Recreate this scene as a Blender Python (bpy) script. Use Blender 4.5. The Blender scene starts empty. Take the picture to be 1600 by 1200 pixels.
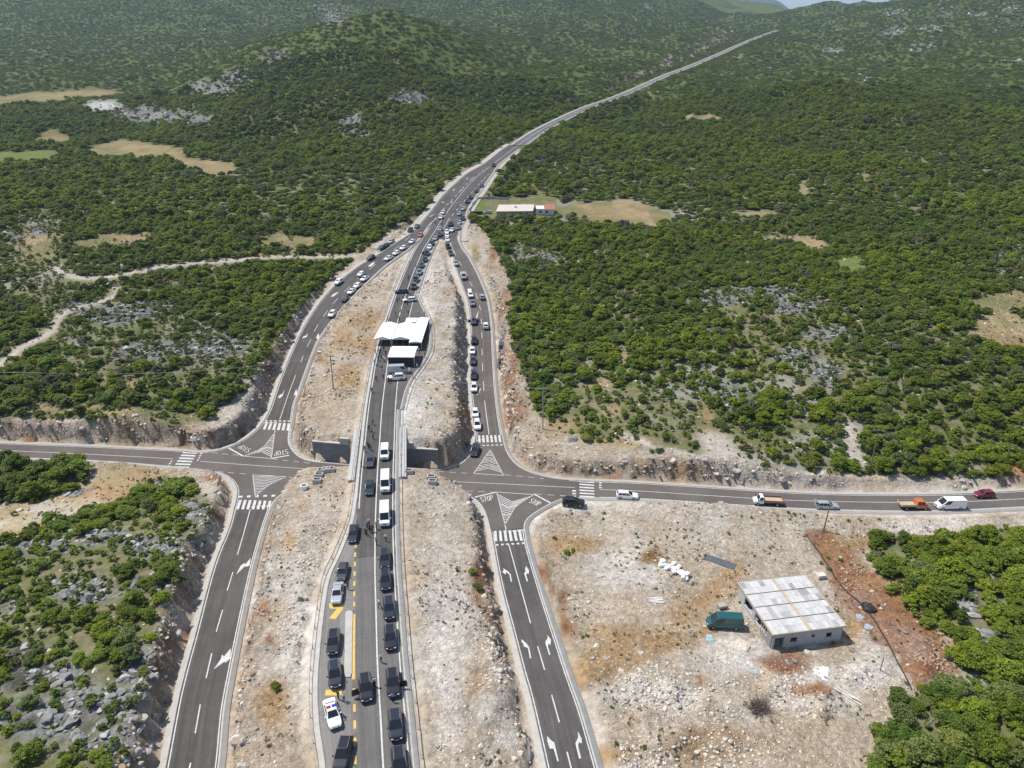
import bpy, bmesh, math, random
import numpy as np
from mathutils import Vector, Matrix
R = math.radians
rng = np.random.default_rng(7)
random.seed(7)
SC = bpy.context.scene
COL = SC.collection

# ------------------------------------------------------------------ camera, sky, sun, exposure
PITCH, FPX, CAMZ = 24.5, 1130.0, 82.0
cam_d = bpy.data.cameras.new('camera'); cam = bpy.data.objects.new('camera', cam_d); COL.objects.link(cam)
cam.location = (0, 0, CAMZ); cam.rotation_euler = (R(90 - PITCH), 0, 0)
cam_d.sensor_width = 36; cam_d.lens = 36 * FPX / 1600; cam_d.clip_start = 1; cam_d.clip_end = 40000
SC.camera = cam
SUN = Vector((-0.45, 0.20, 0.87)).normalized()
W = bpy.data.worlds.new('World'); SC.world = W; W.use_nodes = True
wn = W.node_tree.nodes; wl = W.node_tree.links
sky = wn.new('ShaderNodeTexSky'); sky.sky_type = 'NISHITA'; sky.sun_disc = False
sky.sun_elevation = math.asin(SUN.z); sky.sun_rotation = math.atan2(SUN.x, SUN.y)
sky.altitude = 300; sky.dust_density = 1.0
bgn = wn['Background']; bgn.inputs[1].default_value = 0.10
wl.new(sky.outputs[0], bgn.inputs[0])
sd = bpy.data.lights.new('sun', 'SUN'); sd.energy = 3.7; sd.angle = R(0.5); sd.color = (1, 0.96, 0.90)
so = bpy.data.objects.new('sun', sd); COL.objects.link(so); so.location = (0, 0, 200)
so.rotation_euler = SUN.to_track_quat('Z', 'Y').to_euler()
SC.view_settings.view_transform = 'Standard'; SC.view_settings.look = 'None'
SC.view_settings.exposure = 0.52; SC.view_settings.gamma = 1.0
SC.cycles.max_bounces = 5; SC.cycles.diffuse_bounces = 2; SC.cycles.volume_bounces = 0

# ------------------------------------------------------------------ projection helpers
SP, CP = math.sin(R(PITCH)), math.cos(R(PITCH))
def ray(px, py):
    u = (px - 800) / FPX; v = (600 - py) / FPX
    return np.array([u, CP + v * SP, -SP + v * CP])       # per unit depth
def proj(X, Y, Z):
    dz = Z - CAMZ
    d = Y * CP - dz * SP; v = Y * SP + dz * CP
    d = np.maximum(d, 1e-3)
    return 800 + FPX * X / d, 600 - FPX * v / d, d
def at_z(px, py, z):
    r = ray(px, py); t = (z - CAMZ) / r[2]
    return r[0] * t, r[1] * t
_py = [1260, 1200, 800, 600, 400, 300, 225, 165, 118, 85, 48, 30]
_d = [82.5, 91.5, 139.6, 189, 294, 389, 516, 700, 950, 1250, 1700, 2000]
_Y = []; _Z = []
for a, d in zip(_py, _d):
    r = ray(800, a) * d; _Y.append(r[1]); _Z.append(CAMZ + r[2])
_Z[0] = -0.3
_Y = np.array(_Y); _Z = np.array(_Z)
from_tab = np.linspace(_Y[0], _Y[-1], 1200)
_tabz = np.interp(from_tab, _Y, _Z)
_k = np.hanning(81); _k /= _k.sum()
_pad = np.concatenate([_tabz[0] - (_tabz[40:0:-1] - _tabz[0]), _tabz, 2 * _tabz[-1] - _tabz[-2:-42:-1]])
_tabz = np.convolve(_pad, _k, 'valid')
def zmain(Y): return np.interp(Y, from_tab, _tabz)
ZC = -4.5
def zside(Y):
    Y = np.asarray(Y, float)
    t = np.clip((Y - 166) / (310 - 166), 0, 1); t = t * t * (3 - 2 * t)
    z = ZC + (zmain(Y) - ZC) * t
    return z + np.clip((118 - Y) / 63, 0, 1.3) * 2.0
def on(px, py, zf):
    """first hit of the pixel's ray with the surface z = zf(Y)"""
    r = ray(px, py); ds = np.concatenate([np.arange(50, 600, 2.0), np.arange(600, 4000, 10.0)])
    f = CAMZ + r[2] * ds - zf(r[1] * ds)
    i = int(np.argmax(f < 0)) if (f < 0).any() else len(ds) - 1
    lo, hi = ds[max(i - 1, 0)], ds[i]
    for _ in range(30):
        m = (lo + hi) / 2
        if CAMZ + r[2] * m - zf(r[1] * m) < 0: hi = m
        else: lo = m
    return np.array([r[0] * hi, r[1] * hi])
def smooth(pts, step=1.0):
    """Catmull-Rom through world points, resampled"""
    P = np.array(pts, float); P = np.vstack([2 * P[0] - P[1], P, 2 * P[-1] - P[-2]])
    out = []
    for i in range(1, len(P) - 2):
        p0, p1, p2, p3 = P[i - 1], P[i], P[i + 1], P[i + 2]
        n = max(2, int(np.linalg.norm(p2 - p1) / step))
        t0 = 0; t1 = t0 + max(np.linalg.norm(p1 - p0), 1e-3) ** .5; t2 = t1 + max(np.linalg.norm(p2 - p1), 1e-3) ** .5; t3 = t2 + max(np.linalg.norm(p3 - p2), 1e-3) ** .5
        for t in np.linspace(t1, t2, n, endpoint=False):
            A1 = (t1 - t) / (t1 - t0) * p0 + (t - t0) / (t1 - t0) * p1; A2 = (t2 - t) / (t2 - t1) * p1 + (t - t1) / (t2 - t1) * p2
            A3 = (t3 - t) / (t3 - t2) * p2 + (t - t2) / (t3 - t2) * p3
            B1 = (t2 - t) / (t2 - t0) * A1 + (t - t0) / (t2 - t0) * A2; B2 = (t3 - t) / (t3 - t1) * A2 + (t - t1) / (t3 - t1) * A3
            out.append((t2 - t) / (t2 - t1) * B1 + (t - t1) / (t2 - t1) * B2)
    out.append(P[-2]); return np.array(out)
def resample(P, n):
    s = np.concatenate([[0], np.cumsum(np.linalg.norm(np.diff(P, axis=0), axis=1))])
    t = np.linspace(0, s[-1], n)
    return np.stack([np.interp(t, s, P[:, k]) for k in range(P.shape[1])], 1)
def normals(P):
    t = np.gradient(P, axis=0); t /= np.maximum(np.linalg.norm(t, axis=1, keepdims=True), 1e-9)
    return np.stack([-t[:, 1], t[:, 0]], 1)               # left of travel
def offset(P, d): return P + normals(P) * d
def curve(px, zf, step=1.0): return smooth([on(a, b, zf) for a, b in px], step)
def pip(X, Y, poly):
    inside = np.zeros(X.shape, bool); n = len(poly); j = n - 1
    for i in range(n):
        xi, yi = poly[i]; xj, yj = poly[j]
        if yi != yj:
            c = ((yi > Y) != (yj > Y)) & (X < (xj - xi) * (Y - yi) / (yj - yi) + xi)
            inside ^= c
        j = i
    return inside
def hash2(ix, iy, s):
    h = (ix.astype(np.int64) * 374761393 + iy.astype(np.int64) * 668265263 + s * 974634777) & 0x7fffffff
    h = (h ^ (h >> 13)) * 1274126177 & 0x7fffffff
    return ((h ^ (h >> 16)) & 0xffff) / 65535.0
def vnoise(x, y, s=0):
    ix = np.floor(x); iy = np.floor(y); fx = x - ix; fy = y - iy
    fx = fx * fx * (3 - 2 * fx); fy = fy * fy * (3 - 2 * fy)
    a = hash2(ix, iy, s); b = hash2(ix + 1, iy, s); c = hash2(ix, iy + 1, s); d = hash2(ix + 1, iy + 1, s)
    return (a + (b - a) * fx) * (1 - fy) + (c + (d - c) * fx) * fy
def fbm(x, y, s=0, o=4):
    v = 0; a = .5; n = 0
    for k in range(o):
        v = v + a * vnoise(x, y, s + k * 17); n += a; a *= .5; x = x * 2.03 + 11.3; y = y * 2.03 + 5.7
    return v / n

# ------------------------------------------------------------------ materials
def mat(name, col, rough=.8, metal=0, var=.12, scale=3.0, bump=0.0, rnd=0.0, spec=.3, coat=0.0):
    m = bpy.data.materials.new(name); m.use_nodes = True; nt = m.node_tree; n = nt.nodes; l = nt.links
    b = n['Principled BSDF']; b.inputs['Roughness'].default_value = rough; b.inputs['Metallic'].default_value = metal
    b.inputs['Specular IOR Level'].default_value = spec
    if coat: b.inputs['Coat Weight'].default_value = coat; b.inputs['Coat Roughness'].default_value = .05
    tc = n.new('ShaderNodeTexCoord'); nz = n.new('ShaderNodeTexNoise'); nz.inputs['Scale'].default_value = scale; nz.inputs['Detail'].default_value = 6
    l.new(tc.outputs['Object'], nz.inputs['Vector'])
    mp = n.new('ShaderNodeMapRange'); mp.inputs[1].default_value = .25; mp.inputs[2].default_value = .75
    mp.inputs[3].default_value = 1 - var; mp.inputs[4].default_value = 1 + var
    l.new(nz.outputs[0], mp.inputs[0])
    mx = n.new('ShaderNodeVectorMath'); mx.operation = 'SCALE'; mx.inputs[0].default_value = col[:3]
    l.new(mp.outputs[0], mx.inputs['Scale']); l.new(mx.outputs[0], b.inputs['Base Color'])
    if bump:
        bp = n.new('ShaderNodeBump'); bp.inputs['Strength'].default_value = bump; bp.inputs['Distance'].default_value = .1
        l.new(nz.outputs[0], bp.inputs['Height']); l.new(bp.outputs[0], b.inputs['Normal'])
    return m
def road_mat(name, col, dust=(.36, .31, .25), lanes=2):
    m = bpy.data.materials.new(name); m.use_nodes = True; nt = m.node_tree; n = nt.nodes; l = nt.links; b = n['Principled BSDF']; b.inputs['Roughness'].default_value = .88; b.inputs['Specular IOR Level'].default_value = .25
    ac = n.new('ShaderNodeAttribute'); ac.attribute_name = 'across'; al = n.new('ShaderNodeAttribute'); al.attribute_name = 'along'; tc = n.new('ShaderNodeTexCoord')
    def nz(sc, det, vec):
        q = n.new('ShaderNodeTexNoise'); q.inputs['Scale'].default_value = sc; q.inputs['Detail'].default_value = det; l.new(vec, q.inputs['Vector']); return q.outputs[0]
    def mr(s, a, b_, c, d):
        q = n.new('ShaderNodeMapRange'); q.inputs[1].default_value = a; q.inputs[2].default_value = b_; q.inputs[3].default_value = c; q.inputs[4].default_value = d; l.new(s, q.inputs[0]); return q.outputs[0]
    def mt(op, a, b_):
        q = n.new('ShaderNodeMath'); q.operation = op
        for k, v in enumerate((a, b_)):
            if isinstance(v, (int, float)): q.inputs[k].default_value = v
            else: l.new(v, q.inputs[k])
        return q.outputs[0]
    cv = n.new('ShaderNodeCombineXYZ'); l.new(mt('MULTIPLY', ac.outputs['Fac'], 9.0), cv.inputs[0]); l.new(mt('MULTIPLY', al.outputs['Fac'], .035), cv.inputs[1])
    streak = mr(nz(1.6, 4, cv.outputs[0]), .3, .7, .84, 1.18); patch = mr(nz(.11, 5, tc.outputs['Object']), .35, .65, .88, 1.13); fine = mr(nz(2.5, 3, tc.outputs['Object']), .3, .7, .92, 1.08)
    wh = mt('SINE', mt('MULTIPLY', ac.outputs['Fac'], 6.2832 * lanes * 2), 0); f = mt('MULTIPLY', mt('MULTIPLY', streak, patch), mt('MULTIPLY', fine, mr(wh, -1, 1, .94, 1.06)))
    sc = n.new('ShaderNodeVectorMath'); sc.operation = 'SCALE'; sc.inputs[0].default_value = col; l.new(f, sc.inputs['Scale'])
    edge = mr(mt('ABSOLUTE', mt('SUBTRACT', ac.outputs['Fac'], .5), 0), .40, .5, 0, 1); dn = mr(nz(.5, 5, tc.outputs['Object']), .42, .72, 0, .8)
    mx = n.new('ShaderNodeMix'); mx.data_type = 'RGBA'; l.new(mt('MULTIPLY', dn, mr(edge, 0, 1, .06, .75)), mx.inputs[0]); l.new(sc.outputs[0], mx.inputs[6]); mx.inputs[7].default_value = (*dust, 1); l.new(mx.outputs[2], b.inputs['Base Color'])
    return m
def leaf_mat(name, col, dv=.35, hue=.5):
    m = bpy.data.materials.new(name); m.use_nodes = True; nt = m.node_tree; n = nt.nodes; l = nt.links
    b = n['Principled BSDF']; b.inputs['Roughness'].default_value = .6; b.inputs['Specular IOR Level'].default_value = .15
    oi = n.new('ShaderNodeObjectInfo'); ge = n.new('ShaderNodeNewGeometry')
    m1 = n.new('ShaderNodeMapRange'); m1.inputs[3].default_value = 1 - dv; m1.inputs[4].default_value = 1 + dv; l.new(oi.outputs['Random'], m1.inputs[0])
    m2 = n.new('ShaderNodeMapRange'); m2.inputs[3].default_value = .5; m2.inputs[4].default_value = 1.5; l.new(ge.outputs['Random Per Island'], m2.inputs[0])
    mu = n.new('ShaderNodeMath'); mu.operation = 'MULTIPLY'; l.new(m1.outputs[0], mu.inputs[0]); l.new(m2.outputs[0], mu.inputs[1])
    mixc = n.new('ShaderNodeMix'); mixc.data_type = 'RGBA'
    mixc.inputs[6].default_value = (col[0] * .84, col[1] * .92, col[2] * 1.2, 1); mixc.inputs[7].default_value = (col[0] * 1.14, col[1] * 1.06, col[2] * .85, 1)
    f = n.new('ShaderNodeMath'); f.operation = 'FRACT'; f2 = n.new('ShaderNodeMath'); f2.operation = 'MULTIPLY'; f2.inputs[1].default_value = 7.31
    l.new(oi.outputs['Random'], f2.inputs[0]); l.new(f2.outputs[0], f.inputs[0]); l.new(f.outputs[0], mixc.inputs[0])
    mx = n.new('ShaderNodeVectorMath'); mx.operation = 'SCALE'; l.new(mixc.outputs[2], mx.inputs[0]); l.new(mu.outputs[0], mx.inputs['Scale'])
    l.new(mx.outputs[0], b.inputs['Base Color'])
    tr = n.new('ShaderNodeBsdfTranslucent'); l.new(mx.outputs[0], tr.inputs[0])
    ms = n.new('ShaderNodeMixShader'); ms.inputs[0].default_value = .36
    l.new(b.outputs[0], ms.inputs[1]); l.new(tr.outputs[0], ms.inputs[2]); l.new(ms.outputs[0], n['Material Output'].inputs[0])
    return m
M = {}
M['asphalt'] = road_mat('asphalt', (.084, .077, .071))
M['asphalt_pale'] = road_mat('asphalt_pale', (.20, .19, .175), lanes=1)
M['asphalt_brown'] = road_mat('asphalt_brown', (.110, .096, .085))
M['asphalt_mid'] = road_mat('asphalt_mid', (.13, .123, .115))
M['asphalt_far'] = road_mat('asphalt_far', (.11, .11, .115))
M['white_paint'] = mat('white_paint', (.55, .54, .515), .7, var=.32, scale=3.5)
M['yellow_paint'] = mat('yellow_paint', (.62, .43, .12), .7, var=.15, scale=2)
M['kerb'] = mat('kerb', (.44, .42, .385), .85, var=.12, scale=1.0)
M['verge'] = mat('verge', (.40, .355, .30), .95, var=.15, scale=.5, bump=.2)
M['concrete'] = mat('concrete', (.45, .435, .41), .85, var=.15, scale=1.2, bump=.1)
M['concrete_shaded'] = mat('concrete_shaded', (.22, .225, .235), .85, var=.25, scale=1.0, bump=.2)  # concrete with the shade of the bridge walls put into its colour
M['steel'] = mat('steel', (.38, .38, .38), .5, .5, var=.15, scale=2)
M['wood'] = mat('wood', (.20, .165, .13), .85, var=.25, scale=4)
M['plank'] = mat('plank', (.48, .38, .27), .8, var=.25, scale=4)
M['bark'] = mat('bark', (.10, .08, .06), .9, var=.3, scale=5)
M['wire'] = mat('wire', (.06, .06, .06), .6, var=.05)
M['wire_bright'] = mat('wire_bright', (.5, .5, .5), .4, .6, var=.05)
M['canvas'] = mat('canvas', (.82, .82, .80), .75, var=.04, scale=.8)
M['tent_shade_dark_cover'] = mat('tent_shade_dark_cover', (.035, .03, .032), .85, var=.2, scale=1)  # black that paints the shade of the tents; also the dark trailer covers
M['tyre'] = mat('tyre', (.02, .02, .02), .8, var=.1)
M['rim'] = mat('rim', (.35, .35, .36), .35, .8, var=.1)
M['glass'] = mat('glass', (.015, .018, .022), .08, var=.1, spec=.6)
M['headlight'] = mat('headlight', (.75, .77, .78), .1, var=.05, spec=.6)
M['taillight'] = mat('taillight', (.35, .02, .02), .2, var=.05)
M['plate'] = mat('plate', (.75, .75, .72), .5, var=.03)
M['grille'] = mat('grille', (.02, .02, .022), .4, var=.1)
M['black_plastic'] = mat('black_plastic', (.03, .028, .03), .55, var=.3, scale=2)
PAINT = dict(black=(.010, .010, .014), navy=(.014, .018, .03), charcoal=(.045, .05, .056), silver=(.42, .44, .46), grey=(.22, .23, .25), white=(.80, .80, .79),
             green=(.012, .03, .022), teal=(.012, .085, .082), red=(.20, .012, .03), orange=(.52, .145, .035), blue=(.03, .05, .10), olive=(.055, .06, .045))
for k, c in PAINT.items():
    M['paint_' + k] = mat('paint_' + k, c, .28, .25 if k in ('silver', 'grey') else 0, var=.03, scale=1, spec=.5, coat=.6)

# ------------------------------------------------------------------ object helpers
def tag(o, label=None, cat=None, group=None, kind=None):
    if label: o['label'] = label
    if cat: o['category'] = cat
    if group: o['group'] = group
    if kind: o['kind'] = kind
    return o
def link(name, me, mats=(), parent=None, loc=None, rz=0):
    o = bpy.data.objects.new(name, me); COL.objects.link(o)
    if me is not None and not me.materials:
        for m in mats: me.materials.append(m)
    if parent is not None: o.parent = parent
    if loc is not None: o.location = loc
    if rz: o.rotation_euler = (0, 0, rz)
    return o
def empty(name, loc, rz=0):
    o = bpy.data.objects.new(name, None); COL.objects.link(o); o.location = loc; o.rotation_euler = (0, 0, rz); o.empty_display_size = .5
    return o
def mesh(name, V, F, midx=None, smooth_=False):
    me = bpy.data.meshes.new(name)
    V = np.asarray(V, np.float32).reshape(-1, 3)
    if isinstance(F, np.ndarray) and F.ndim == 2:
        n, k = F.shape
        me.vertices.add(len(V)); me.vertices.foreach_set('co', V.ravel())
        me.loops.add(n * k); me.loops.foreach_set('vertex_index', F.astype(np.int32).ravel())
        me.polygons.add(n); me.polygons.foreach_set('loop_start', np.arange(0, n * k, k, dtype=np.int32))
        me.update(calc_edges=True)
    else:
        me.from_pydata([tuple(map(float, v)) for v in V], [], [tuple(f) for f in F])
    if midx is not None: me.polygons.foreach_set('material_index', np.asarray(midx, np.int32))
    if smooth_: me.polygons.foreach_set('use_smooth', np.ones(len(me.polygons), bool))
    me.update(); return me
class MB:
    """collects boxes, tubes, quads into one mesh, with material indices"""
    def __init__(s): s.v = []; s.f = []; s.m = []
    def add(s, V, F, m=0):
        b = len(s.v); s.v += [tuple(map(float, v)) for v in V]; s.f += [tuple(i + b for i in f) for f in F]; s.m += [m] * len(F); return s
    def box(s, c, d, m=0, rz=0, taper=1.0):
        x, y, z = d[0] / 2, d[1] / 2, d[2] / 2; ca, sa = math.cos(rz), math.sin(rz); V = []
        for sz in (-1, 1):
            k = taper if sz > 0 else 1
            for sx, sy in ((-1, -1), (1, -1), (1, 1), (-1, 1)):
                X, Y = sx * x * k, sy * y * k; V.append((c[0] + X * ca - Y * sa, c[1] + X * sa + Y * ca, c[2] + sz * z))
        return s.add(V, [(3, 2, 1, 0), (4, 5, 6, 7), (0, 1, 5, 4), (1, 2, 6, 5), (2, 3, 7, 6), (3, 0, 4, 7)], m)
    def tube(s, P, r, n=8, m=0, cap=True):
        P = [Vector(p) for p in P]; rr = r if isinstance(r, (list, tuple)) else [r] * len(P); V = []; F = []
        for i, p in enumerate(P):
            t = (P[min(i + 1, len(P) - 1)] - P[max(i - 1, 0)]).normalized()
            a = t.cross(Vector((0, 0, 1)) if abs(t.z) < .9 else Vector((1, 0, 0))).normalized(); b = t.cross(a)
            for k in range(n):
                an = 2 * math.pi * k / n; V.append(p + (a * math.cos(an) + b * math.sin(an)) * rr[i])
        for i in range(len(P) - 1):
            for k in range(n): F.append((i * n + k, i * n + (k + 1) % n, (i + 1) * n + (k + 1) % n, (i + 1) * n + k))
        if cap: F.append(tuple(range(n - 1, -1, -1))); F.append(tuple((len(P) - 1) * n + k for k in range(n)))
        return s.add(V, F, m)
    def quad(s, a, b, c, d, m=0): return s.add([a, b, c, d], [(0, 1, 2, 3)], m)
    def mesh(s, name, sm=False): return mesh(name, s.v, s.f, s.m, sm)
    def build(s, name, mats, parent=None, loc=None, rz=0, sm=False):
        return link(name, s.mesh(name, sm), mats if isinstance(mats, (list, tuple)) else [mats], parent, loc, rz)
def copy_tree(o, parent=None):
    c = o.copy(); COL.objects.link(c)
    if parent is not None: c.parent = parent
    for ch in list(o.children): copy_tree(ch, c)
    return c

# ------------------------------------------------------------------ road curves (traced on the road surfaces)
MAINPX = [(603, 1245), (599, 1200), (595, 1125), (590, 1042), (587.5, 955), (586, 900), (586, 850), (587, 800), (590, 735), (592.5, 700), (597, 637), (602, 595), (607, 560), (620, 507), (634, 460), (647.5, 422), (654, 407), (662, 389), (680, 360), (690, 344), (710, 316), (740, 281), (770, 257), (800, 234), (840, 206), (880, 185), (920, 167), (960, 153), (1000, 136), (1040, 118), (1080, 103), (1120, 86), (1160, 68), (1190, 56), (1215, 47)]
main_c = curve(MAINPX, zmain, 1.5)
E1a = [(-60, 689), (0, 692.6), (140, 698), (284, 705), (308, 707), (336, 705), (360, 698), (380, 688), (400, 673), (412, 659)]
E1b = [(412, 659), (420, 645), (436, 600), (454, 555), (475, 510), (500, 472), (525, 444), (560, 416), (585, 401), (622, 377), (640, 365), (656, 349)]
E2b = [(455, 658), (459, 632), (467, 610), (485, 560), (497, 532), (522, 497), (550, 465), (575, 440), (600, 417), (620, 402), (640, 388), (658, 369), (668, 356)]
E2a = [(455, 658), (450, 680), (450, 692), (456, 704), (468, 715), (484, 721), (510, 724), (546, 727), (564, 728)]
E3a = [(612, 731), (640, 733), (680, 735), (700, 733), (720, 726), (734, 714), (740, 700), (743, 686)]
E3b = [(743, 686), (744, 675), (737, 615), (736, 550), (735, 500), (731, 472), (722, 447), (710, 412), (707, 391), (703, 379), (699, 366)]
E4b = [(784, 680), (780, 660), (774, 612), (770, 550), (767, 500), (760, 462), (747, 430), (731, 400), (722, 388), (717, 377), (716, 368)]
E4a = [(784, 680), (787, 694), (792, 708), (802, 722), (816, 733), (836, 741), (860, 747), (880, 749.6), (1000, 755), (1240, 770), (1330, 773), (1465, 773), (1600, 767), (1660, 763)]
E5a = [(-60, 713), (0, 715), (140, 720), (200, 724), (270, 730), (300, 733), (330, 737), (350, 742), (364, 752), (371, 764), (370, 780), (367, 792)]
E5b = [(367, 792), (360, 820), (337, 878), (305, 996), (283, 1079), (260, 1197), (250, 1245)]
E6b = [(422, 792), (412, 820), (396, 876), (377, 961), (360, 1046), (349, 1106), (340, 1197), (332, 1245)]
E6a = [(422, 792), (428, 782), (440, 772), (460, 762), (488, 755), (520, 757), (560, 759)]
E7a = [(615, 760), (640, 761), (680, 763), (690, 765), (712, 767), (732, 774), (748, 784), (759, 800), (763, 812), (768, 832)]
E7b = [(768, 832), (771, 849), (784, 917), (801, 982), (822, 1063), (827, 1079), (854, 1197), (864, 1245)]
E8b = [(819, 830), (822, 849), (837, 902), (857.5, 967), (889, 1063), (905, 1107), (931, 1197), (945, 1245)]
E8a = [(819, 830), (818, 820), (824, 810), (840, 798), (860, 787), (880, 779), (930, 778), (1000, 780), (1240, 795), (1375, 799), (1465, 799), (1600, 793), (1660, 790)]
FL = [(640, 366), (656, 349), (674, 328), (689, 308), (710, 287), (729, 271), (755, 256), (782, 235), (797, 225)]
FR = [(717, 377), (719, 357), (726, 343), (731, 328), (740, 313), (753, 295), (768, 274), (780, 257), (810, 233)]
def sidez(Y): return zside(Y)
K = {k: curve(v, zside) for k, v in dict(E1a=E1a, E1b=E1b, E2a=E2a, E2b=E2b, E3a=E3a, E3b=E3b, E4a=E4a, E4b=E4b, E5a=E5a, E5b=E5b, E6a=E6a, E6b=E6b, E7a=E7a, E7b=E7b, E8a=E8a, E8b=E8b).items()}
K['FL'] = curve(FL, zmain); K['FR'] = curve(FR, zmain)
far0 = int(np.argmax(main_c[:, 1] > K['FL'][-1][1]))
far_c = main_c[far0 - 4:]
HWF = np.interp(far_c[:, 1], [500, 640, 900], [5.2, 4.3, 3.5])
near_n = int(np.argmax(main_c[:, 1] > 330)); near_c = main_c[:near_n]
HWM = 3.65
LB = curve([(513, 1245), (507, 1180), (500, 1137), (497, 1075), (501, 1012), (509, 942), (517, 900), (530, 872), (545, 835), (553, 812), (558, 780)], zmain)
RB = curve([(625, 640), (632, 612), (640, 594), (655, 573), (668, 550), (671, 520), (666, 497), (655, 472), (650, 460)], zmain)
def mainx(Y): return np.interp(Y, main_c[:, 1], main_c[:, 0])
POLYS = []      # (outline, zf, layer)
crossP = np.vstack([K['E1a'], K['E2a'], K['E3a'], K['E4a'], K['E8a'][::-1], K['E7a'][::-1], K['E6a'][::-1], K['E5a'][::-1]])
# E1a ends at ramp mouth left, E2a starts at mouth right ; E3a ends mouth left, E4a starts mouth right ; lower ones likewise
POLYS.append((crossP, zside, 'cross'))
for a, b in (('E1b', 'E2b'), ('E3b', 'E4b'), ('E5b', 'E6b'), ('E7b', 'E8b')):
    POLYS.append((np.vstack([K[a], K[b][::-1]]), zside, a))
POLYS.append((np.vstack([K['FL'], K['FR'][::-1]]), zmain, 'merge'))
POLYS.append((np.vstack([offset(near_c, HWM), offset(near_c, -HWM)[::-1]]), zmain, 'main'))
POLYS.append((np.vstack([offset(far_c, 1) * 0 + far_c + normals(far_c) * HWF[:, None], (far_c - normals(far_c) * HWF[:, None])[::-1]]), zmain, 'far'))
_r = LB[:, 1]; bayL = np.vstack([LB, np.stack([mainx(_r) - 3.5, _r], 1)[::-1]]); POLYS.append((bayL, zmain, 'bayL'))
_r = RB[:, 1]; bayR = np.vstack([RB, np.stack([mainx(_r) + 3.5, _r], 1)[::-1]]); POLYS.append((bayR, zmain, 'bayR'))

# ------------------------------------------------------------------ terrain
def cp(px, py, d):
    r = ray(px, py) * d; return (r[0], r[1], CAMZ + r[2])
CTRL = [cp(*c) for c in [
    (600, 22, 800), (600, 90, 720), (600, 150, 620), (600, 250, 470), (450, 150, 640), (350, 150, 690), (300, 200, 590), (400, 250, 470), (700, 100, 760), (800, 150, 700), (500, 60, 780), (430, 85, 760), (560, 30, 800), (650, 35, 800), (700, 55, 800), (750, 85, 800),
    (330, 110, 800), (200, 240, 500), (50, 240, 500), (200, 330, 340), (50, 330, 335), (100, 150, 800), (-100, 150, 800), (300, 130, 820), (100, 100, 1100), (300, 90, 1150), (100, 0, 1800), (350, 0, 1800), (500, 10, 1800), (0, -100, 2500), (400, -100, 2500), (-200, 0, 1700), (-200, -100, 2400), (-200, 250, 480),
    (700, 0, 1900), (780, 40, 1500), (900, 60, 1300), (900, 0, 1900), (860, 100, 1050), (900, -70, 2500), (1000, 60, 1400), (1030, 20, 2000), (1100, 45, 1650), (1085, -2, 2400), (1130, 15, 2500), (1180, 25, 2600), (1232, 30, 2500), (1260, 34, 2400), (1300, 14, 2150), (1335, 3, 2100), (1365, 10, 2000), (1430, 1, 1900), (1500, -6, 1800), (1600, -8, 1700), (1750, -8, 1700),
    (1200, 150, 720), (1300, 100, 1050), (1300, 60, 1400), (1450, 60, 1250), (1200, 250, 470), (1200, 350, 335), (1500, 150, 680), (1500, 250, 455), (1500, 350, 320), (1500, 450, 247), (1500, 600, 187), (1100, 600, 190), (1000, 450, 252), (1750, 300, 370), (1750, 100, 950), (900, 330, 352), (830, 260, 450), (1000, 200, 590),
    (300, 420, 275), (100, 500, 228), (300, 560, 204), (-100, 500, 228), (420, 400, 290), (-100, 330, 335)]]
CTRL += [(x, y, z) for x, y, z in [(-150, 1300, 110), (-120, 1050, 100)]]
def wp(px, py, z): x, y = at_z(px, py, z); return (x, y, z)
CTRL += [wp(1100, 685, 1.3), (wp(1000, 685, 1.1)), wp(900, 670, .6), wp(840, 640, 0), wp(820, 560, 2.4), wp(810, 480, 4.4), wp(790, 420, 6.6), wp(770, 375, 9), wp(1300, 725, -1.4), wp(1500, 740, -2.7), wp(1700, 735, -2.8), wp(1250, 650, 2), wp(1650, 650, 1.5),
         wp(870, 800, -4.6), wp(842, 818, -4.6), wp(850, 870, -4.5), wp(885, 950, -4.2), wp(930, 790, -4.6), wp(1000, 830, -4.4), wp(1300, 830, -4.4), wp(1550, 840, -4.3), wp(950, 950, -4.2), wp(1200, 960, -4.4), wp(1450, 960, -4.0), wp(960, 1150, -3.0), wp(1200, 1150, -3.6), wp(1500, 1150, -3.2), wp(1700, 1000, -3.5), wp(1000, 1260, -2.6), wp(1600, 1300, -2.8),
         wp(0, 640, 1.3), wp(150, 645, 1.1), wp(330, 635, .6), wp(420, 540, .7), wp(500, 440, 3.6), wp(-150, 645, 1.3), wp(200, 690, .6),
         wp(-100, 735, -4.8), wp(0, 740, -4.8), wp(130, 745, -4.6), wp(230, 745, -4.2), wp(0, 850, -1.5), wp(150, 820, -2.0), wp(300, 790, -1.5), wp(250, 850, .3), wp(320, 840, 0.2), wp(200, 930, .9), wp(260, 930, 1.0), wp(220, 1030, 1.4), wp(80, 950, .5), wp(50, 1050, 1.5), wp(180, 1130, 1.7), wp(0, 1250, 1.6), wp(200, 1290, 1.6), wp(-150, 1000, 0),
         wp(470, 850, .2), wp(440, 1000, -.1), wp(420, 1150, -.3), wp(530, 800, 1), wp(720, 850, .4), wp(730, 1000, 0), wp(760, 1150, -.2), wp(680, 800, 1.2), wp(640, 1250, -.2), wp(480, 1290, -.2), wp(760, 1290, -.3),
         wp(540, 640, 2.8), wp(500, 600, 2.5), wp(520, 560, 3.6), wp(560, 500, 5), wp(600, 440, 6.2), wp(680, 640, 2.9), wp(690, 560, 3.8), wp(690, 470, 5.6), wp(685, 410, 7.2)]
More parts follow.
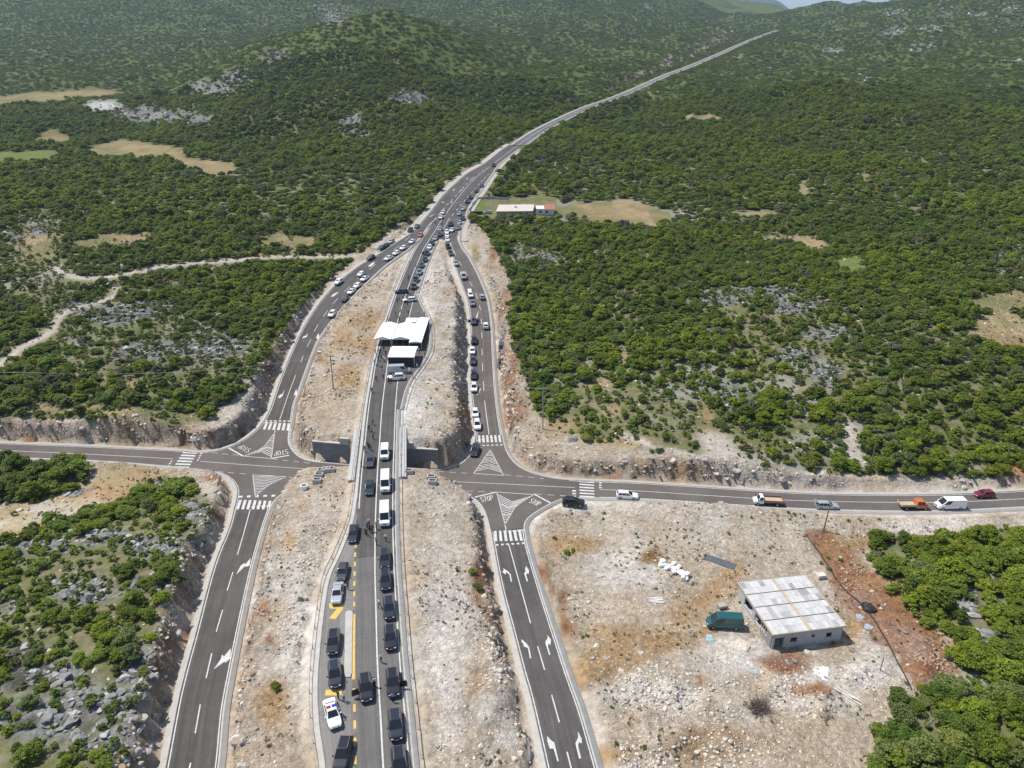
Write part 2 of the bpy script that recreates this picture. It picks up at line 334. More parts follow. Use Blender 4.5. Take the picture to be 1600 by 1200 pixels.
for t in np.linspace(0, 1, 26):
    p = main_c[int(t ** 1.6 * (len(main_c) - 1))]; CTRL.append((p[0], p[1], float(zmain(p[1]))))
CTRL += [(-60, 40, -.3), (60, 40, -2.5), (0, 40, -.5), (-60, 25, 0), (60, 25, -2.5)]
CTRL = np.array(CTRL)
def lg(X, Y): Y = np.maximum(Y, 20); return np.stack([np.clip(X / Y, -1.4, 1.4) * 1.3, np.log(Y)], -1)
def tpsk(r2): return np.where(r2 > 1e-12, .5 * r2 * np.log(np.maximum(r2, 1e-12)), 0)
_c = lg(CTRL[:, 0], CTRL[:, 1]); n = len(_c)
_A = np.zeros((n + 3, n + 3)); _d2 = ((_c[:, None] - _c[None]) ** 2).sum(-1)
_A[:n, :n] = tpsk(_d2) + np.diag(np.interp(CTRL[:, 1], [100, 400, 1000], [2e-4, 3e-4, 4e-4])); _A[:n, n] = 1; _A[:n, n + 1:] = _c; _A[n:, :n] = _A[:n, n:].T
_w = np.linalg.solve(_A, np.concatenate([CTRL[:, 2], [0, 0, 0]]))
def tps(X, Y):
    out = np.empty(X.size); q = lg(X.ravel(), Y.ravel())
    for i in range(0, len(q), 20000):
        s = q[i:i + 20000]; k = tpsk(((s[:, None] - _c[None]) ** 2).sum(-1)); out[i:i + 20000] = k @ _w[:n] + _w[n] + s @ _w[n + 1:]
    return out.reshape(X.shape)
def axis(lo, hi, step, far_lo, far_hi, g):
    a = list(np.arange(lo, hi, step)); s = step
    while a[-1] < far_hi: s = min(s * g, 30); a.append(a[-1] + s)
    s = step
    while a[0] > far_lo: s = min(s * g, 30); a.insert(0, a[0] - s)
    return np.array(a)
AX = axis(-120, 135, .85, -2600, 2300, 1.03); AY = axis(48, 215, .85, 12, 3300, 1.022)
GX, GY = np.meshgrid(AX, AY)
cellx = np.gradient(AX); celly = np.gradient(AY); CELL = np.maximum(cellx[None, :], celly[:, None])
N0 = tps(GX, GY)
_amp = np.interp(GY, [60, 300, 700, 1500], [.5, 1.2, 7, 22]); _sc = np.interp(GY, [60, 300, 700], [14, 26, 60])
N0 += (fbm(GX / 25, GY / 25, 3) - .5) * 1.6 * np.interp(GY, [80, 300], [.5, 1]) + (fbm(GX / 110, GY / 110, 9) - .5) * 2 * np.interp(GY, [200, 500, 1200, 2500], [0, 7, 26, 36])
N0 += (fbm(GX / 40, GY / 40, 12) - .5) * np.interp(GY, [300, 900], [0, 9])
def nearest(X, Y, S):
    """distance and index of nearest sample"""
    d = np.empty(len(X)); ix = np.empty(len(X), int)
    for i in range(0, len(X), 4000):
        q = (X[i:i + 4000, None] - S[None, :, 0]) ** 2 + (Y[i:i + 4000, None] - S[None, :, 1]) ** 2
        k = q.argmin(1); ix[i:i + 4000] = k; d[i:i + 4000] = np.sqrt(q[np.arange(len(k)), k])
    return d, ix
ZT = N0.copy(); DROAD = np.full(GX.shape, 1e3); CUT = np.zeros(GX.shape)
def carve(polys, sh, sf, sc, region):
    global ZT
    idx = np.nonzero(region)
    X = GX[idx]; Y = GY[idx]; S = []; SZ = []
    inside = np.zeros(len(X), bool); zin = np.zeros(len(X))
    for P, zf, nm in polys:
        Q = resample(np.vstack([P, P[:1]]), max(20, int(np.linalg.norm(np.diff(np.vstack([P, P[:1]]), axis=0), axis=1).sum() / 1.2)))
        S.append(Q); SZ.append(zf(Q[:, 1]))
        m = pip(X, Y, P); inside |= m; zin[m] = zf(Y[m])
    S = np.vstack(S); SZ = np.concatenate(SZ)
    d, ix = nearest(X, Y, S); zr = SZ[ix]; d[inside] = 0; zr[inside] = zin[inside]
    cell = CELL[idx]; shv = np.maximum(sh, cell * 1.25 + .6)
    dd = np.maximum(0, d - shv)
    sink = .13 + .04 * cell * (cell > 1.5)
    wob = 1 + .5 * (vnoise(X / 6, Y / 6, 41) - .5)
    lo = zr - sink - sf * dd; hi = zr - sink + sc * wob * dd
    z0 = ZT[idx]; z1 = np.clip(z0, lo, hi)
    CUT[idx] = np.maximum(CUT[idx], np.clip((z0 - hi) / .6, 0, 1) * (dd > .05))
    ZT[idx] = z1; DROAD[idx] = np.minimum(DROAD[idx], d)
pm = {nm: (P, zf, nm) for P, zf, nm in POLYS}
YB0 = float(on(560, 759, zside)[1]); YB1 = float(on(560, 728, zside)[1])      # the underpass
nearreg = (np.abs(GX) < 190) & (GY < 480)
carve([pm['main'], pm['bayL'], pm['bayR']], 1.6, .6, 1.6, nearreg & ~((GY > YB0 - 1.0) & (GY < YB1 + 1.0) & (np.abs(GX - mainx(GY)) < 30)))
carve([pm['merge'], pm['far']], 2.5, .5, 1.2, (GY > 280))
carve([pm['E1b'], pm['E3b'], pm['E5b'], pm['E7b']], 2.0, .6, 2.6, nearreg)
WXL0 = at_z(492, 700, 0)[0]; WXR1 = at_z(690, 720, 0)[0]
_wz = (GX > WXL0 - 1) & (GX < WXR1 + 1)
carve([pm['cross']], 2.0, .55, 3.6, nearreg & ~_wz)
carve([pm['cross']], 1.5, .55, 30, nearreg & _wz)
# rough rock on the cut faces and outcrops
CUT = np.clip(CUT, 0, 1)
for _ in range(2):
    c = CUT.copy(); c[1:-1, 1:-1] = np.maximum(CUT[1:-1, 1:-1], .5 * (CUT[:-2, 1:-1] + CUT[2:, 1:-1]) * .5 + .25 * (CUT[1:-1, :-2] + CUT[1:-1, 2:])); CUT = c

# ---- ground cover zones: outlines on the ground, given by where they are seen
PX, PY, PD = proj(GX, GY, ZT)
_j = 1.0
JX = PX + (fbm(GX / 5, GY / 5, 21, 3) - .5) * np.clip(4500 / PD, 4, 45) ; JY = PY + (fbm(GX / 5, GY / 5, 27, 3) - .5) * np.clip(2400 / PD, 2, 22)
def inpoly(poly): return pip(JX, JY, poly) & (GY > 15)
def ell(cx, cy, rx, ry, dmax=9e9): return np.clip(1.6 - 1.3 * np.sqrt(((JX - cx) / rx) ** 2 + ((JY - cy) / ry) ** 2), 0, 1) * (PD < dmax)
T1 = [(-80, 690), (-80, 655), (0, 652), (150, 660), (250, 668), (330, 650), (395, 600), (430, 550), (470, 490), (520, 432), (560, 398), (620, 352), (652, 318), (688, 280), (735, 247), (790, 210), (815, 232), (772, 300), (740, 345), (765, 375), (795, 430), (795, 520), (812, 580), (832, 640), (870, 672), (1000, 700), (1130, 712), (1200, 735), (1700, 752), (1700, 815), (1560, 830), (1470, 842), (1385, 832), (1362, 860), (1385, 930), (1440, 965), (1485, 990), (1505, 1060), (1430, 1085), (1390, 1105), (1365, 1170), (1345, 1300), (200, 1300), (225, 1120), (252, 1000), (285, 900), (322, 830), (335, 790), (300, 760), (250, 735), (130, 728), (-80, 718)]
GRAVEL = inpoly(T1) * np.clip((345 - GY) / 20, 0, 1)
GRAVEL = np.maximum(GRAVEL, (DROAD < 3.2) * (GY < 345) * 1.0)
T2 = [(-50, 800), (-50, 865), (60, 830), (130, 800), (220, 770), (258, 745), (262, 728), (150, 722), (130, 755), (60, 785)]
BARE = inpoly(T2).astype(float)
TAN = np.zeros(GX.shape)
for p in [[(135, 234), (190, 218), (285, 232), (292, 246), (370, 258), (372, 266), (335, 276), (262, 250), (150, 245)], [(1505, 525), (1530, 497), (1570, 488), (1620, 505), (1620, 548), (1560, 542)], [(850, 328), (900, 318), (980, 312), (1050, 333), (1025, 357), (930, 346)],
          [(-60, 152), (180, 139), (185, 148), (60, 158), (-60, 172)], [(400, 385), (420, 364), (500, 372), (490, 392)], [(110, 385), (150, 366), (235, 362), (240, 378), (130, 392)], [(70, 200), (60, 222), (110, 226), (110, 214)], [(1480, 470), (1600, 455), (1640, 480), (1560, 490)], [(1225, 372), (1260, 368), (1300, 385), (1290, 395)], [(1068, 182), (1120, 180), (1125, 186), (1070, 190)]]:
    TAN = np.maximum(TAN, inpoly(p).astype(float))
for e in [(880, 665, 40, 14), (960, 640, 22, 12), (975, 560, 10, 14), (940, 600, 16, 8), (1100, 650, 12, 22), (60, 385, 40, 30), (80, 640, 60, 10), (200, 645, 70, 8), (290, 655, 40, 8), (210, 600, 20, 10), (120, 590, 14, 10), (970, 690, 60, 10), (1255, 610, 6, 18), (1350, 280, 6, 10), (1255, 295, 5, 14), (1185, 335, 40, 6), (1215, 372, 35, 5), (745, 395, 8, 20), (30, 460, 40, 6), (1330, 690, 8, 16)]:
    TAN = np.maximum(TAN, ell(*e))
GREEN = np.zeros(GX.shape)
for p in [[(-60, 240), (80, 236), (92, 244), (80, 252), (-60, 262)], [(1303, 405), (1345, 402), (1352, 420), (1308, 425)], [(736, 314), (765, 312), (760, 328), (735, 329)]]:
    GREEN = np.maximum(GREEN, inpoly(p).astype(float))
ROCK = np.zeros(GX.shape)
for e in [(548, 188, 26, 14), (560, 215, 30, 14), (640, 155, 38, 14), (330, 138, 50, 14), (370, 120, 30, 12), (225, 180, 62, 16), (290, 185, 50, 14), (520, 30, 20, 8), (430, 90, 22, 12), (620, 100, 12, 6), (695, 172, 12, 8), (330, 45, 24, 4), (520, 12, 30, 4), (845, 408, 52, 13), (812, 387, 26, 9), (905, 352, 40, 9), (930, 405, 45, 10), (870, 345, 30, 6), (1375, 240, 12, 5), (1350, 120, 14, 6), (1440, 75, 26, 4), (1575, 45, 18, 5), (1450, 45, 20, 4), (1330, 6, 26, 5), (1400, 20, 22, 4), (1520, 24, 24, 4), (1580, 12, 24, 4), (1395, 50, 18, 8), (1590, 95, 12, 6), (1300, 80, 20, 6), (1440, 165, 14, 6), (1475, 240, 12, 5), (1290, 235, 12, 5),
          (1200, 455, 70, 12), (1250, 480, 60, 12), (1300, 520, 50, 12), (1240, 560, 40, 16), (1290, 585, 30, 20), (1140, 620, 40, 20), (1580, 400, 40, 14), (1560, 420, 26, 8), (1120, 470, 40, 8),
          (180, 492, 70, 16), (130, 480, 40, 12), (230, 480, 50, 10), (345, 528, 45, 14), (330, 545, 60, 16), (250, 550, 60, 18), (200, 560, 40, 10), (185, 415, 50, 6), (265, 422, 40, 6), (60, 360, 16, 10), (15, 370, 20, 14),
          (135, 925, 48, 24), (215, 912, 40, 14), (245, 855, 60, 22), (165, 838, 40, 14), (60, 852, 60, 12), (20, 940, 30, 20), (120, 765, 26, 10), (245, 760, 22, 14), (235, 1045, 50, 40), (160, 1100, 110, 30), (60, 1060, 90, 26), (70, 1130, 80, 40), (200, 1160, 60, 40), (20, 1020, 40, 16), (300, 800, 26, 16), (310, 880, 22, 40), (1520, 945, 14, 30), (1540, 1000, 30, 12), (1575, 905, 20, 12)]:
    ROCK = np.maximum(ROCK, ell(*e))
ROCK = np.maximum(ROCK, (GY > 330) * np.clip((fbm(GX / 30, GY / 14, 61) - .68) * 9, 0, 1) * (.15 + .35 * (GX > 250)))
WHITE = np.maximum.reduce([ell(160, 165, 32, 9), ell(108, 178, 8, 3)])
REDS = np.maximum.reduce([ell(789, 470, 10, 30), ell(800, 560, 12, 30), ell(808, 640, 14, 30), ell(770, 400, 8, 16), ell(858, 905, 10, 40), ell(880, 960, 10, 30), ell(755, 930, 12, 50)]) * .7
REDS = np.maximum(REDS, inpoly([(1250, 828), (1290, 832), (1340, 880), (1400, 930), (1470, 985), (1503, 1050), (1470, 1072), (1420, 1075), (1400, 1020), (1345, 975), (1300, 925), (1285, 880)]) * .85)
for e in [(1320, 905, 30, 50), (1450, 1040, 40, 40), (727, 650, 10, 26), (797, 590, 8, 34), (797, 659, 11, 14), (850, 890, 14, 12), (878, 935, 12, 16), (750, 905, 12, 24), (765, 955, 12, 16), (700, 715, 18, 10), (960, 745, 14, 6), (1060, 735, 24, 12), (1115, 690, 20, 14), (885, 980, 14, 20), (335, 752, 16, 6), (300, 990, 10, 12), (262, 1022, 18, 12), (412, 950, 14, 20), (420, 1000, 8, 12), (1600, 735, 40, 12), (500, 560, 10, 12), (505, 520, 10, 10), (880, 550, 0.1, .1), (1225, 1035, 40, 22), (1270, 1080, 40, 16), (1090, 1065, 10, 10), (40, 690, 12, 10), (285, 680, 10, 14)]:
    REDS = np.maximum(REDS, ell(*e))
OCHRE = np.zeros(GX.shape)
for e in [(1000, 1000, 90, 26), (940, 1035, 60, 26), (1080, 960, 60, 26), (1130, 920, 40, 20), (950, 1180, 60, 14), (1120, 1170, 80, 30), (1420, 935, 60, 50), (1480, 1010, 30, 50), (1340, 850, 40, 16), (1290, 845, 30, 20), (900, 850, 50, 16), (570, 500, 34, 22), (580, 540, 30, 20), (545, 590, 24, 20), (470, 790, 20, 10), (450, 850, 14, 20), (700, 900, 40, 30), (720, 1060, 40, 40), (1330, 985, 18, 30), (1300, 1005, 20, 14), (540, 530, 30, 20), (160, 770, 90, 16), (230, 745, 40, 10), (430, 1100, 30, 40), (410, 400, 60, 6)]:
    OCHRE = np.maximum(OCHRE, ell(*e) * .8)
BROWN = np.maximum(ell(1018, 868, 14, 14), ell(1028, 878, 8, 8))
PALEG = np.zeros(GX.shape)
for e in [(900, 790, 70, 10), (836, 806, 14, 14), (980, 890, 70, 34), (1170, 1030, 50, 22), (1150, 1010, 40, 14), (1280, 1060, 50, 20), (1360, 1050, 40, 30), (1020, 1090, 90, 24), (470, 1000, 30, 120), (700, 1000, 40, 200), (640, 620, 30, 80), (660, 440, 30, 60)]:
    PALEG = np.maximum(PALEG, ell(*e) * .7)
YARD = inpoly([(733, 308), (880, 308), (880, 341), (800, 342), (735, 341)]).astype(float)
# dirt tracks
TR = np.zeros(GX.shape)
def track(px, w):
    global TR
    pts = []
    for a, b in px: pts.append(ray_ground(a, b)[:2])
    S = smooth(pts, 1.5); reg = np.nonzero((GX > S[:, 0].min() - 9) & (GX < S[:, 0].max() + 9) & (GY > S[:, 1].min() - 9) & (GY < S[:, 1].max() + 9))
    d, _ = nearest(GX[reg], GY[reg], S); TR[reg] = np.maximum(TR[reg], np.clip(1.5 - d / w, 0, 1))
def hgt(X, Y, Z=None):
    Z = ZT if Z is None else Z
    X = np.asarray(X, float); Y = np.asarray(Y, float)
    i = np.clip(np.searchsorted(AX, X) - 1, 0, len(AX) - 2); j = np.clip(np.searchsorted(AY, Y) - 1, 0, len(AY) - 2)
    fx = np.clip((X - AX[i]) / (AX[i + 1] - AX[i]), 0, 1); fy = np.clip((Y - AY[j]) / (AY[j + 1] - AY[j]), 0, 1)
    return (Z[j, i] * (1 - fx) + Z[j, i + 1] * fx) * (1 - fy) + (Z[j + 1, i] * (1 - fx) + Z[j + 1, i + 1] * fx) * fy
def ray_ground(px, py, up=0.0):
    r = ray(px, py); ds = np.concatenate([np.arange(60, 400, .7), np.arange(400, 3400, 5.0)])
    f = CAMZ + r[2] * ds - hgt(r[0] * ds, r[1] * ds) - up
    i = int(np.argmax(f < 0)) if (f < 0).any() else len(ds) - 1
    d = ds[i]; x, y = r[0] * d, r[1] * d
    return np.array([x, y, float(hgt(x, y))])
track([(552, 400), (500, 402), (430, 402), (360, 408), (300, 412), (255, 417), (215, 425), (150, 435), (105, 430), (85, 418)], 2.1)
track([(150, 435), (178, 448), (185, 458), (150, 475), (110, 485), (90, 500), (75, 522), (40, 540), (0, 570)], 1.6)
track([(975, 680), (1000, 690), (1020, 702), (1045, 706), (1090, 716)], 1.2)
track([(1118, 693), (1140, 720), (1165, 748)], 4.0)
track([(1325, 670), (1333, 700), (1338, 722)], 2.0)
_t = TR; TR = np.zeros(GX.shape)
track([(885, 1060), (960, 1030), (1040, 990), (1090, 950), (1130, 920), (1150, 890)], 2.0); track([(900, 1075), (990, 1040), (1060, 1005), (1110, 985)], 1.2); track([(1300, 850), (1360, 900), (1430, 960), (1490, 1030)], 2.4)
RUT = TR; TR = _t; OCHRE = np.maximum(OCHRE, RUT * .8)
CLR = np.zeros(GX.shape); _t = TR.copy(); TR = np.zeros(GX.shape)
track([(552, 404), (500, 406), (430, 406), (360, 412), (300, 417), (255, 422), (215, 430), (150, 441), (100, 438)], 3.0); track([(178, 455), (150, 482), (110, 492), (75, 530), (40, 548), (0, 578)], 1.8); CLR = TR; TR = _t
# natural cover density of trees: 0..1
TREELESS = np.clip(GRAVEL + BARE + TAN + GREEN + WHITE + TR + YARD + CLR, 0, 1)
# small steps in the rock
_rk = np.clip(ROCK * (1 - TREELESS), 0, 1) * (GY < 330)
_st = fbm(GX / 2.6 + GY / 9, GY / 1.5, 71, 4)
ZT = ZT + _rk * (np.floor(_st * 7) / 7 - .4) * 2.0
ZT = ZT + CUT * (fbm(GX / 2.6, GY / 2.6, 77, 4) - .5) * 4.2 * (DROAD > 1.8)
HEAPG = np.zeros(GX.shape)
for e in [(1060, 1075, 80, 26), (1110, 1105, 40, 24), (1010, 1066, 40, 14), (1350, 1055, 44, 30), (1270, 1105, 46, 30), (1215, 1075, 30, 16), (1450, 1050, 34, 24), (1080, 1160, 90, 24), (470, 930, 22, 60), (465, 1040, 20, 50), (480, 850, 20, 40), (770, 1050, 14, 110), (740, 900, 12, 60)]: HEAPG = np.maximum(HEAPG, ell(*e))
ZT = ZT + HEAPG * (DROAD > 3.2) * (.25 + 1.5 * np.clip(fbm(GX / 2.3, GY / 2.3, 111, 4) - .38, 0, 1) * 2)
_g = np.clip(GRAVEL - CUT, 0, 1) * (DROAD > 3.0) * (GY < 330)
ZT = ZT + _g * ((fbm(GX / 3, GY / 3, 83, 4) - .5) * .55 + np.clip(fbm(GX / 7, GY / 7, 87, 3) - .55, 0, 1) * 1.6)

# ---- colours of the ground itself
def C3(*c): return np.array(c, float)
def mixc(A, B, m): return A * (1 - m[..., None]) + B * m[..., None]
n1 = fbm(GX / 4, GY / 4, 31, 4); n2 = fbm(GX / 14, GY / 14, 37, 4); n3 = fbm(GX / 1.7, GY / 1.7, 39, 3)
scrub = mixc(np.broadcast_to(C3(.140, .146, .058), GX.shape + (3,)), C3(.22, .185, .125), np.clip((n3 - .46) * 5, 0, 1) * .8)
scrub = mixc(scrub, C3(.34, .32, .29), np.clip((n2 - .56) * 7, 0, 1) * .6 * (GY < 500))
scrub = mixc(scrub, C3(.085, .112, .026), np.clip((GY - 350) / 350, 0, .92))
col = scrub
gr = mixc(np.broadcast_to(C3(0.466, 0.397, 0.315), GX.shape + (3,)), C3(0.526, 0.470, 0.401), np.clip((n2 - .42) * 4, 0, 1))
gr = mixc(gr, C3(0.371, 0.276, 0.172), np.clip((n1 - .47) * 5, 0, 1) * .55)
gr = mixc(gr, C3(0.397, 0.310, 0.216), np.clip((fbm(GX / 22, GY / 22, 43, 3) - .48) * 5, 0, 1) * .6)
gr = mixc(gr, C3(0.233, 0.216, 0.172), np.clip((n3 - .60) * 6, 0, 1) * .35)
col = mixc(col, gr, GRAVEL)
col = mixc(col, mixc(np.broadcast_to(C3(0.362, 0.284, 0.164), GX.shape + (3,)), C3(0.431, 0.388, 0.319), np.clip((n1 - .45) * 5, 0, 1)), np.clip(BARE, 0, 1))
tan = mixc(np.broadcast_to(C3(0.259, 0.194, 0.099), GX.shape + (3,)), C3(0.172, 0.164, 0.073), np.clip((fbm(GX / 26, GY / 11, 45, 4) - .44) * 6, 0, 1))
tan = mixc(tan, C3(0.328, 0.250, 0.138), np.clip((fbm(GX / 9, GY / 16, 47, 4) - .5) * 6, 0, 1) * .7)
col = mixc(col, tan, np.clip(TAN, 0, 1))
col = mixc(col, C3(.13, .165, .045), GREEN)
col = mixc(col, C3(0.353, 0.220, 0.099), OCHRE * np.clip(n1 * 2.0, 0, 1))
col = mixc(col, C3(0.603, 0.560, 0.500), PALEG)
rockc = mixc(np.broadcast_to(C3(.25, .245, .225), GX.shape + (3,)), C3(.085, .085, .07), np.clip((n3 - .43) * 6, 0, 1))
col = mixc(col, rockc, np.clip(ROCK * 1.15, 0, 1) * (1 - GRAVEL * .8))
col = mixc(col, C3(0.517, 0.500, 0.466), WHITE)
cutc = mixc(np.broadcast_to(C3(0.405, 0.319, 0.237), GX.shape + (3,)), C3(0.147, 0.086, 0.052), np.clip((n3 - .45) * 6, 0, 1) * .75)
cutc = mixc(cutc, C3(0.379, 0.353, 0.319), np.clip((n2 - .5) * 7, 0, 1) * .6)
col = mixc(col, cutc, CUT * .95)
redc = mixc(np.broadcast_to(C3(.22, .088, .036), GX.shape + (3,)), C3(.32, .18, .09), np.clip((n1 - .42) * 5, 0, 1))
col = mixc(col, redc, np.clip(REDS * (.45 + n1 * 1.1), 0, 1))
col = mixc(col, C3(0.207, 0.121, 0.047), BROWN)
col = mixc(col, C3(0.431, 0.379, 0.319), np.clip(TR, 0, 1))
ROUGH = np.clip(GRAVEL * (DROAD > 2.4) + CUT + ROCK + WHITE, 0, 1) * (1 - np.clip(TAN + GREEN, 0, 1))
nx_, ny_ = len(AX), len(AY)
ii = np.arange(nx_ * ny_).reshape(ny_, nx_)
Fq = np.stack([ii[:-1, :-1], ii[:-1, 1:], ii[1:, 1:], ii[1:, :-1]], -1).reshape(-1, 4)
JXw = GX + CUT * (vnoise(GX / 1.6, GY / 1.6, 91) - .5) * .7; JYw = GY + CUT * (vnoise(GX / 1.6, GY / 1.6, 93) - .5) * .7
gme = mesh('ground', np.stack([JXw, JYw, ZT], -1).reshape(-1, 3), Fq, None, True)
ca = gme.color_attributes.new('cover', 'FLOAT_COLOR', 'POINT')
ca.data.foreach_set('color', np.concatenate([np.clip(col, 0, 1), ROUGH[..., None]], -1).astype(np.float32).ravel())
gm = bpy.data.materials.new('ground'); gm.use_nodes = True
nt = gm.node_tree; nn = nt.nodes; L = nt.links; bs = nn['Principled BSDF']; bs.inputs['Roughness'].default_value = .95; bs.inputs['Specular IOR Level'].default_value = .1
at = nn.new('ShaderNodeAttribute'); at.attribute_name = 'cover'; geo = nn.new('ShaderNodeNewGeometry')
def noise(scale, det=5, vec=None):
    q = nn.new('ShaderNodeTexNoise'); q.inputs['Scale'].default_value = scale; q.inputs['Detail'].default_value = det; L.new(vec or geo.outputs['Position'], q.inputs['Vector']); return q
def mrange(src, a, b, c, d):
    q = nn.new('ShaderNodeMapRange'); q.inputs[1].default_value = a; q.inputs[2].default_value = b; q.inputs[3].default_value = c; q.inputs[4].default_value = d; L.new(src, q.inputs[0]); return q.outputs[0]
def math_(op, a, b):
    q = nn.new('ShaderNodeMath'); q.operation = op
    for k, v in enumerate((a, b)):
        if isinstance(v, (int, float)): q.inputs[k].default_value = v
        else: L.new(v, q.inputs[k])
    return q.outputs[0]
na = noise(.9, 6); nb = noise(4.5, 4); nc = noise(.16, 5)
vo = nn.new('ShaderNodeTexVoronoi'); vo.inputs['Scale'].default_value = 1.9; vo.feature = 'F1'
wv = nn.new('ShaderNodeVectorMath'); wv.operation = 'ADD'; L.new(geo.outputs['Position'], wv.inputs[0]); L.new(nb.outputs['Color'], wv.inputs[1]); L.new(wv.outputs[0], vo.inputs['Vector'])
f1 = math_('MULTIPLY', mrange(na.outputs[0], .3, .7, .80, 1.18), mrange(nb.outputs[0], .3, .7, .82, 1.16))
f1 = math_('MULTIPLY', f1, mrange(nc.outputs[0], .3, .7, .88, 1.1))
st = math_('MULTIPLY', mrange(vo.outputs['Color'], 0, 1, -.20, .22), at.outputs['Alpha'])
f1 = math_('MULTIPLY', f1, math_('ADD', st, 1.0))
vo2 = nn.new('ShaderNodeTexVoronoi'); vo2.inputs['Scale'].default_value = 4.6; L.new(wv.outputs[0], vo2.inputs['Vector'])
st2 = math_('MULTIPLY', mrange(vo2.outputs['Color'], 0, 1, -.22, .24), at.outputs['Alpha']); f1 = math_('MULTIPLY', f1, math_('ADD', st2, 1.0))
st3 = math_('MULTIPLY', mrange(vo.outputs['Distance'], .45, .8, 0.06, -.22), at.outputs['Alpha']); f1 = math_('MULTIPLY', f1, math_('ADD', st3, 1.0))
sc_ = nn.new('ShaderNodeVectorMath'); sc_.operation = 'SCALE'; L.new(at.outputs['Color'], sc_.inputs[0]); L.new(f1, sc_.inputs['Scale']); L.new(sc_.outputs[0], bs.inputs['Base Color'])
bp = nn.new('ShaderNodeBump'); bp.inputs['Distance'].default_value = .5; bp.inputs['Strength'].default_value = .7
hh = math_('ADD', math_('MULTIPLY', nb.outputs[0], .25), math_('MULTIPLY', na.outputs[0], .5))
hh = math_('SUBTRACT', hh, math_('MULTIPLY', math_('MULTIPLY', vo.outputs['Distance'], .8), at.outputs['Alpha']))
L.new(hh, bp.inputs['Height']); L.new(bp.outputs[0], bs.inputs['Normal'])
tag(link('ground', gme, [gm]), kind='structure')

# far blue mountains beyond the valley
def ridge(name, Y0, prof, depth, colr):
    xs = np.linspace(prof[0][0], prof[-1][0], 160); hz = np.interp(xs, [p[0] for p in prof], [p[1] for p in prof])
    V = []; 
    for k in range(14):
        t = k / 13.0; w = 1 - abs(t - .5) * 2
        yy = Y0 + (t - .5) * depth; z = -20 + (hz + 20) * w ** .8 + (fbm(xs / 260, np.full_like(xs, yy / 260), 5) - .5) * 90 * w ** .5 * (w < .95)
        V.append(np.stack([xs, np.full_like(xs, yy), z], 1))
    V = np.vstack(V); g = np.arange(14 * 160).reshape(14, 160)
    F = np.stack([g[:-1, :-1], g[:-1, 1:], g[1:, 1:], g[1:, :-1]], -1).reshape(-1, 4)
    tag(link(name, mesh(name, V, F, None, True), [mat(name, colr, .95, var=.3, scale=.01)]), kind='structure')
def rp(px, py, Y):
    r = ray(px, py); d = Y / r[1]; return (r[0] * d, CAMZ + r[2] * d)
ridge('mountain', 9000, [rp(*a, 9000) for a in [(980, 10), (1040, -18), (1110, -8), (1150, -14), (1200, -6), (1240, 10), (1275, 26), (1330, 60)]], 2000, (.035, .05, .035))
ridge('mountain', 14500, [rp(*a, 14500) for a in [(1150, 40), (1215, 20), (1260, 14), (1300, 8), (1340, 11), (1400, 14), (1460, 4), (1540, 12), (1700, 30)]], 3000, (.04, .05, .04))

# ------------------------------------------------------------------ roads, kerbs, markings
def sheet(name, A, B, zf, m, dz, n=None, par=None):
    n = n or max(20, int(np.linalg.norm(np.diff(A, axis=0), axis=1).sum() / 1.5))
    A = resample(A, n); B = resample(B, n)
    V = np.vstack([np.column_stack([A, zf(A[:, 1]) + dz]), np.column_stack([B, zf(B[:, 1]) + dz])])
    F = np.array([(i, i + 1, n + i + 1, n + i) for i in range(n - 1)])
    me = mesh(name, V, F); s_ = np.concatenate([[0], np.cumsum(np.linalg.norm(np.diff((A + B) / 2, axis=0), axis=1))]); nt_ = 0
    for nm_, vals in (('across', np.repeat([0., 1.], n)), ('along', np.tile(s_, 2))): q_ = me.attributes.new(nm_, 'FLOAT', 'POINT'); q_.data.foreach_set('value', vals.astype(np.float32))
    if me.polygons[0].normal.z < 0: me.flip_normals()
    return tag(link(name, me, [m]), kind='structure')
from mathutils.geometry import tessellate_polygon
P = crossP[::2]; tri = tessellate_polygon([[Vector((a, b, 0)) for a, b in P]])
me = mesh('road', np.column_stack([P, zside(P[:, 1])]), [tuple(t) for t in tri])
q_ = me.attributes.new('across', 'FLOAT', 'POINT'); q_.data.foreach_set('value', np.full(len(P), .5, np.float32))
for p_ in me.polygons:
    if p_.normal.z < 0: p_.flip()
tag(link('road', me, [M['asphalt_brown']]), kind='structure')
sheet('road', K['E1b'], K['E2b'], zside, M['asphalt'], .004)
sheet('road', K['E3b'], K['E4b'], zside, M['asphalt_brown'], .004)
sheet('road', K['E5b'], K['E6b'], zside, M['asphalt'], .004)
sheet('road', K['E7b'], K['E8b'], zside, M['asphalt'], .004)
sheet('road', K['FL'], K['FR'], zmain, M['asphalt'], .02)
sheet('road', offset(near_c, HWM), offset(near_c, -HWM), zmain, M['asphalt'], .012)
far_l = far_c + normals(far_c) * HWF[:, None]; far_r = far_c - normals(far_c) * HWF[:, None]
_nb = near_c[near_c[:, 1] < float(on(586, 866, zmain)[1])]; sheet('road', offset(_nb, HWM - .02), offset(_nb, -HWM + .02), zmain, M['asphalt_mid'], .018)
sheet('road', far_l, far_r, zmain, M['asphalt_far'], .03)
_r = LB[:, 1]; sheet('lay_by', LB, np.stack([mainx(_r) - 3.5, _r], 1), zmain, M['asphalt_pale'], .008)
_r = RB[:, 1]; sheet('lay_by', np.stack([mainx(_r) + 3.5, _r], 1), RB, zmain, M['asphalt_brown'], .008)
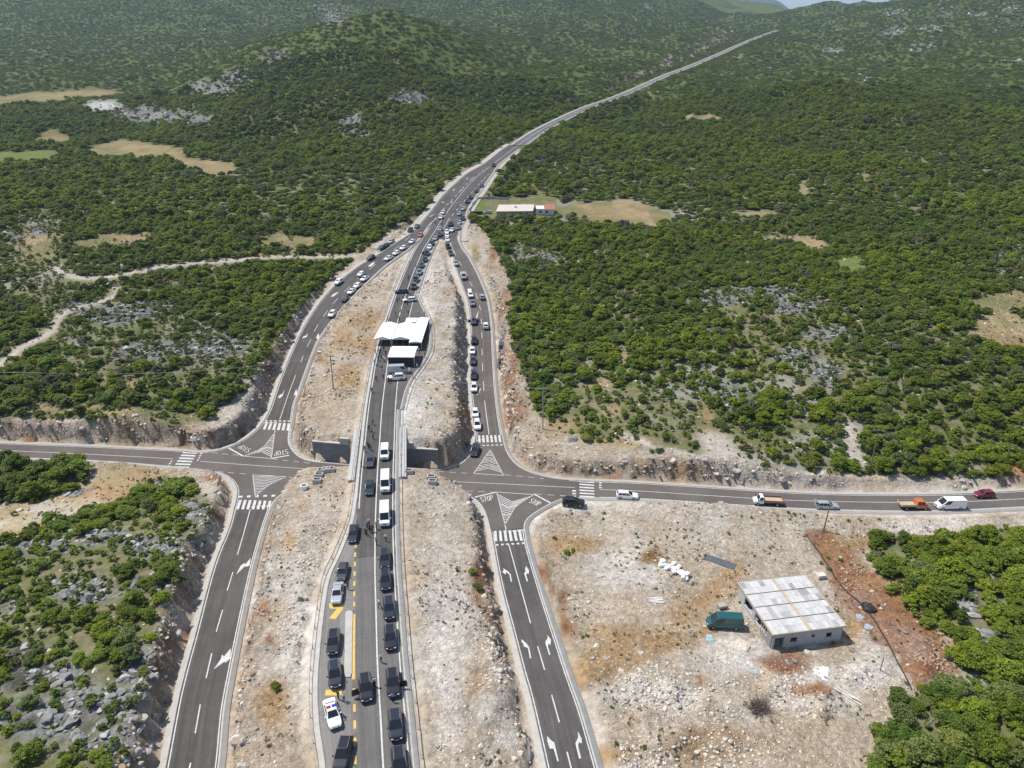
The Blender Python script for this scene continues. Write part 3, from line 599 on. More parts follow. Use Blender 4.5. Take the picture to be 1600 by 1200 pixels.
for s_ in (1, -1):   # pale shoulders of the far road
    e = far_c + normals(far_c) * (s_ * HWF[:, None]); e2 = far_c + normals(far_c) * (s_ * (HWF[:, None] + np.interp(far_c[:, 1], [500, 700, 1600], [1.4, 1.8, 2.0])[:, None]))
    sheet('road_verge', e, e2, zmain, M['verge'], -.03)
for nm_, s_ in (('FL', 1), ('FR', -1)):
    e = K[nm_]; sheet('road_verge', offset(e, s_ * .9), offset(e, s_ * 3.4), zmain, M['verge'], -.02)
def kerb(C, zf, side, prof=((0, -.1), (0, .12), (.28, .12), (.30, .03), (.95, .05), (1.0, -.35))):
    n = max(12, int(np.linalg.norm(np.diff(C, axis=0), axis=1).sum() / 1.5)); C = resample(C, n); N = normals(C) * side
    z = zf(C[:, 1]); V = np.vstack([np.column_stack([C + N * o, z + h]) for o, h in prof]); k = len(prof)
    F = []
    for j in range(k - 1):
        for i in range(n - 1):
            q = (j * n + i, j * n + i + 1, (j + 1) * n + i + 1, (j + 1) * n + i); F.append(q if side < 0 else q[::-1])
    tag(link('kerb', mesh('kerb', V, np.array(F)), [M['kerb']]), kind='structure')
for nm, s_ in dict(E1a=1, E1b=1, E2a=1, E2b=-1, E3a=1, E3b=1, E4a=1, E4b=-1, E5a=-1, E5b=-1, E6a=-1, E6b=1, E7a=-1, E7b=-1, E8a=-1, E8b=1).items():
    kerb(K[nm], zside, s_)
kerb(K['FL'], zmain, 1); kerb(K['FR'], zmain, -1)
mprof = ((0, -.1), (0, .10), (.25, .10), (.27, .05), (.85, .05), (.9, -.5))
_tl = main_c[(main_c[:, 1] > LB[-1][1]) & (main_c[:, 1] < 300)]; kerb(offset(_tl, HWM), zmain, 1, mprof)
kerb(LB, zmain, 1, mprof)
_tr = main_c[(main_c[:, 1] < RB[0][1])]; kerb(offset(_tr, -HWM), zmain, -1, mprof)
kerb(RB, zmain, -1, mprof)
_tr = main_c[(main_c[:, 1] > RB[-1][1]) & (main_c[:, 1] < 310)]; kerb(offset(_tr, -HWM), zmain, -1, mprof)

MW = MB(); MY = MB()
def strip(C, w, zf, dash=None, mb=None, dz=.035, dy=None):
    """painted line along world polyline C; dash = (on, off, phase) in metres"""
    mb = MW if mb is None else mb
    s = np.concatenate([[0], np.cumsum(np.linalg.norm(np.diff(C, axis=0), axis=1))])
    segs = [(0, s[-1])] if not dash else [(a, min(a + dash[0], s[-1])) for a in np.arange(dash[2] if len(dash) > 2 else 0, s[-1], dash[0] + dash[1])]
    for a, b in segs:
        t = np.linspace(a, b, max(2, int((b - a) / 2) + 1)); Q = np.stack([np.interp(t, s, C[:, 0]), np.interp(t, s, C[:, 1])], 1); N = normals(Q) * w / 2
        z = zf(Q[:, 1]) + dz; n = len(t)
        V = np.vstack([np.column_stack([Q - N, z]), np.column_stack([Q + N, z])])
        mb.add(V, [(i, i + 1, n + i + 1, n + i) for i in range(n - 1)])
def poly(px, zf, mb=None, dz=.035):
    mb = MW if mb is None else mb; W_ = [on(a, b, zf) for a, b in px]
    V = [(x, y, float(zf(y)) + dz) for x, y in W_]
    area = sum(W_[i][0] * W_[(i + 1) % len(W_)][1] - W_[(i + 1) % len(W_)][0] * W_[i][1] for i in range(len(W_)))
    if area < 0: V = V[::-1]
    if len(V) > 4:
        for t in tessellate_polygon([[Vector((v[0], v[1], 0)) for v in V]]): mb.add([V[k] for k in t], [(0, 1, 2)])
    else: mb.add(V, [tuple(range(len(V)))])
def zebra(a, b, c, d, n, zf, fill=.55):
    """n bars between edge a-b and edge d-c (pixel corners)"""
    A, B, C_, D = [on(*p, zf) for p in (a, b, c, d)]
    for i in range(n):
        t0 = (i + .5 - fill / 2) / n; t1 = (i + .5 + fill / 2) / n
        q = [A + (B - A) * t0, A + (B - A) * t1, D + (C_ - D) * t1, D + (C_ - D) * t0]
        V = [(x, y, float(zf(y)) + .035) for x, y in q]
        if (q[1][0] - q[0][0]) * (q[2][1] - q[0][1]) - (q[1][1] - q[0][1]) * (q[2][0] - q[0][0]) < 0: V = V[::-1]
        MW.add(V, [(0, 1, 2, 3)])
def line(px, w, zf, dash=None, mb=None): strip(curve(px, zf, 1.0) if len(px) > 2 else resample(np.array([on(*p, zf) for p in px]), 12), w, zf, dash, mb)
# edge lines
for nm, s_ in dict(E1b=-1, E2b=1, E3b=-1, E4b=1, E5b=1, E6b=-1, E7b=1, E8b=-1).items(): strip(offset(K[nm], s_ * .25), .16, zside)
strip(offset(K['E4a'][25:], -.25), .16, zside); strip(offset(K['E8a'][20:], .25), .16, zside); strip(offset(K['E1a'], -.25), .16, zside); strip(offset(K['E5a'], .25), .14, zside)
strip(offset(K['FL'], -.35), .2, zmain); strip(offset(K['FR'], .35), .2, zmain)
strip(main_c[main_c[:, 1] < 560], .22, zmain)
strip(far_c, .30, zmain); strip(far_l - normals(far_c) * .4, .3, zmain, dz=.05); strip(far_r + normals(far_c) * .4, .3, zmain, dz=.05)
ml = main_c[(main_c[:, 1] > LB[-1][1] - 4) & (main_c[:, 1] < 330)]; strip(offset(ml, 3.25), .2, zmain)
strip(offset(main_c[main_c[:, 1] < 345], -3.25), .2, zmain)
# lane lines of the merge
line([(671, 352), (683, 339), (697, 322), (715, 303), (735, 282), (760, 262)], .25, zmain, (4, 5))
line([(700, 345), (712, 330), (724, 316), (745, 292), (765, 270)], .25, zmain, (4, 5))
line([(663, 362), (672, 350), (682, 341)], .22, zmain)
# cross road
line([(-40, 700), (0, 703.5), (100, 708), (200, 713), (270, 717)], .16, zside)
line([(313, 721), (400, 727.5), (480, 733), (560, 740), (640, 747), (700, 752), (800, 757), (898, 762)], .16, zside)
line([(937, 765), (1000, 767.5), (1100, 774), (1240, 782), (1465, 785), (1600, 779.5), (1650, 777)], .16, zside)
line([(315, 706), (345, 709), (380, 712), (395, 713)], .14, zside, (1.5, 1.2)); line([(425, 717), (460, 721), (484, 724)], .14, zside, (1.5, 1.2))
line([(322, 736), (350, 738), (386, 741)], .14, zside, (1.5, 1.2)); line([(452, 746), (488, 750)], .14, zside, (1.5, 1.2))
line([(684, 737), (720, 739), (738, 740)], .14, zside, (1.5, 1.2)); line([(788, 742), (820, 745), (850, 748)], .14, zside, (1.5, 1.2))
line([(690, 765), (720, 767), (770, 769)], .14, zside, (1.5, 1.2)); line([(836, 772), (860, 773.5), (885, 775)], .14, zside, (1.5, 1.2))
# zebra crossings and give-way dashes
zebra((409, 671), (453, 673), (455, 662), (414, 659), 6, zside); zebra((412, 658.6), (455, 659.2), (455.5, 657.4), (413, 656.8), 6, zside, .6)
zebra((367, 796), (423, 796), (426, 783), (372, 781), 7, zside); zebra((369, 778), (433, 776), (434, 773), (370, 775), 5, zside, .45)
zebra((746, 691.5), (785, 691), (783, 680), (745.5, 680.5), 6, zside); zebra((752, 697), (787, 696), (786.5, 694.5), (752, 695.5), 5, zside, .55)
zebra((771, 846), (819, 845), (815, 828), (770, 830), 6, zside); zebra((773, 853), (822, 850), (821, 847.5), (772.5, 850.5), 6, zside, .5)
zebra((287, 705), (270, 732), (294, 733), (309, 706), 6, zside, .5); zebra((314, 707), (307, 721), (309.5, 721), (317, 707), 4, zside, .5); zebra((268, 719), (260, 730), (264, 730), (270, 719), 3, zside, .5)
zebra((905, 750), (906, 778), (929, 779), (928, 752), 6, zside, .45); zebra((936, 753), (936, 764), (940, 764), (940, 753), 3, zside, .5); zebra((894, 765), (894, 778), (900, 778), (900, 765), 3, zside, .5)
# stop lines
for a, b in (((357, 700), (380, 713)), ((424, 716.5), (452, 711.5)), ((742, 777), (776, 769)), ((834, 772), (860, 786))): line([a, b], .4, zside)
# hatched triangles
def hatch(tip, b1, b2, zf, n, mid=None, curve1=None):
    T, A, B = [on(*p, zf) for p in (tip, b1, b2)]
    e1 = resample(np.array([T, *( [on(*curve1, zf)] if curve1 else [] ), A]), 30); e2 = resample(np.array([T, B]), 30)
    strip(e1, .18, zf); strip(e2, .18, zf); strip(resample(np.array([A, B]), 10), .18, zf)
    for i in range(1, n):
        t = i / n; k = int(t * 29); a = e1[k]; b = e2[k]; m_ = (a + b) / 2; dirn = (T - (A + B) / 2); dirn = dirn / np.linalg.norm(dirn)
        m_ = m_ + dirn * np.linalg.norm(a - b) * (mid if mid is not None else .28) * -1
        strip(np.array([a, m_]), .20, zf); strip(np.array([m_, b]), .20, zf)
hatch((429, 677), (380, 713), (424, 716.5), zside, 16, -.3, (411, 700))
hatch((399, 776), (447, 745), (395, 742), zside, 14, .1, (416, 760))
hatch((766, 703), (740, 740), (787, 743), zside, 13, -.25)
hatch((789, 820), (834, 773), (776, 769), zside, 16, -.35, (805, 792))
line([(789, 820), (791, 829)], .18, zside); line([(429, 677), (430, 672)], .18, zside)
# rumble ticks at two corners
for C in (K['E2a'], K['E7a']):
    Q = offset(C, .45 if C is K['E2a'] else -.45); Q = Q[4:26] if C is K['E2a'] else Q[-34:-8]
    strip(Q, .8, zside, (.35, .45), None, .13)
# centre lines of the ramps
line([(437, 656), (450, 618), (462, 586)], .16, zside)
for seg in ([(470, 566), (474, 556)], [(480, 542), (486, 530)], [(491, 518), (497, 507)], [(505, 495), (512, 485)], [(520, 475), (528, 466)], [(538, 456), (547, 447)], [(558, 436), (568, 427)], [(577, 421), (587, 413)], [(597, 406), (606, 399)], [(615, 391), (624, 384)], [(633, 376), (641, 369)],
            [(391, 796), (371, 867)], [(364, 894), (355, 923)], [(348, 953), (338, 987)], [(331, 1021), (322, 1060)], [(313, 1101), (305, 1146)], [(298, 1192), (288, 1236)],
            [(795, 851), (829, 974)], [(840, 1010), (851, 1047)], [(862, 1086), (874, 1129)], [(886, 1175), (900, 1230)],
            [(764, 679), (757, 626)], [(756, 611), (755, 596)], [(754, 580), (754, 568)], [(753.5, 555), (753, 545)], [(753, 529), (752.6, 519)], [(752.4, 507), (752, 498)], [(751, 485), (749, 477)], [(746, 467), (743, 458)], [(738, 448), (734, 440)], [(730, 431), (726, 424)], [(721, 415), (717, 408)], [(712, 399), (709, 392)]):
    line(seg, .18, zside)
# arrows, as they lie
def arrow_turn(px, zf):  poly(px, zf)
for a in ([(798, 909), (796, 898), (791, 894), (790, 898), (785, 894), (787, 891), (786, 888), (794, 893), (798, 898), (800, 909)],
          [(823, 909), (819, 896), (822, 892), (820, 891), (822, 885), (826.5, 891), (826, 897), (824, 896), (822, 898), (825, 908)],
          [(828, 1029), (825, 1013), (818, 1010), (818, 1007), (815, 1003), (815, 999), (823, 1006), (827, 1012), (830, 1028)],
          [(858, 1024), (853, 1008), (852, 1003), (856, 997), (855, 992), (861, 1000), (860, 1008), (857, 1006), (856, 1010), (860, 1023)],
          [(871, 1190), (865, 1170), (859, 1170), (855, 1158), (855, 1150), (861, 1157), (866, 1160), (868, 1168), (873, 1190)],
          [(905, 1186), (899, 1162), (903, 1153), (903, 1143), (909, 1155), (909, 1162), (905, 1160), (903, 1164), (908, 1185)],
          [(369, 898), (376, 884), (382, 880), (383, 882), (392, 872), (390, 884), (384, 886), (384, 884)],
          [(334, 1046), (345, 1030), (347, 1023), (350, 1026), (361, 1013), (360, 1029), (352, 1036), (351, 1034)],
          [(434, 622), (437, 617), (441, 616), (444, 609), (442, 618), (438, 622)], [(459, 618), (461, 612), (463, 608), (464, 613), (466, 617), (463, 622), (462, 617)],
          [(472, 529), (474, 526), (479, 524), (481, 520), (480, 526), (476, 528)], [(494, 528), (496, 523), (498, 521), (499, 525), (497, 531)],
          [(517, 463), (522, 459), (527, 457), (529, 457), (524, 461), (520, 464)], [(575, 416), (581, 411), (586, 409), (583, 414), (578, 417)],
          [(743, 498), (745, 492), (748, 485), (746, 496)], [(745, 618), (747, 611), (752, 606), (749, 614)]):
    poly(a, zside)
for a in ([(670, 339), (676, 336), (680, 334), (674, 338)], [(690, 316), (694, 315), (692, 317)], [(705, 318), (707, 314), (704, 316)], [(707, 297), (711, 295), (709, 298)], [(718, 299), (721, 296), (722, 297)], [(728, 280), (732, 277), (730, 280)], [(736, 281), (738, 278), (739, 279)]): poly(a, zmain)
# STOP lettering (stroke letters laid on the lane)
GL = dict(S=[[(1, .92), (.5, 1), (0, .85), (.1, .6), (.9, .42), (1, .15), (.5, 0), (0, .1)]], T=[[(0, 1), (1, 1)], [(.5, 1), (.5, 0)]], O=[[(.5, 1), (0, .75), (0, .25), (.5, 0), (1, .25), (1, .75), (.5, 1)]], P=[[(0, 0), (0, 1), (.8, .98), (1, .75), (.8, .52), (0, .5)]])
def word(txt, bl, br, tl, zf):
    A, B, T = [on(*p, zf) for p in (bl, br, tl)]; ex = (B - A); ey = (T - A); n = len(txt)
    for i, ch in enumerate(txt):
        for st_ in GL[ch]:
            q = np.array([A + ex * ((i + .12 + .68 * u) / n) + ey * v for u, v in st_])
            for k in range(len(q) - 1): strip(np.array([q[k], q[k + 1]]), .17, zf)
word('STOP', (752, 785), (772, 781), (750, 777.5), zside); word('STOP', (826, 785), (841, 792), (832, 778.5), zside)
word('STOP', (450, 702), (427, 706), (451, 709), zside); word('STOP', (393, 702), (377, 693.5), (387, 708), zside)
# yellow lay-by markings
yl = offset(main_c, 3.45)
Yb = lambda py: on(555, py, zmain)[1]
seg = yl[(yl[:, 1] < Yb(832)) & (yl[:, 1] > Yb(950))][::-1]; strip(seg, .32, zmain, (1.2, 1.3), MY)
seg = yl[(yl[:, 1] < Yb(950)) & (yl[:, 1] > Yb(1070))]; strip(seg, .42, zmain, None, MY)
seg = yl[(yl[:, 1] < Yb(1075))][::-1]; strip(seg, .34, zmain, (1.3, 1.4), MY)
for a in ([(514, 943), (537, 943), (536, 952), (515, 951)], [(526, 952), (536, 952), (524, 968), (514, 966), (517, 963)], [(509, 1078), (535, 1077), (533, 1087), (508, 1087)]): poly(a, zmain, MY)
tag(MW.build('road_marking', M['white_paint']), kind='structure'); tag(MY.build('road_marking', M['yellow_paint']), kind='structure')

# ------------------------------------------------------------------ lay-by island, bridge, walls, guard rails
pi = [on(*p, zmain) for p in [(540, 958), (543, 955), (549, 955), (551, 959), (550, 1052), (547, 1059), (541, 1059), (538, 1054)]]
mb = MB(); n = len(pi); zz = float(zmain(pi[0][1]))
for s_, (h, k) in enumerate(((0, 1), (.16, 1), (.18, .9))):
    c = np.mean(pi, 0); mb.v += [tuple(map(float, (c[0] + (p[0] - c[0]) * (k if k < 1 else 1), p[1] + (0 if k == 1 else (c[1] - p[1]) * .01), float(zmain(p[1])) + h))) for p in pi]
mb.f = [(s_ * n + i, (s_ + 1) * n + i, (s_ + 1) * n + (i + 1) % n, s_ * n + (i + 1) % n)[::-1] for s_ in (0, 1) for i in range(n)] + [tuple(2 * n + i for i in range(n))][0:1]
mb.m = [0] * len(mb.f); me = mb.mesh('island'); bm = bmesh.new(); bm.from_mesh(me); bmesh.ops.recalc_face_normals(bm, faces=bm.faces); bm.to_mesh(me); bm.free()
tag(link('traffic_island', me, [M['kerb']]), 'long narrow pale concrete island beside the yellow line of the lay-by', 'traffic island')
# bridge
yA = float(on(590, 748, zmain)[1]); yB = float(on(594, 671, zmain)[1]); ym = (yA + yB) / 2; zb = float(zmain(ym)); xb = float(mainx(ym))
br = empty('road_bridge', (xb, ym, ZC)); tag(br, 'concrete road bridge carrying the car-lined main road over the cross road', 'bridge')
ang = math.atan2(float(mainx(yB) - mainx(yA)), yB - yA); Lb = yB - yA; hz = zb - ZC
rot = lambda x, y: (x * math.cos(-ang) - y * math.sin(-ang), x * math.sin(-ang) + y * math.cos(-ang))
slope = float(zmain(yB) - zmain(yA))
def slab(x0, x1, y0, y1, z0, z1, mb):
    V = []
    for z in (z0, z1):
        for x, y in ((x0, y0), (x1, y0), (x1, y1), (x0, y1)):
            X, Y = rot(x, y); V.append((X, Y, z + slope * y / Lb))
    mb.add(V, [(3, 2, 1, 0), (4, 5, 6, 7), (0, 1, 5, 4), (1, 2, 6, 5), (2, 3, 7, 6), (3, 0, 4, 7)])
mb = MB(); slab(-5.9, 5.9, -Lb / 2, Lb / 2, hz - 1.05, hz - .06, mb); mb.build('deck', M['concrete'], br)
for s_ in (-1, 1):
    mb = MB(); slab(*sorted((s_ * 4.45, s_ * 6.0)), -Lb / 2 - .3, Lb / 2 + .3, hz - .05, hz + .22, mb); slab(*sorted((s_ * 5.2, s_ * 5.6)), -Lb / 2 - .3, Lb / 2 + .3, hz + .225, hz + .34, mb); mb.build('parapet', M['concrete'], br)
def wall(x0, y0, x1, y1, z0, z1, th, name, m, par):
    o = Vector(par.location); a = Vector((x0, y0)); b = Vector((x1, y1)); c = (a + b) / 2; mb = MB()
    mb.box((c.x - o.x, c.y - o.y, (z0 + z1) / 2 - o.z), ((b - a).length, th, z1 - z0), 0, math.atan2(y1 - y0, x1 - x0))
    return mb.build(name, m, par)
yf = YB1 + 2.0; yn = YB0 - 2.0
wall(xb - 6.2, yf, xb + 6.2, yf, ZC - .3, zb - 1.06, .8, 'abutment', M['concrete_shaded'], br); wall(xb - 6.2, yn, xb + 6.2, yn, ZC - .3, zb - 1.06, .8, 'abutment', M['concrete_shaded'], br)
def face_wall(pxa, pxb, htop, step, label):
    a = at_z(*pxa, ZC); b = at_z(*pxb, ZC)
    t = empty('retaining_wall', (float((a[0] + b[0]) / 2), float((a[1] + b[1]) / 2), ZC)); tag(t, label, 'wall')
    L_ = math.hypot(b[0] - a[0], b[1] - a[1]); rz = math.atan2(b[1] - a[1], b[0] - a[0]); t.rotation_euler = (0, 0, rz)
    mb = MB(); mb.box((0, 0, htop / 2 - .15), (L_, .6, htop + .3))
    for i in range(1, 5): mb.box((0, -.315, htop * i / 5), (L_, .03, .05))
    for i in range(1, int(L_ / 2.2)): mb.box((-L_ / 2 + i * 2.2, -.318, htop / 2), (.04, .036, htop))
    mb.build('wall_panel', M['concrete_shaded'], t)  # front coloured dark for the shade it stands in
    mb = MB(); mb.box((0, .05, htop + .1), (L_ + .1, .8, .2)); mb.build('coping', M['concrete'], t)
    mb = MB(); mb.box((step * (L_ / 2 - 1.1), .02, htop + .9), (2.2, .7, 1.38)); mb.build('end_block', M['concrete'], t)
    return t
face_wall((492, 717), (549, 722), 4.7, 1, 'tall block retaining wall with painted-in shade left of the road bridge'); face_wall((633, 727), (685, 730), 4.6, -1, 'tall block retaining wall with painted-in shade right of the road bridge')
def hollow_block(px, py, label, z=None, n=2):
    p = ray_ground(px, py); zz = p[2] - .4 if z is None else z
    t = empty('hollow_block', (p[0], p[1], zz), random.uniform(-.1, .1)); tag(t, label, 'concrete block', 'hollow concrete blocks at the bridge ends')
    mb = MB(); w, d, h = 1.7, 1.2, 1.25
    mb.box((0, -d / 2 + .1, h / 2), (w, .2, h)); mb.box((0, d / 2 - .1, h / 2), (w, .2, h)); mb.box((-w / 2 + .1, 0, h / 2), (.2, d - .4, h)); mb.box((w / 2 - .1, 0, h / 2), (.2, d - .4, h))
    mb.build('shell', M['concrete'], t); mb = MB(); mb.box((0, 0, .45), (w - .41, d - .41, .3)); mb.build('gravel_fill', M['verge'], t)
for q in [(496, 754, 'hollow concrete block nearest the cross road, lowest of the stepped row left of the bridge'), (499, 746, 'second hollow concrete block up the stepped row left of the bridge'), (503, 740, 'third hollow concrete block up the stepped row left of the bridge'), (510, 737, 'fourth hollow concrete block up the stepped row left of the bridge'), (517, 736, 'hollow concrete block of the stepped row left of the bridge, nearest the deck'), (674, 749, 'upper hollow concrete block on the bank right of the bridge'), (676, 757, 'lower hollow concrete block on the bank right of the bridge'), (639, 740, 'pale concrete end block close under the right bridge parapet')]: hollow_block(*q)
for q, l_ in [((305, 693), 'white concrete pipe ring under the rock cut'), ((476, 765), 'white concrete pipe ring on the dirt left of the bridge')]:
    p = ray_ground(*q); mb = MB(); n = 18
    for r_, z_ in ((.75, 0), (.75, .9), (.58, .9), (.58, .1)): mb.v += [(r_ * math.cos(2 * math.pi * k / n), r_ * math.sin(2 * math.pi * k / n), z_) for k in range(n)]
    mb.f = [(j * n + k, j * n + (k + 1) % n, (j + 1) * n + (k + 1) % n, (j + 1) * n + k) for j in range(3) for k in range(n)]; mb.m = [0] * len(mb.f)
    tag(mb.build('pipe_ring', M['canvas'], None, (p[0], p[1], p[2] - .05)), l_, 'pipe ring')
def guardrail(C, label, zf=zmain, h=.72, every=4.0, maxp=95):
    C = np.asarray(C); L_ = np.linalg.norm(np.diff(C, axis=0), axis=1).sum(); C = resample(C, max(4, int(L_ / 2)))
    o = Vector((C[0][0], C[0][1], float(zf(C[0][1])))); t = empty('guard_rail', o); tag(t, label, 'guard rail')
    N = normals(C); z = zf(C[:, 1]) - o.z; X = C - np.array([o.x, o.y]); n = len(C); prof = ((0, h + .12), (.05, h + .07), (0, h), (.05, h - .07), (0, h - .14), (-.03, h - .14), (-.03, h + .12))
    V = np.vstack([np.column_stack([X + N * a, z + b]) for a, b in prof]); k = len(prof)
    F = np.array([(j * n + i, j * n + i + 1, ((j + 1) % k) * n + i + 1, ((j + 1) % k) * n + i) for j in range(k) for i in range(n - 1)])
    link('rail', mesh('rail', V, F), [M['steel']], t)
    P_ = resample(np.column_stack([X, z]), min(maxp, max(3, int(L_ / every)))); pm_ = MB().box((0, 0, h / 2 - .2), (.12, .08, h + .5)).mesh('rail_post'); pm_.materials.append(M['steel'])
    for p in P_: link('post', pm_, (), t, tuple(map(float, p)))
gl = np.vstack([offset(LB, 1.15), offset(main_c[(main_c[:, 1] > LB[-1][1] + 3) & (main_c[:, 1] < 215)], HWM + 1.1)])
guardrail(gl, 'long steel guard rail along the left edge of the lay-by and bridge', maxp=90)
guardrail(offset(main_c[(main_c[:, 1] > 216) & (main_c[:, 1] < 305)], HWM + 1.1), 'steel guard rail left of the main road beyond the white tents')
guardrail(offset(main_c[main_c[:, 1] < RB[0][1]], -HWM - 1.1), 'long steel guard rail along the right edge of the main road below the tents')
guardrail(offset(RB, -1.15), 'curved steel guard rail bending round the right side of the white tents')
guardrail(offset(main_c[(main_c[:, 1] > RB[-1][1] + 1) & (main_c[:, 1] < 300)], -HWM - 1.1), 'steel guard rail right of the queued cars beyond the white tents')
fo = far_c[(far_c[:, 1] < 900)]; guardrail(fo + normals(fo) * -(np.interp(fo[:, 1], [500, 900], [6, 5.6])[:, None]), 'far guard rail on the right side of the distant climbing road')

# ------------------------------------------------------------------ trees, undergrowth, loose stone
LEAF = {'green': leaf_mat('leaf_green', (.158, .216, .024), .28), 'dark': leaf_mat('leaf_dark', (.116, .168, .024), .2), 'olive': leaf_mat('leaf_olive', (.168, .198, .050), .2), 'light': leaf_mat('leaf_light', (.192, .244, .026), .22),
        'mixed': leaf_mat('leaf_mixed', (.158, .208, .030), .42)}
LEAF['dry'] = leaf_mat('leaf_dry', (.17, .15, .10), .3)
def crown_geo(seed, rad, hgt_, nc, per, leaf, base=.25):
    """leaf-sized faces in clumps spread through a lopsided crown; returns V,F"""
    r = np.random.default_rng(seed); V = []
    cen = []
    for i in range(nc):
        a = r.uniform(0, 2 * np.pi); u = r.uniform(-.25, 1) ; rr = np.sqrt(max(0, 1 - u * u)) * r.uniform(.55, 1.0)
        lob = 1 + .28 * np.sin(2 * a + seed) + .16 * np.sin(3 * a + 2.1 * seed)
        cen.append((np.cos(a) * rr * rad * .78 * lob, np.sin(a) * rr * rad * .78 * lob, hgt_ * (base + (1 - base) * (.36 + .52 * u * r.uniform(.75, 1.08)))))
    cen = np.array(cen); cr = rad * r.uniform(.15, .36, nc)
    k = nc * per; ci = np.repeat(np.arange(nc), per)
    d = r.normal(size=(k, 3)); d /= np.linalg.norm(d, axis=1, keepdims=True); d[:, 2] = np.abs(d[:, 2]) * r.choice([1, 1, 1, -.7], k)
    p = cen[ci] + d * (cr[ci] * r.uniform(.55, 1.05, k) ** .6)[:, None] * np.array([1, 1, .8])
    nrm = d * .7 + r.normal(size=(k, 3)) * .5 + np.array([0, 0, .85]); nrm /= np.linalg.norm(nrm, axis=1, keepdims=True)
    t = np.cross(nrm, r.normal(size=(k, 3))); t /= np.linalg.norm(t, axis=1, keepdims=True); b = np.cross(nrm, t)
    s = leaf * r.uniform(.6, 1.3, k); sa = (s * .5)[:, None]; sb = (s * r.uniform(.28, .5, k))[:, None]
    V = np.stack([p - t * sa, p - b * sb, p + t * sa, p + b * sb], 1).reshape(-1, 3)
    V[:, 2] = np.maximum(V[:, 2], .12)
    F = np.arange(k * 4).reshape(k, 4); return V, F
def trunk_geo(seed, h, rad, r0):
    r = random.Random(seed); mb = MB(); lx, ly = r.uniform(-.3, .3), r.uniform(-.3, .3)
    mb.tube([(0, 0, -.5), (lx * .3, ly * .3, h * .25), (lx, ly, h * .55), (lx * 1.5, ly * 1.4, h * .85)], [r0 * 1.25, r0, r0 * .7, r0 * .25], 7)
    for i in range(4):
        a = i * 1.57 + r.uniform(-.4, .4); q = rad * r.uniform(.5, .75)
        mb.tube([(lx * .4, ly * .4, h * (.22 + .08 * i)), (lx * .5 + math.cos(a) * q * .5, ly * .5 + math.sin(a) * q * .5, h * (.42 + .06 * i)), (math.cos(a) * q, math.sin(a) * q, h * (.58 + .08 * i))], [r0 * .55, r0 * .4, r0 * .12], 5)
    return mb
NEARC = []; TRUNKS = []
for i in range(7):
    NEARC.append(crown_geo(100 + i, 1.0, [1.55, 1.8, 1.35, 1.65, 1.45, 1.95, 1.5][i], [38, 44, 34, 46, 32, 40, 48][i], 74, .135, .14)); TRUNKS.append(trunk_geo(i, 1.5, 1.0, .07))
CROWN_ME = {}
for k in ('green', 'dark', 'olive', 'light'):
    for i in range(7):
        me = mesh('crown', *NEARC[i]); me.materials.append(LEAF[k]); CROWN_ME[k, i] = me
TRUNK_ME = []
for t in TRUNKS: me = t.mesh('trunk', True); me.materials.append(M['bark']); TRUNK_ME.append(me)
SRC = {}
def source(coll, name, V, F, m, extra=None):
    me = mesh(name, V, F); me.materials.append(m)
    o = bpy.data.objects.new(name, me); coll.objects.link(o); return o
def srccoll(name): return bpy.data.collections.new(name)
def scatter(name, coll, P, scale, rot, idx, kind='stuff', zs=None):
    """one object: points that carry instances of the meshes in coll"""
    me = bpy.data.meshes.new(name); P = np.asarray(P, np.float32); me.vertices.add(len(P)); me.vertices.foreach_set('co', P.ravel())
    sc = np.repeat(np.asarray(scale, np.float32)[:, None], 3, 1)
    if zs is not None: sc[:, 2] *= zs; u_ = np.random.default_rng(3).uniform(.78, 1.28, len(P)); sc[:, 0] *= u_; sc[:, 1] /= u_
    a = me.attributes.new('size', 'FLOAT_VECTOR', 'POINT'); a.data.foreach_set('vector', sc.ravel())
    ro = np.zeros((len(P), 3), np.float32); ro[:, :] = np.asarray(rot, np.float32).reshape(len(P), -1) if np.ndim(rot) == 2 else 0
    if np.ndim(rot) == 1: ro[:, 2] = rot
    a = me.attributes.new('turn', 'FLOAT_VECTOR', 'POINT'); a.data.foreach_set('vector', ro.ravel())
    a = me.attributes.new('pick', 'INT', 'POINT'); a.data.foreach_set('value', np.asarray(idx, np.int32))
    o = bpy.data.objects.new(name, me); COL.objects.link(o)
    g = bpy.data.node_groups.new(name, 'GeometryNodeTree'); g.interface.new_socket('Geometry', in_out='INPUT', socket_type='NodeSocketGeometry'); g.interface.new_socket('Geometry', in_out='OUTPUT', socket_type='NodeSocketGeometry')
    N = g.nodes; Lk = g.links; gi = N.new('NodeGroupInput'); go = N.new('NodeGroupOutput'); ip = N.new('GeometryNodeInstanceOnPoints'); ci = N.new('GeometryNodeCollectionInfo')
    ci.inputs['Collection'].default_value = coll; ci.inputs['Separate Children'].default_value = True; ci.inputs['Reset Children'].default_value = True
    def at(nm, typ):
        q = N.new('GeometryNodeInputNamedAttribute'); q.data_type = typ; q.inputs['Name'].default_value = nm; return [s for s in q.outputs if s.enabled and s.name == 'Attribute'][0]
    Lk.new(gi.outputs[0], ip.inputs['Points']); Lk.new(ci.outputs[0], ip.inputs['Instance']); ip.inputs['Pick Instance'].default_value = True
    Lk.new(at('pick', 'INT'), ip.inputs['Instance Index']); Lk.new(at('turn', 'FLOAT_VECTOR'), ip.inputs['Rotation']); Lk.new(at('size', 'FLOAT_VECTOR'), ip.inputs['Scale'])
    Lk.new(ip.outputs[0], go.inputs[0]); md = o.modifiers.new('scatter', 'NODES'); md.node_group = g
    return tag(o, kind=kind)
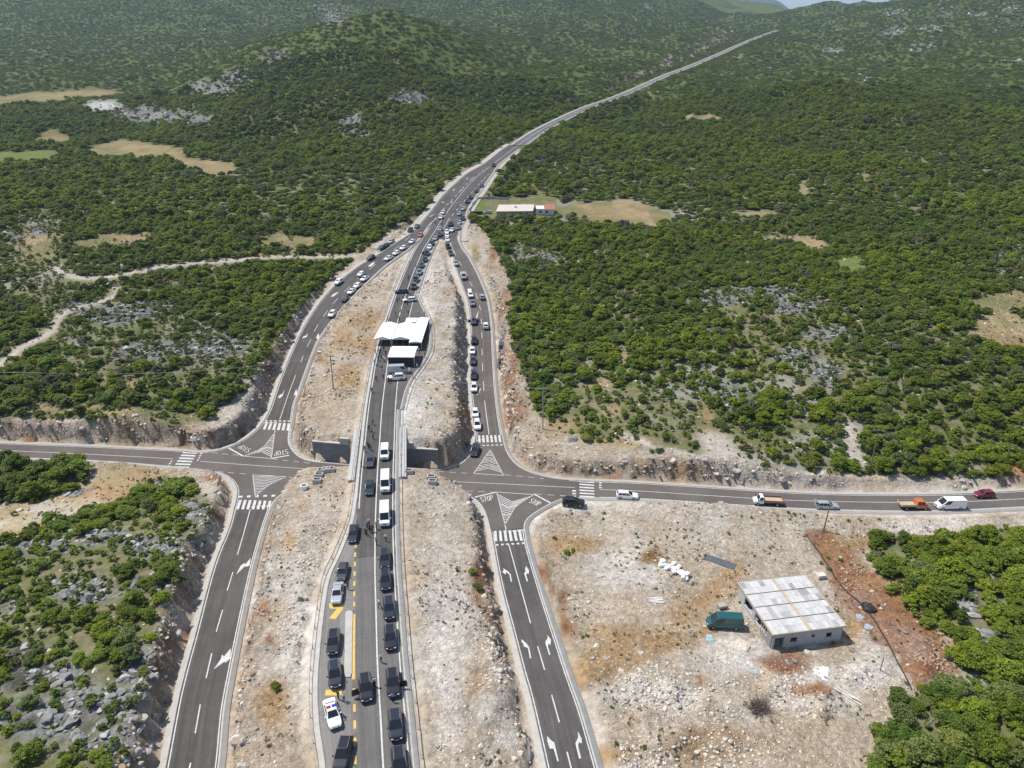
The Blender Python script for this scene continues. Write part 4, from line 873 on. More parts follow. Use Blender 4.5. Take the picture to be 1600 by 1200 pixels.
def jgrid(x0, x1, y0, y1, s, seed):
    r = np.random.default_rng(seed); xs = np.arange(x0, x1, s); ys = np.arange(y0, y1, s * .9); X, Y = np.meshgrid(xs, ys); X = X + (np.arange(len(ys)) % 2)[:, None] * s * .5
    X = X + r.uniform(-.42, .42, X.shape) * s; Y = Y + r.uniform(-.42, .42, Y.shape) * s; return X.ravel(), Y.ravel(), r
def field(A, X, Y): return hgt(X, Y, A)
SPARSE = np.zeros(GX.shape)
for e in [(980, 640, 160, 60), (1090, 690, 170, 30), (1230, 540, 130, 100), (1140, 470, 60, 30), (190, 520, 150, 60), (330, 560, 90, 40), (60, 430, 90, 60), (60, 370, 60, 40), (230, 850, 90, 50), (130, 940, 90, 30), (100, 1110, 170, 90), (90, 880, 120, 40), (60, 1000, 90, 40), (250, 1000, 50, 60), (180, 680, 240, 16), (1540, 960, 50, 60), (320, 850, 40, 90), (840, 400, 60, 14), (560, 195, 40, 20), (640, 155, 40, 14), (340, 140, 60, 20), (260, 182, 90, 14), (1200, 370, 60, 10), (100, 200, 120, 20), (1090, 600, 90, 50)]:
    SPARSE = np.maximum(SPARSE, ell(*e))
DENS = np.clip(.98 - .62 * SPARSE - .35 * ROCK - .55 * np.clip((fbm(GX / 18, GY / 18, 51) - .52) * 6, 0, 1) * np.interp(GY, [60, 500, 900], [.7, .5, .2]), .06, 1) * (1 - TREELESS) * (1 - np.clip(CUT, 0, 1))
DENS = np.where(GY > 520, np.maximum(DENS, .97 * (1 - TREELESS) * (1 - .8 * np.clip(ROCK, 0, 1))), DENS)
tone = fbm(GX / 45, GY / 45, 57, 3)
cand = []
def region(y0, y1, s, seed, rlo, rhi, amax=.86):
    xm = y1 * amax; X, Y, r = jgrid(-xm, xm, y0, y1, s, seed)
    k = np.abs(X) < Y * amax + 10; X, Y = X[k], Y[k]
    d = field(DENS, X, Y); rd = field(DROAD, X, Y); tl = field(TREELESS, X, Y)
    near = np.interp(Y, [330, 600], [3.4, 5.5])
    k = (r.random(len(X)) < d) & (rd > near) & (tl < .35)
    X, Y = X[k], Y[k]; S = (rlo + (rhi - rlo) * r.random(len(X)) ** 1.35) * np.interp(field(DENS, X, Y), [.2, .8], [.75, 1.08])
    return X, Y, hgt(X, Y) - .1, S, r.uniform(0, 6.28, len(X)), r
A_ = region(45, 330, 2.45, 1, .85, 2.25)
B_ = region(330, 800, 4.3, 2, 1.4, 3.2)
C_ = region(800, 2600, 7.7, 3, 3.0, 5.6)
# near trees: the 290 that show largest stand as things of their own
X, Y, Z, S, RZ, r_ = A_
extra = [(278, 775, 3.1), (257, 795, 1.5), (745, 922, 1.0), (738, 898, .8), (917, 688, 1.6), (935, 689, .9), (952, 690, .8), (975, 648, 1.3), (1030, 708, 1.0), (1018, 708, .7), (1085, 700, 1.2), (1165, 705, 1.3), (885, 868, .7), (895, 862, .6), (430, 1075, .8), (772, 1005, .5), (95, 655, 1.0), (205, 690, 1.0), (1205, 715, 1.8), (60, 845, .9), (15, 865, 1.1), (1430, 830, .01), (30, 735, 2.4), (60, 745, 2.6), (100, 752, 2.4), (20, 765, 2.4), (125, 742, 2.2), (85, 770, 2.0), (5, 725, 2.4), (112, 768, 1.3), (45, 778, 1.7)]
ex = [(*ray_ground(a, b), c) for a, b, c in extra if c > .1]
X = np.concatenate([X, [e[0] for e in ex]]); Y = np.concatenate([Y, [e[1] for e in ex]]); Z = np.concatenate([Z, [e[2] - .1 for e in ex]]); S = np.concatenate([S, [e[3] for e in ex]]); RZ = np.concatenate([RZ, np.random.default_rng(5).uniform(0, 6.28, len(ex))])
px_, py_, pd_ = proj(X, Y, Z + S * .7)
S = S * np.where((px_ > 1320) & (py_ > 800) | (px_ < 130) & (py_ > 680) & (py_ < 800), 1.0 + .45 * field(tone, X, Y), 1.0)
S = S * np.where((px_ < 330) & (py_ > 800), .80, 1.0)
inview = (px_ > -25) & (px_ < 1625) & (py_ > 0) & (py_ < 1225)
score = np.where(inview, S / pd_, 0)
order = np.argsort(-score); NT = 290; sel = order[:NT]; rest = order[NT:]
ZONES = [([(1300, 1030), (1700, 1030), (1700, 1300), (1300, 1300)], 'in the thicket below the red dirt clearing'), ([(1330, 790), (1480, 790), (1480, 1010), (1330, 1010)], 'at the thicket edge beside the red dirt track'),
         ([(1480, 790), (1700, 790), (1700, 930), (1480, 930)], 'in the thicket below the parked white van'), ([(1480, 930), (1700, 930), (1700, 1030), (1480, 1030)], 'among the pale rocks right of the red dirt clearing'),
         ([(-100, 680), (150, 680), (150, 790), (-100, 790)], 'in the copse between cross road and pale bare slope'), ([(-100, 790), (160, 790), (160, 900), (-100, 900)], 'below the pale bare slope left'), ([(160, 740), (340, 740), (340, 900), (160, 900)], 'on the rocky bank beside the left junction'),
         ([(-100, 900), (120, 900), (120, 1030), (-100, 1030)], 'above the grey limestone slabs in the lower left'), ([(120, 900), (340, 900), (340, 1045), (120, 1045)], 'above the cutting of the left slip road'), ([(-100, 1030), (340, 1030), (340, 1300), (-100, 1300)], 'among grey limestone slabs in the lower left'),
         ([(-100, 560), (200, 560), (200, 700), (-100, 700)], 'round the wooden pole above the cross road cutting'), ([(200, 540), (440, 540), (440, 700), (200, 700)], 'above the curved rock cut of the left junction'), ([(800, 560), (960, 560), (960, 720), (800, 720)], 'round the pole above the right junction'),
         ([(960, 560), (1180, 560), (1180, 740), (960, 740)], 'on the tan slope above the right rock cut'), ([(1180, 560), (1400, 560), (1400, 760), (1180, 760)], 'above the rock cut facing the pickup trucks'), ([(1400, 560), (1700, 560), (1700, 760), (1400, 760)], 'above the road bank facing the white van'), ([(400, 800), (860, 800), (860, 1200), (400, 1200)], 'on the gravel strip between the roads')]
def zone(px, py):
    for p, nme in ZONES:
        if p[0][0] <= px <= p[1][0] and p[0][1] <= py <= p[2][1]: return nme
    return 'in the woodland above the slip roads'
tn = field(tone, X, Y); rr = np.random.default_rng(11)
KEYW = dict(green='green', dark='dark green', olive='grey-olive', light='yellow-green')
for j, i in enumerate(sel):
    q = tn[i] * .6 + .2 + rr.normal() * .075; hue = 'dark' if q < .40 else 'olive' if q < .47 else 'green' if q < .56 else 'light'
    v = int(rr.integers(7)); s = float(S[i]); big = 'tall broad' if s > 2.0 else 'medium' if s > 1.6 else 'small' if s > 1.0 else 'tiny'
    t = empty('tree', (float(X[i]), float(Y[i]), float(Z[i])), float(RZ[i])); t.scale = (s, s, s * float(rr.uniform(.62, .95)))
    zn = zone(px_[i], py_[i]); tag(t, f'{big} {KEYW[hue]} tree {zn}', 'tree', 'trees ' + zn)
    link('crown', CROWN_ME[hue, v], (), t); link('trunk', TRUNK_ME[v], (), t)
# all the other trees: one woodland
wc = srccoll('woodland_kinds')
for i in range(7):
    V, F = NEARC[i]; k = np.random.default_rng(i).permutation(len(F))[:int(len(F) * .6)]; V2 = V.reshape(-1, 4, 3)[k]; c_ = V2.mean(1, keepdims=True); V2 = (c_ + (V2 - c_) * 1.3).reshape(-1, 3)
    source(wc, 'kind_%02d' % i, V2, np.arange(len(V2)).reshape(-1, 4), LEAF[['green', 'mixed', 'dark', 'green', 'olive', 'light', 'dry'][i]])
for i in range(5):   # clumps of several crowns for the hillsides
    V = []; r2 = np.random.default_rng(200 + i)
    for c_ in range(5):
        v, f = crown_geo(300 + i * 9 + c_, .44, .62, 9, 12, .17, .1); a = c_ * 1.3 + i; q = 0 if c_ == 0 else .55
        V.append(v * r2.uniform(.7, 1.15) + np.array([math.cos(a) * q, math.sin(a) * q, 0]))
    V = np.vstack(V); source(wc, 'kind_%02d' % (7 + i), V, np.arange(len(V)).reshape(-1, 4), LEAF[['green', 'mixed', 'dark', 'olive', 'mixed'][i]])
def pick(X, Y, far, seed):
    r = np.random.default_rng(seed); q = field(tone, X, Y) * .6 + .4 * .5 + r.normal(size=len(X)) * .075
    a = np.where(q < .40, 2, np.where(q < .47, 4, np.where(q < .56, r.choice([0, 1, 3, 6], len(X), p=[.36, .32, .26, .06]), 5)))
    b = np.where(q < .40, 9, np.where(q < .46, 10, r.choice([7, 8, 11], len(X)))); return np.where(far, b, a)
X2 = np.concatenate([X[rest], B_[0], C_[0]]); Y2 = np.concatenate([Y[rest], B_[1], C_[1]]); Z2 = np.concatenate([Z[rest], B_[2], C_[2]]); S2 = np.concatenate([S[rest], B_[3], C_[3]]); R2 = np.concatenate([RZ[rest], B_[4], C_[4]])
scatter('woodland', wc, np.stack([X2, Y2, Z2], 1), S2, R2, pick(X2, Y2, Y2 > 800, 4), zs=np.random.default_rng(8).uniform(.55, 1.0, len(X2)))
# undergrowth: low shrubs in gaps and along verges
X, Y, r = jgrid(-280, 280, 45, 340, 1.9, 21); k = np.abs(X) < Y * .86 + 10; X, Y = X[k], Y[k]
dn = field(DENS, X, Y); gv = field(GRAVEL, X, Y); dr = field(DROAD, X, Y); nz = fbm(X / 9, Y / 9, 97, 3); ctm = field(CUT, X, Y)
pr = np.where(dn > .03, .62, 0) + np.where((gv > .5) & (dr > 3.4), np.clip((nz - .56) * 1.6, 0, .3), 0) + np.where(field(BARE, X, Y) > .5, .06, 0) + np.where((field(TAN, X, Y) > .5), .04, 0) + .20 * (ctm > .3) * (nz > .42)
k = (r.random(len(X)) < pr) & (dr > 2.2); X, Y = X[k], Y[k]; gk = field(GRAVEL, X, Y) > .5
uc = srccoll('undergrowth_kinds')
for i in range(4):
    V, F = crown_geo(400 + i, 1.0, 1.2, 9, 26, .34, .0); source(uc, 'kind_%02d' % i, V, F, LEAF[['mixed', 'olive', 'green', 'dark'][i]])
scatter('undergrowth', uc, np.stack([X, Y, hgt(X, Y) - .05], 1), np.where(gk, r.uniform(.2, .55, len(X)), r.uniform(.4, 1.1, len(X))), r.uniform(0, 6.28, len(X)), r.integers(0, 4, len(X)))
# dry grass tufts
X, Y, r = jgrid(-260, 260, 45, 300, 1.0, 23); k = np.abs(X) < Y * .85 + 10; X, Y = X[k], Y[k]
nz = fbm(X / 7, Y / 7, 99, 3); gv = field(GRAVEL, X, Y); pr = np.where(gv > .5, np.clip((nz - .5) * 2.2, 0, .5) * (field(CUT, X, Y) < .4), .08) + np.where(field(OCHRE, X, Y) > .3, .12, 0) + np.where(field(BARE, X, Y) > .5, .12, 0) + np.where(field(TAN, X, Y) > .5, .15, 0)
k = (r.random(len(X)) < pr) & (field(DROAD, X, Y) > 3); X, Y = X[k], Y[k]
gc = srccoll('dry_grass_kinds')
for i, c_ in enumerate([(.30, .25, .12), (.20, .20, .08), (.24, .19, .13)]):
    V, F = crown_geo(500 + i, 1.0, .8, 5, 16, .4, .0); source(gc, 'kind_%02d' % i, V, F, leaf_mat('dry_grass_%d' % i, c_, .25))
scatter('dry_grass', gc, np.stack([X, Y, hgt(X, Y) - .03], 1), r.uniform(.15, .42, len(X)), r.uniform(0, 6.28, len(X)), r.integers(0, 3, len(X)))
# loose stone: rubble on gravel, broken rock on cuts, slabs on the limestone
def rock_geo(seed, flat):
    bm = bmesh.new(); bmesh.ops.create_icosphere(bm, subdivisions=2, radius=.5); r = random.Random(seed); pl = [(Vector((r.gauss(0, 1), r.gauss(0, 1), r.gauss(0, 1))).normalized(), r.uniform(.22, .40)) for _ in range(7)]
    for v in bm.verts:
        for n_, d_ in pl:
            k = v.co.dot(n_) - d_
            if k > 0: v.co -= n_ * k
        v.co += v.co.normalized() * r.uniform(-.02, .02); v.co.z *= flat
    me = bpy.data.meshes.new('rock'); bm.to_mesh(me); bm.free(); return me
M['stone_pale'] = mat('stone_pale', (.58, .51, .42), .95, var=.2, scale=2.5, bump=.3); M['stone_grey'] = mat('stone_grey', (.37, .355, .33), .95, var=.3, scale=2.0, bump=.4); M['stone_dark'] = mat('stone_dark', (.235, .23, .215), .95, var=.35, scale=2.0, bump=.5); M['stone_brown'] = mat('stone_brown', (.40, .29, .20), .95, var=.3, scale=2.0, bump=.4)
rc = srccoll('loose_stone_kinds')
for i in range(10):
    me = rock_geo(600 + i, [.75, .6, .8, .40, .45, .34, .8, .7, .8, .32][i]); me.materials.append(M[['stone_pale', 'stone_pale', 'stone_pale', 'stone_grey', 'stone_dark', 'stone_dark', 'stone_brown', 'stone_brown', 'stone_grey', 'stone_dark'][i]])
    o = bpy.data.objects.new('kind_%02d' % i, me); rc.objects.link(o)
PT = []; 
X, Y, r = jgrid(-150, 160, 46, 270, .62, 31); k = np.abs(X) < Y * .84 + 5; X, Y = X[k], Y[k]
gv = field(GRAVEL, X, Y) * (field(DROAD, X, Y) > 3.3); nz = fbm(X / 6, Y / 6, 101, 4); n5 = fbm(X / 25, Y / 25, 105, 2); ct = field(CUT, X, Y)
HEAP = np.zeros(len(X)); qx, qy, _ = proj(X, Y, hgt(X, Y))
for e in [(1060, 1080, 110, 40), (1110, 1110, 40, 30), (1010, 1070, 60, 24), (1350, 1060, 50, 40), (1270, 1100, 50, 40), (1230, 1075, 40, 30), (1330, 900, 20, 30), (1450, 1040, 40, 40), (465, 980, 30, 90), (480, 870, 30, 60), (770, 1050, 20, 120), (1080, 1180, 120, 30), (640, 960, 30, 60), (690, 1150, 60, 50)]:
    HEAP = np.maximum(HEAP, np.clip(1.5 - np.sqrt(((qx - e[0]) / e[2]) ** 2 + ((qy - e[1]) / e[3]) ** 2), 0, 1))
p = gv * (np.clip((nz - .45) * 3.0, 0, .8) * (.3 + n5 * .7) + .06 + HEAP * .55 * np.clip((nz - .3) * 4, 0, 1)); k = r.random(len(X)) < p; m = k.sum()
PT.append((X[k], Y[k], np.minimum(.10 + r.gamma(1.5, .085, m) + HEAP[k] * r.uniform(0, .5, m), 1.0), np.where(field(REDS, X[k], Y[k]) > .5, 6, r.choice([0, 1, 2, 2, 8], m))))
k = (r.random(len(X)) < ct * .75) & (field(DROAD, X, Y) > 2.2); m = k.sum(); PT.append((X[k], Y[k], np.minimum(.22 + r.gamma(1.4, .27, m), 2.4), r.choice([0, 3, 6, 7, 8, 2], m)))
X, Y, r = jgrid(-230, 230, 46, 330, 1.0, 33); k = np.abs(X) < Y * .84 + 5; X, Y = X[k], Y[k]; rk = field(ROCK, X, Y) * (1 - field(np.clip(GRAVEL + TR, 0, 1), X, Y))
k = (r.random(len(X)) < rk * np.interp(Y, [130, 200], [.95, .55])); m = k.sum(); PT.append((X[k], Y[k], np.minimum(.4 + r.gamma(1.6, .40, m), 2.8), r.choice([3, 4, 5, 9, 9], m)))
k = (r.random(len(X)) < .085 * (rk < .2) * (field(DROAD, X, Y) > 3)); m = k.sum(); PT.append((X[k], Y[k], .25 + r.gamma(1.4, .2, m), r.choice([0, 2, 3, 4], m)))
X, Y, r = jgrid(-1200, 1200, 330, 2100, 5.0, 35); k = np.abs(X) < Y * .84; X, Y = X[k], Y[k]; rk = np.clip(field(ROCK, X, Y) + .9 * field(WHITE, X, Y), 0, 1) * (field(DROAD, X, Y) > 9)
k = (r.random(len(X)) < rk * .35); m = k.sum(); PT.append((X[k], Y[k], np.interp(Y[k], [330, 1000, 2000], [1.4, 3, 5]) * r.uniform(.5, 1.7, m), r.choice([3, 4, 8, 2], m)))
X, Y, S3, I3 = [np.concatenate([q[i] for q in PT]) for i in range(4)]
r = np.random.default_rng(77); ro = np.stack([r.normal(0, .22, len(X)), r.normal(0, .22, len(X)), r.uniform(0, 6.28, len(X))], 1)
scatter('loose_stone', rc, np.stack([X, Y, hgt(X, Y) + S3 * .05], 1), S3, ro, I3)
print('trees', len(sel), 'woodland', len(X2), 'stone', len(X))

# ------------------------------------------------------------------ vehicles
def loft_body(st, mb):
    n = 10
    for (x, zb, zt, hw) in st:
        pr = [(.90, 0), (1, .2), (1, .62), (.97, .9), (.86, 1)]
        for s_, rng_ in ((1, pr), (-1, pr[::-1])):
            for a, b in rng_: mb.v.append((x, s_ * hw * a, zb + (zt - zb) * b))
    k = len(st)
    for i in range(k - 1):
        for j in range(n): mb.f.append((i * n + j, i * n + (j + 1) % n, (i + 1) * n + (j + 1) % n, (i + 1) * n + j))
    mb.f.append(tuple(range(n))[::-1]); mb.f.append(tuple((k - 1) * n + j for j in range(n))); mb.m += [0] * (len(mb.f) - len(mb.m))
def fix(me, bev=0.0):
    bm = bmesh.new(); bm.from_mesh(me); bmesh.ops.recalc_face_normals(bm, faces=bm.faces)
    if bev: bmesh.ops.bevel(bm, geom=[e for e in bm.edges if e.calc_face_angle(0) > .35], offset=bev, segments=2, profile=.6, affect='EDGES', clamp_overlap=True)
    bm.to_mesh(me); bm.free(); return me
KINDS = dict(
    suv=dict(L=4.75, hw=.95, H=1.72, belt=1.08, st=[(2.38, .40, .70, .60), (2.30, .30, .86, .78), (2.05, .26, .96, .91), (1.2, .22, 1.06, .95), (.6, .22, 1.09, .95), (-1.6, .22, 1.10, .95), (-2.2, .26, 1.08, .92), (-2.36, .38, .95, .84)], cb=(1.22, -2.25), ct=(.18, -1.75), wt=.68, wx=(1.45, -1.40), wr=.37, rails=1),
    sedan=dict(L=4.85, hw=.92, H=1.46, belt=.95, st=[(2.44, .36, .60, .56), (2.36, .28, .74, .76), (2.05, .24, .82, .90), (1.2, .20, .92, .92), (.6, .20, .95, .92), (-1.3, .20, .98, .92), (-2.2, .24, 1.0, .89), (-2.42, .36, .88, .80)], cb=(1.15, -1.75), ct=(.22, -1.0), wt=.66, wx=(1.45, -1.42), wr=.33, rails=0),
    hatch=dict(L=4.15, hw=.89, H=1.50, belt=.97, st=[(2.09, .36, .64, .56), (2.0, .28, .78, .75), (1.75, .24, .87, .87), (1.05, .20, .95, .89), (.5, .20, .98, .89), (-1.5, .20, 1.0, .89), (-1.95, .24, .98, .87), (-2.07, .36, .88, .80)], cb=(1.05, -1.98), ct=(.22, -1.55), wt=.66, wx=(1.28, -1.25), wr=.31, rails=0),
    wagon=dict(L=4.65, hw=.91, H=1.50, belt=.96, st=[(2.34, .36, .62, .56), (2.25, .28, .76, .76), (1.95, .24, .84, .89), (1.2, .20, .93, .91), (.6, .20, .96, .91), (-1.8, .20, .99, .91), (-2.2, .24, .98, .89), (-2.32, .36, .88, .82)], cb=(1.15, -2.22), ct=(.25, -1.85), wt=.67, wx=(1.40, -1.38), wr=.33, rails=1),
    minibus=dict(L=5.9, hw=1.0, H=2.45, belt=1.22, st=[(2.95, .38, .80, .84), (2.8, .28, 1.02, .95), (2.25, .24, 1.20, 1.0), (0, .24, 1.23, 1.0), (-2.6, .24, 1.23, 1.0), (-2.92, .30, 1.22, .97)], cb=(2.3, -2.91), ct=(1.45, -2.84), wt=.88, wx=(1.95, -1.75), wr=.36, rails=0),
    van=dict(L=4.95, hw=.96, H=1.96, belt=1.12, st=[(2.48, .34, .78, .80), (2.35, .26, .98, .91), (1.7, .22, 1.10, .96), (0, .22, 1.13, .96), (-2.2, .22, 1.13, .96), (-2.46, .30, 1.12, .93)], cb=(1.75, -2.44), ct=(.80, -2.34), wt=.82, wx=(1.6, -1.5), wr=.34, rails=0),
    jeep=dict(L=4.5, hw=.95, H=1.85, belt=1.12, st=[(2.24, .45, 1.0, .86), (2.18, .35, 1.06, .92), (1.0, .32, 1.12, .94), (0, .30, 1.14, .95), (-2.15, .32, 1.14, .95), (-2.24, .42, 1.10, .92)], cb=(.95, -2.2), ct=(.62, -2.1), wt=.80, wx=(1.4, -1.35), wr=.40, rails=0))
KINDS['panel_van'] = dict(KINDS['minibus'], cb=(2.35, -2.91), ct=(1.30, -2.84), H=2.35)
def lerp(a, b, t): return tuple(a[i] + (b[i] - a[i]) * t for i in range(3))
def pane(q, u0, u1, v0, v1, out=.014):
    A, B, C_, D = [Vector(p) for p in q]; n = (B - A).cross(D - A).normalized() * out
    f = lambda u, v: (A + (B - A) * u) * (1 - v) + (D + (C_ - D) * u) * v + n
    return [f(u0, v0), f(u1, v0), f(u1, v1), f(u0, v1)]
PARTS = {}
def car_parts(kind):
    """list of (part name, mesh, material key or 'paint', [sub-parts], location)"""
    if kind in PARTS: return PARTS[kind]
    k = KINDS[kind]; hw, H, zb = k['hw'], k['H'], k['belt']; out = []
    mb = MB(); loft_body(k['st'], mb); body = fix(mb.mesh('body'), .05); out.append(['body', body, 'paint', [], None])
    b0, b1 = k['cb']; t0, t1 = k['ct']; wb = hw * .93; wt = k['wt']; z0 = zb - .04
    c = [(b0, -wb, z0), (b0, wb, z0), (b1, wb, z0), (b1, -wb, z0), (t0, -wt, H - .05), (t0, wt, H - .05), (t1, wt, H - .05), (t1, -wt, H - .05)]
    mb = MB(); mb.add(c + [(t0 - .12, -wt * .8, H), (t0 - .12, wt * .8, H), (t1 + .12, wt * .8, H), (t1 + .12, -wt * .8, H)], [(0, 1, 5, 4), (1, 2, 6, 5), (2, 3, 7, 6), (3, 0, 4, 7), (4, 5, 9, 8), (5, 6, 10, 9), (6, 7, 11, 10), (7, 4, 8, 11), (8, 9, 10, 11)]); out.append(['roof', fix(mb.mesh('roof'), .05), 'paint', [], None])
    mb = MB(); mb.add(pane((c[0], c[1], c[5], c[4]), .07, .93, .08, .94), [(0, 1, 2, 3)]); out.append(['windshield', mb.mesh('windshield'), 'glass', [], None])
    mb = MB(); mb.add(pane((c[2], c[3], c[7], c[6]), .09, .91, .18 if kind != 'minibus' else .3, .92), [(0, 1, 2, 3)]); out.append(['rear_window', mb.mesh('rear_window'), 'glass', [], None])
    cuts = [(.07, .34), (.37, .64), (.67, .93)] if kind not in ('van', 'panel_van') else [(.06, .30)]
    for side in ((c[1], c[2], c[6], c[5]), (c[3], c[0], c[4], c[7])):
        mb = MB(); fl = side[0][1] < 0
        for a, b in cuts:
            if fl: a, b = 1 - b, 1 - a
            mb.add(pane(side, a, b, .16, .90), [(0, 1, 2, 3)])
        out.append(['side_window', mb.mesh('side_window'), 'glass', [], None])
    fx, fzb, fzt, fhw = k['st'][1] if k['hw'] > .955 else k['st'][1]; rx, rzb, rzt, rhw = k['st'][-2]
    for s_ in (-1, 1):
        out.append(['headlight', MB().box((fx + .045, s_ * fhw * .74, fzt - .17), (.14, fhw * .36, .15)).mesh('headlight'), 'headlight', [], None])
        out.append(['taillight', MB().box((k['st'][-1][0] + .05, s_ * rhw * .78, rzt - .18), (.14, rhw * .26, .22)).mesh('taillight'), 'taillight', [], None])
        out.append(['mirror', MB().box((b0 - .35, s_ * (hw + .10), zb + .10), (.14, .22, .16)).mesh('mirror'), 'paint', [], None])
    out.append(['grille', MB().box((k['st'][0][0] - .02, 0, fzt - .24), (.10, fhw * .8, .18)).mesh('grille'), 'grille', [], None])
    out.append(['number_plate', MB().box((k['st'][0][0] + .035, 0, fzb + .26), (.03, .50, .12)).mesh('number_plate'), 'plate', [], None])
    if k['rails']:
        for s_ in (-1, 1): out.append(['roof_rail', MB().box(((t0 + t1) / 2, s_ * wt * .92, H + .01), ((t0 - t1) * .86, .05, .05)).mesh('roof_rail'), 'rim', [], None])
    r = k['wr']; ty = MB(); ty.tube([(0, -.11, 0), (0, .11, 0)], r, 18); tm = ty.mesh('wheel'); ri = MB(); ri.tube([(0, -.118, 0), (0, .118, 0)], r * .62, 10); rm = ri.mesh('rim')
    for x in k['wx']:
        for s_ in (-1, 1): out.append(['wheel', tm, 'tyre', [('rim', rm, 'rim')], (x, s_ * (hw - .085), r)])
    PARTS[kind] = out; return out
SIMPLE = {}
def simple_mesh(kind):
    if kind in SIMPLE: return SIMPLE[kind]
    V = []; F = []; I = []; keys = ['paint']
    def add(me, key, loc):
        if key not in keys: keys.append(key)
        b = len(V)
        for v in me.vertices: V.append((v.co.x + (loc[0] if loc else 0), v.co.y + (loc[1] if loc else 0), v.co.z + (loc[2] if loc else 0)))
        for p in me.polygons: F.append(tuple(b + i for i in p.vertices)); I.append(keys.index(key))
    for nm, me, key, sub, loc in car_parts(kind):
        if nm in ('mirror', 'number_plate', 'grille', 'roof_rail'): continue
        add(me, key, loc)
    me = mesh('car_' + kind, V, F, I); me.materials.append(M['paint_black'])
    for q in keys[1:]: me.materials.append(M[q])
    SIMPLE[kind] = me; return me
def objmat(o, m): o.material_slots[0].link = 'OBJECT'; o.material_slots[0].material = m
PROTO = {}
def vehicle(kind, colour, loc, rz, detail, name, label, cat, group=None, extras=()):
    pm_ = M['paint_' + colour]; loc = tuple(map(float, loc))
    if not detail and not extras:
        o = link(name, simple_mesh(kind), (), None, loc, rz); objmat(o, pm_); return tag(o, label, cat, group)
    key = (kind, name)
    if key not in PROTO:
        t = empty(name, loc, rz); PROTO[key] = t
        for nm, me, mk, sub, lc in car_parts(kind):
            if not me.materials: me.materials.append(M['paint_black'] if mk == 'paint' else M[mk])
            o = link(nm, me, (), t, lc)
            if mk == 'paint': objmat(o, pm_); o['_p'] = 1
            for sn, sm, sk in sub:
                if not sm.materials: sm.materials.append(M[sk])
                link(sn, sm, (), o)
    else:
        src = PROTO[key]; t = src.copy(); COL.objects.link(t); t.location = loc; t.rotation_euler = (0, 0, rz)
        for ch in src.children:
            if ch.get('_x'): continue
            c = ch.copy(); COL.objects.link(c); c.parent = t
            if ch.get('_p'): c.material_slots[0].material = pm_
            for g_ in ch.children: d = g_.copy(); COL.objects.link(d); d.parent = c
    for k_ in ('group',):
        if k_ in t: del t[k_]
    tag(t, label, cat, group); k = KINDS[kind]
    for e in extras:
        if e == 'tailgate':
            mb = MB(); x = k['st'][-1][0]; a = Vector((x + .45, 0, k['H'] - .05)); d = Vector((-.95, 0, .42)); u = Vector((0, k['hw'] * .80, 0)); n = Vector((0, 0, .06))
            mb.add([a - u, a + u, a + d + u * .9, a + d - u * .9, a - u + n, a + u + n, a + d + u * .9 + n, a + d - u * .9 + n], [(3, 2, 1, 0), (4, 5, 6, 7), (0, 1, 5, 4), (1, 2, 6, 5), (2, 3, 7, 6), (3, 0, 4, 7)])
            o = mb.build('tailgate', pm_, t); o['_x'] = 1
        if e in ('door_r', 'door_l', 'doors'):
            for s_ in ((1, -1) if e == 'doors' else (1,) if e == 'door_l' else (-1,)):
                mb = MB(); mb.box((0, s_ * .52, .72), (.07, 1.02, .75)); mb.box((0, s_ * .48, 1.27), (.05, .92, .34)); o = mb.build('open_door', pm_, t, (.75, s_ * k['hw'], .02), s_ * -.18); o['_x'] = 1
        if e == 'light_bar':
            mb = MB(); mb.box((-.35, .36, k['H'] + .07), (.32, .56, .13)); o = mb.build('light_bar', mat('beacon_blue', (.03, .07, .5), .2), t); o['_x'] = 1
            mb = MB(); mb.box((-.35, -.36, k['H'] + .07), (.32, .56, .13)); o = mb.build('light_bar', mat('beacon_red', (.55, .02, .03), .2), t); o['_x'] = 1
        if e == 'box':
            o = MB().box((0, 0, k['H'] + .2), (1.6, 1.0, .34), taper=.9).build('roof_box', M['black_plastic'], t); o['_x'] = 1
        if e == 'stripe':
            o = MB().box((-.2, 0, k['belt'] - .17), (k['L'] * .74, k['hw'] * 2 + .012, .16)).build('stripe', M['paint_blue'], t); o['_x'] = 1
    return t
midc = lambda a, b: (resample(K[a], 150) + resample(K[b], 150)) / 2
crossc = curve([(-60, 701), (100, 708), (300, 719), (480, 733), (640, 747), (900, 762), (1240, 782), (1465, 785), (1660, 777)], zside)
ROADS = dict(main=(main_c, zmain), UL=(midc('E1b', 'E2b'), zside), UR=(midc('E3b', 'E4b'), zside), LL=(midc('E5b', 'E6b'), zside), far=(main_c, zmain), cross=(crossc, zside))
def head(road, p):
    C = ROADS[road][0]; i = int(((C - p) ** 2).sum(1).argmin()); a = C[max(i - 2, 0)]; b = C[min(i + 2, len(C) - 1)]; return math.atan2(b[1] - a[1], b[0] - a[0])
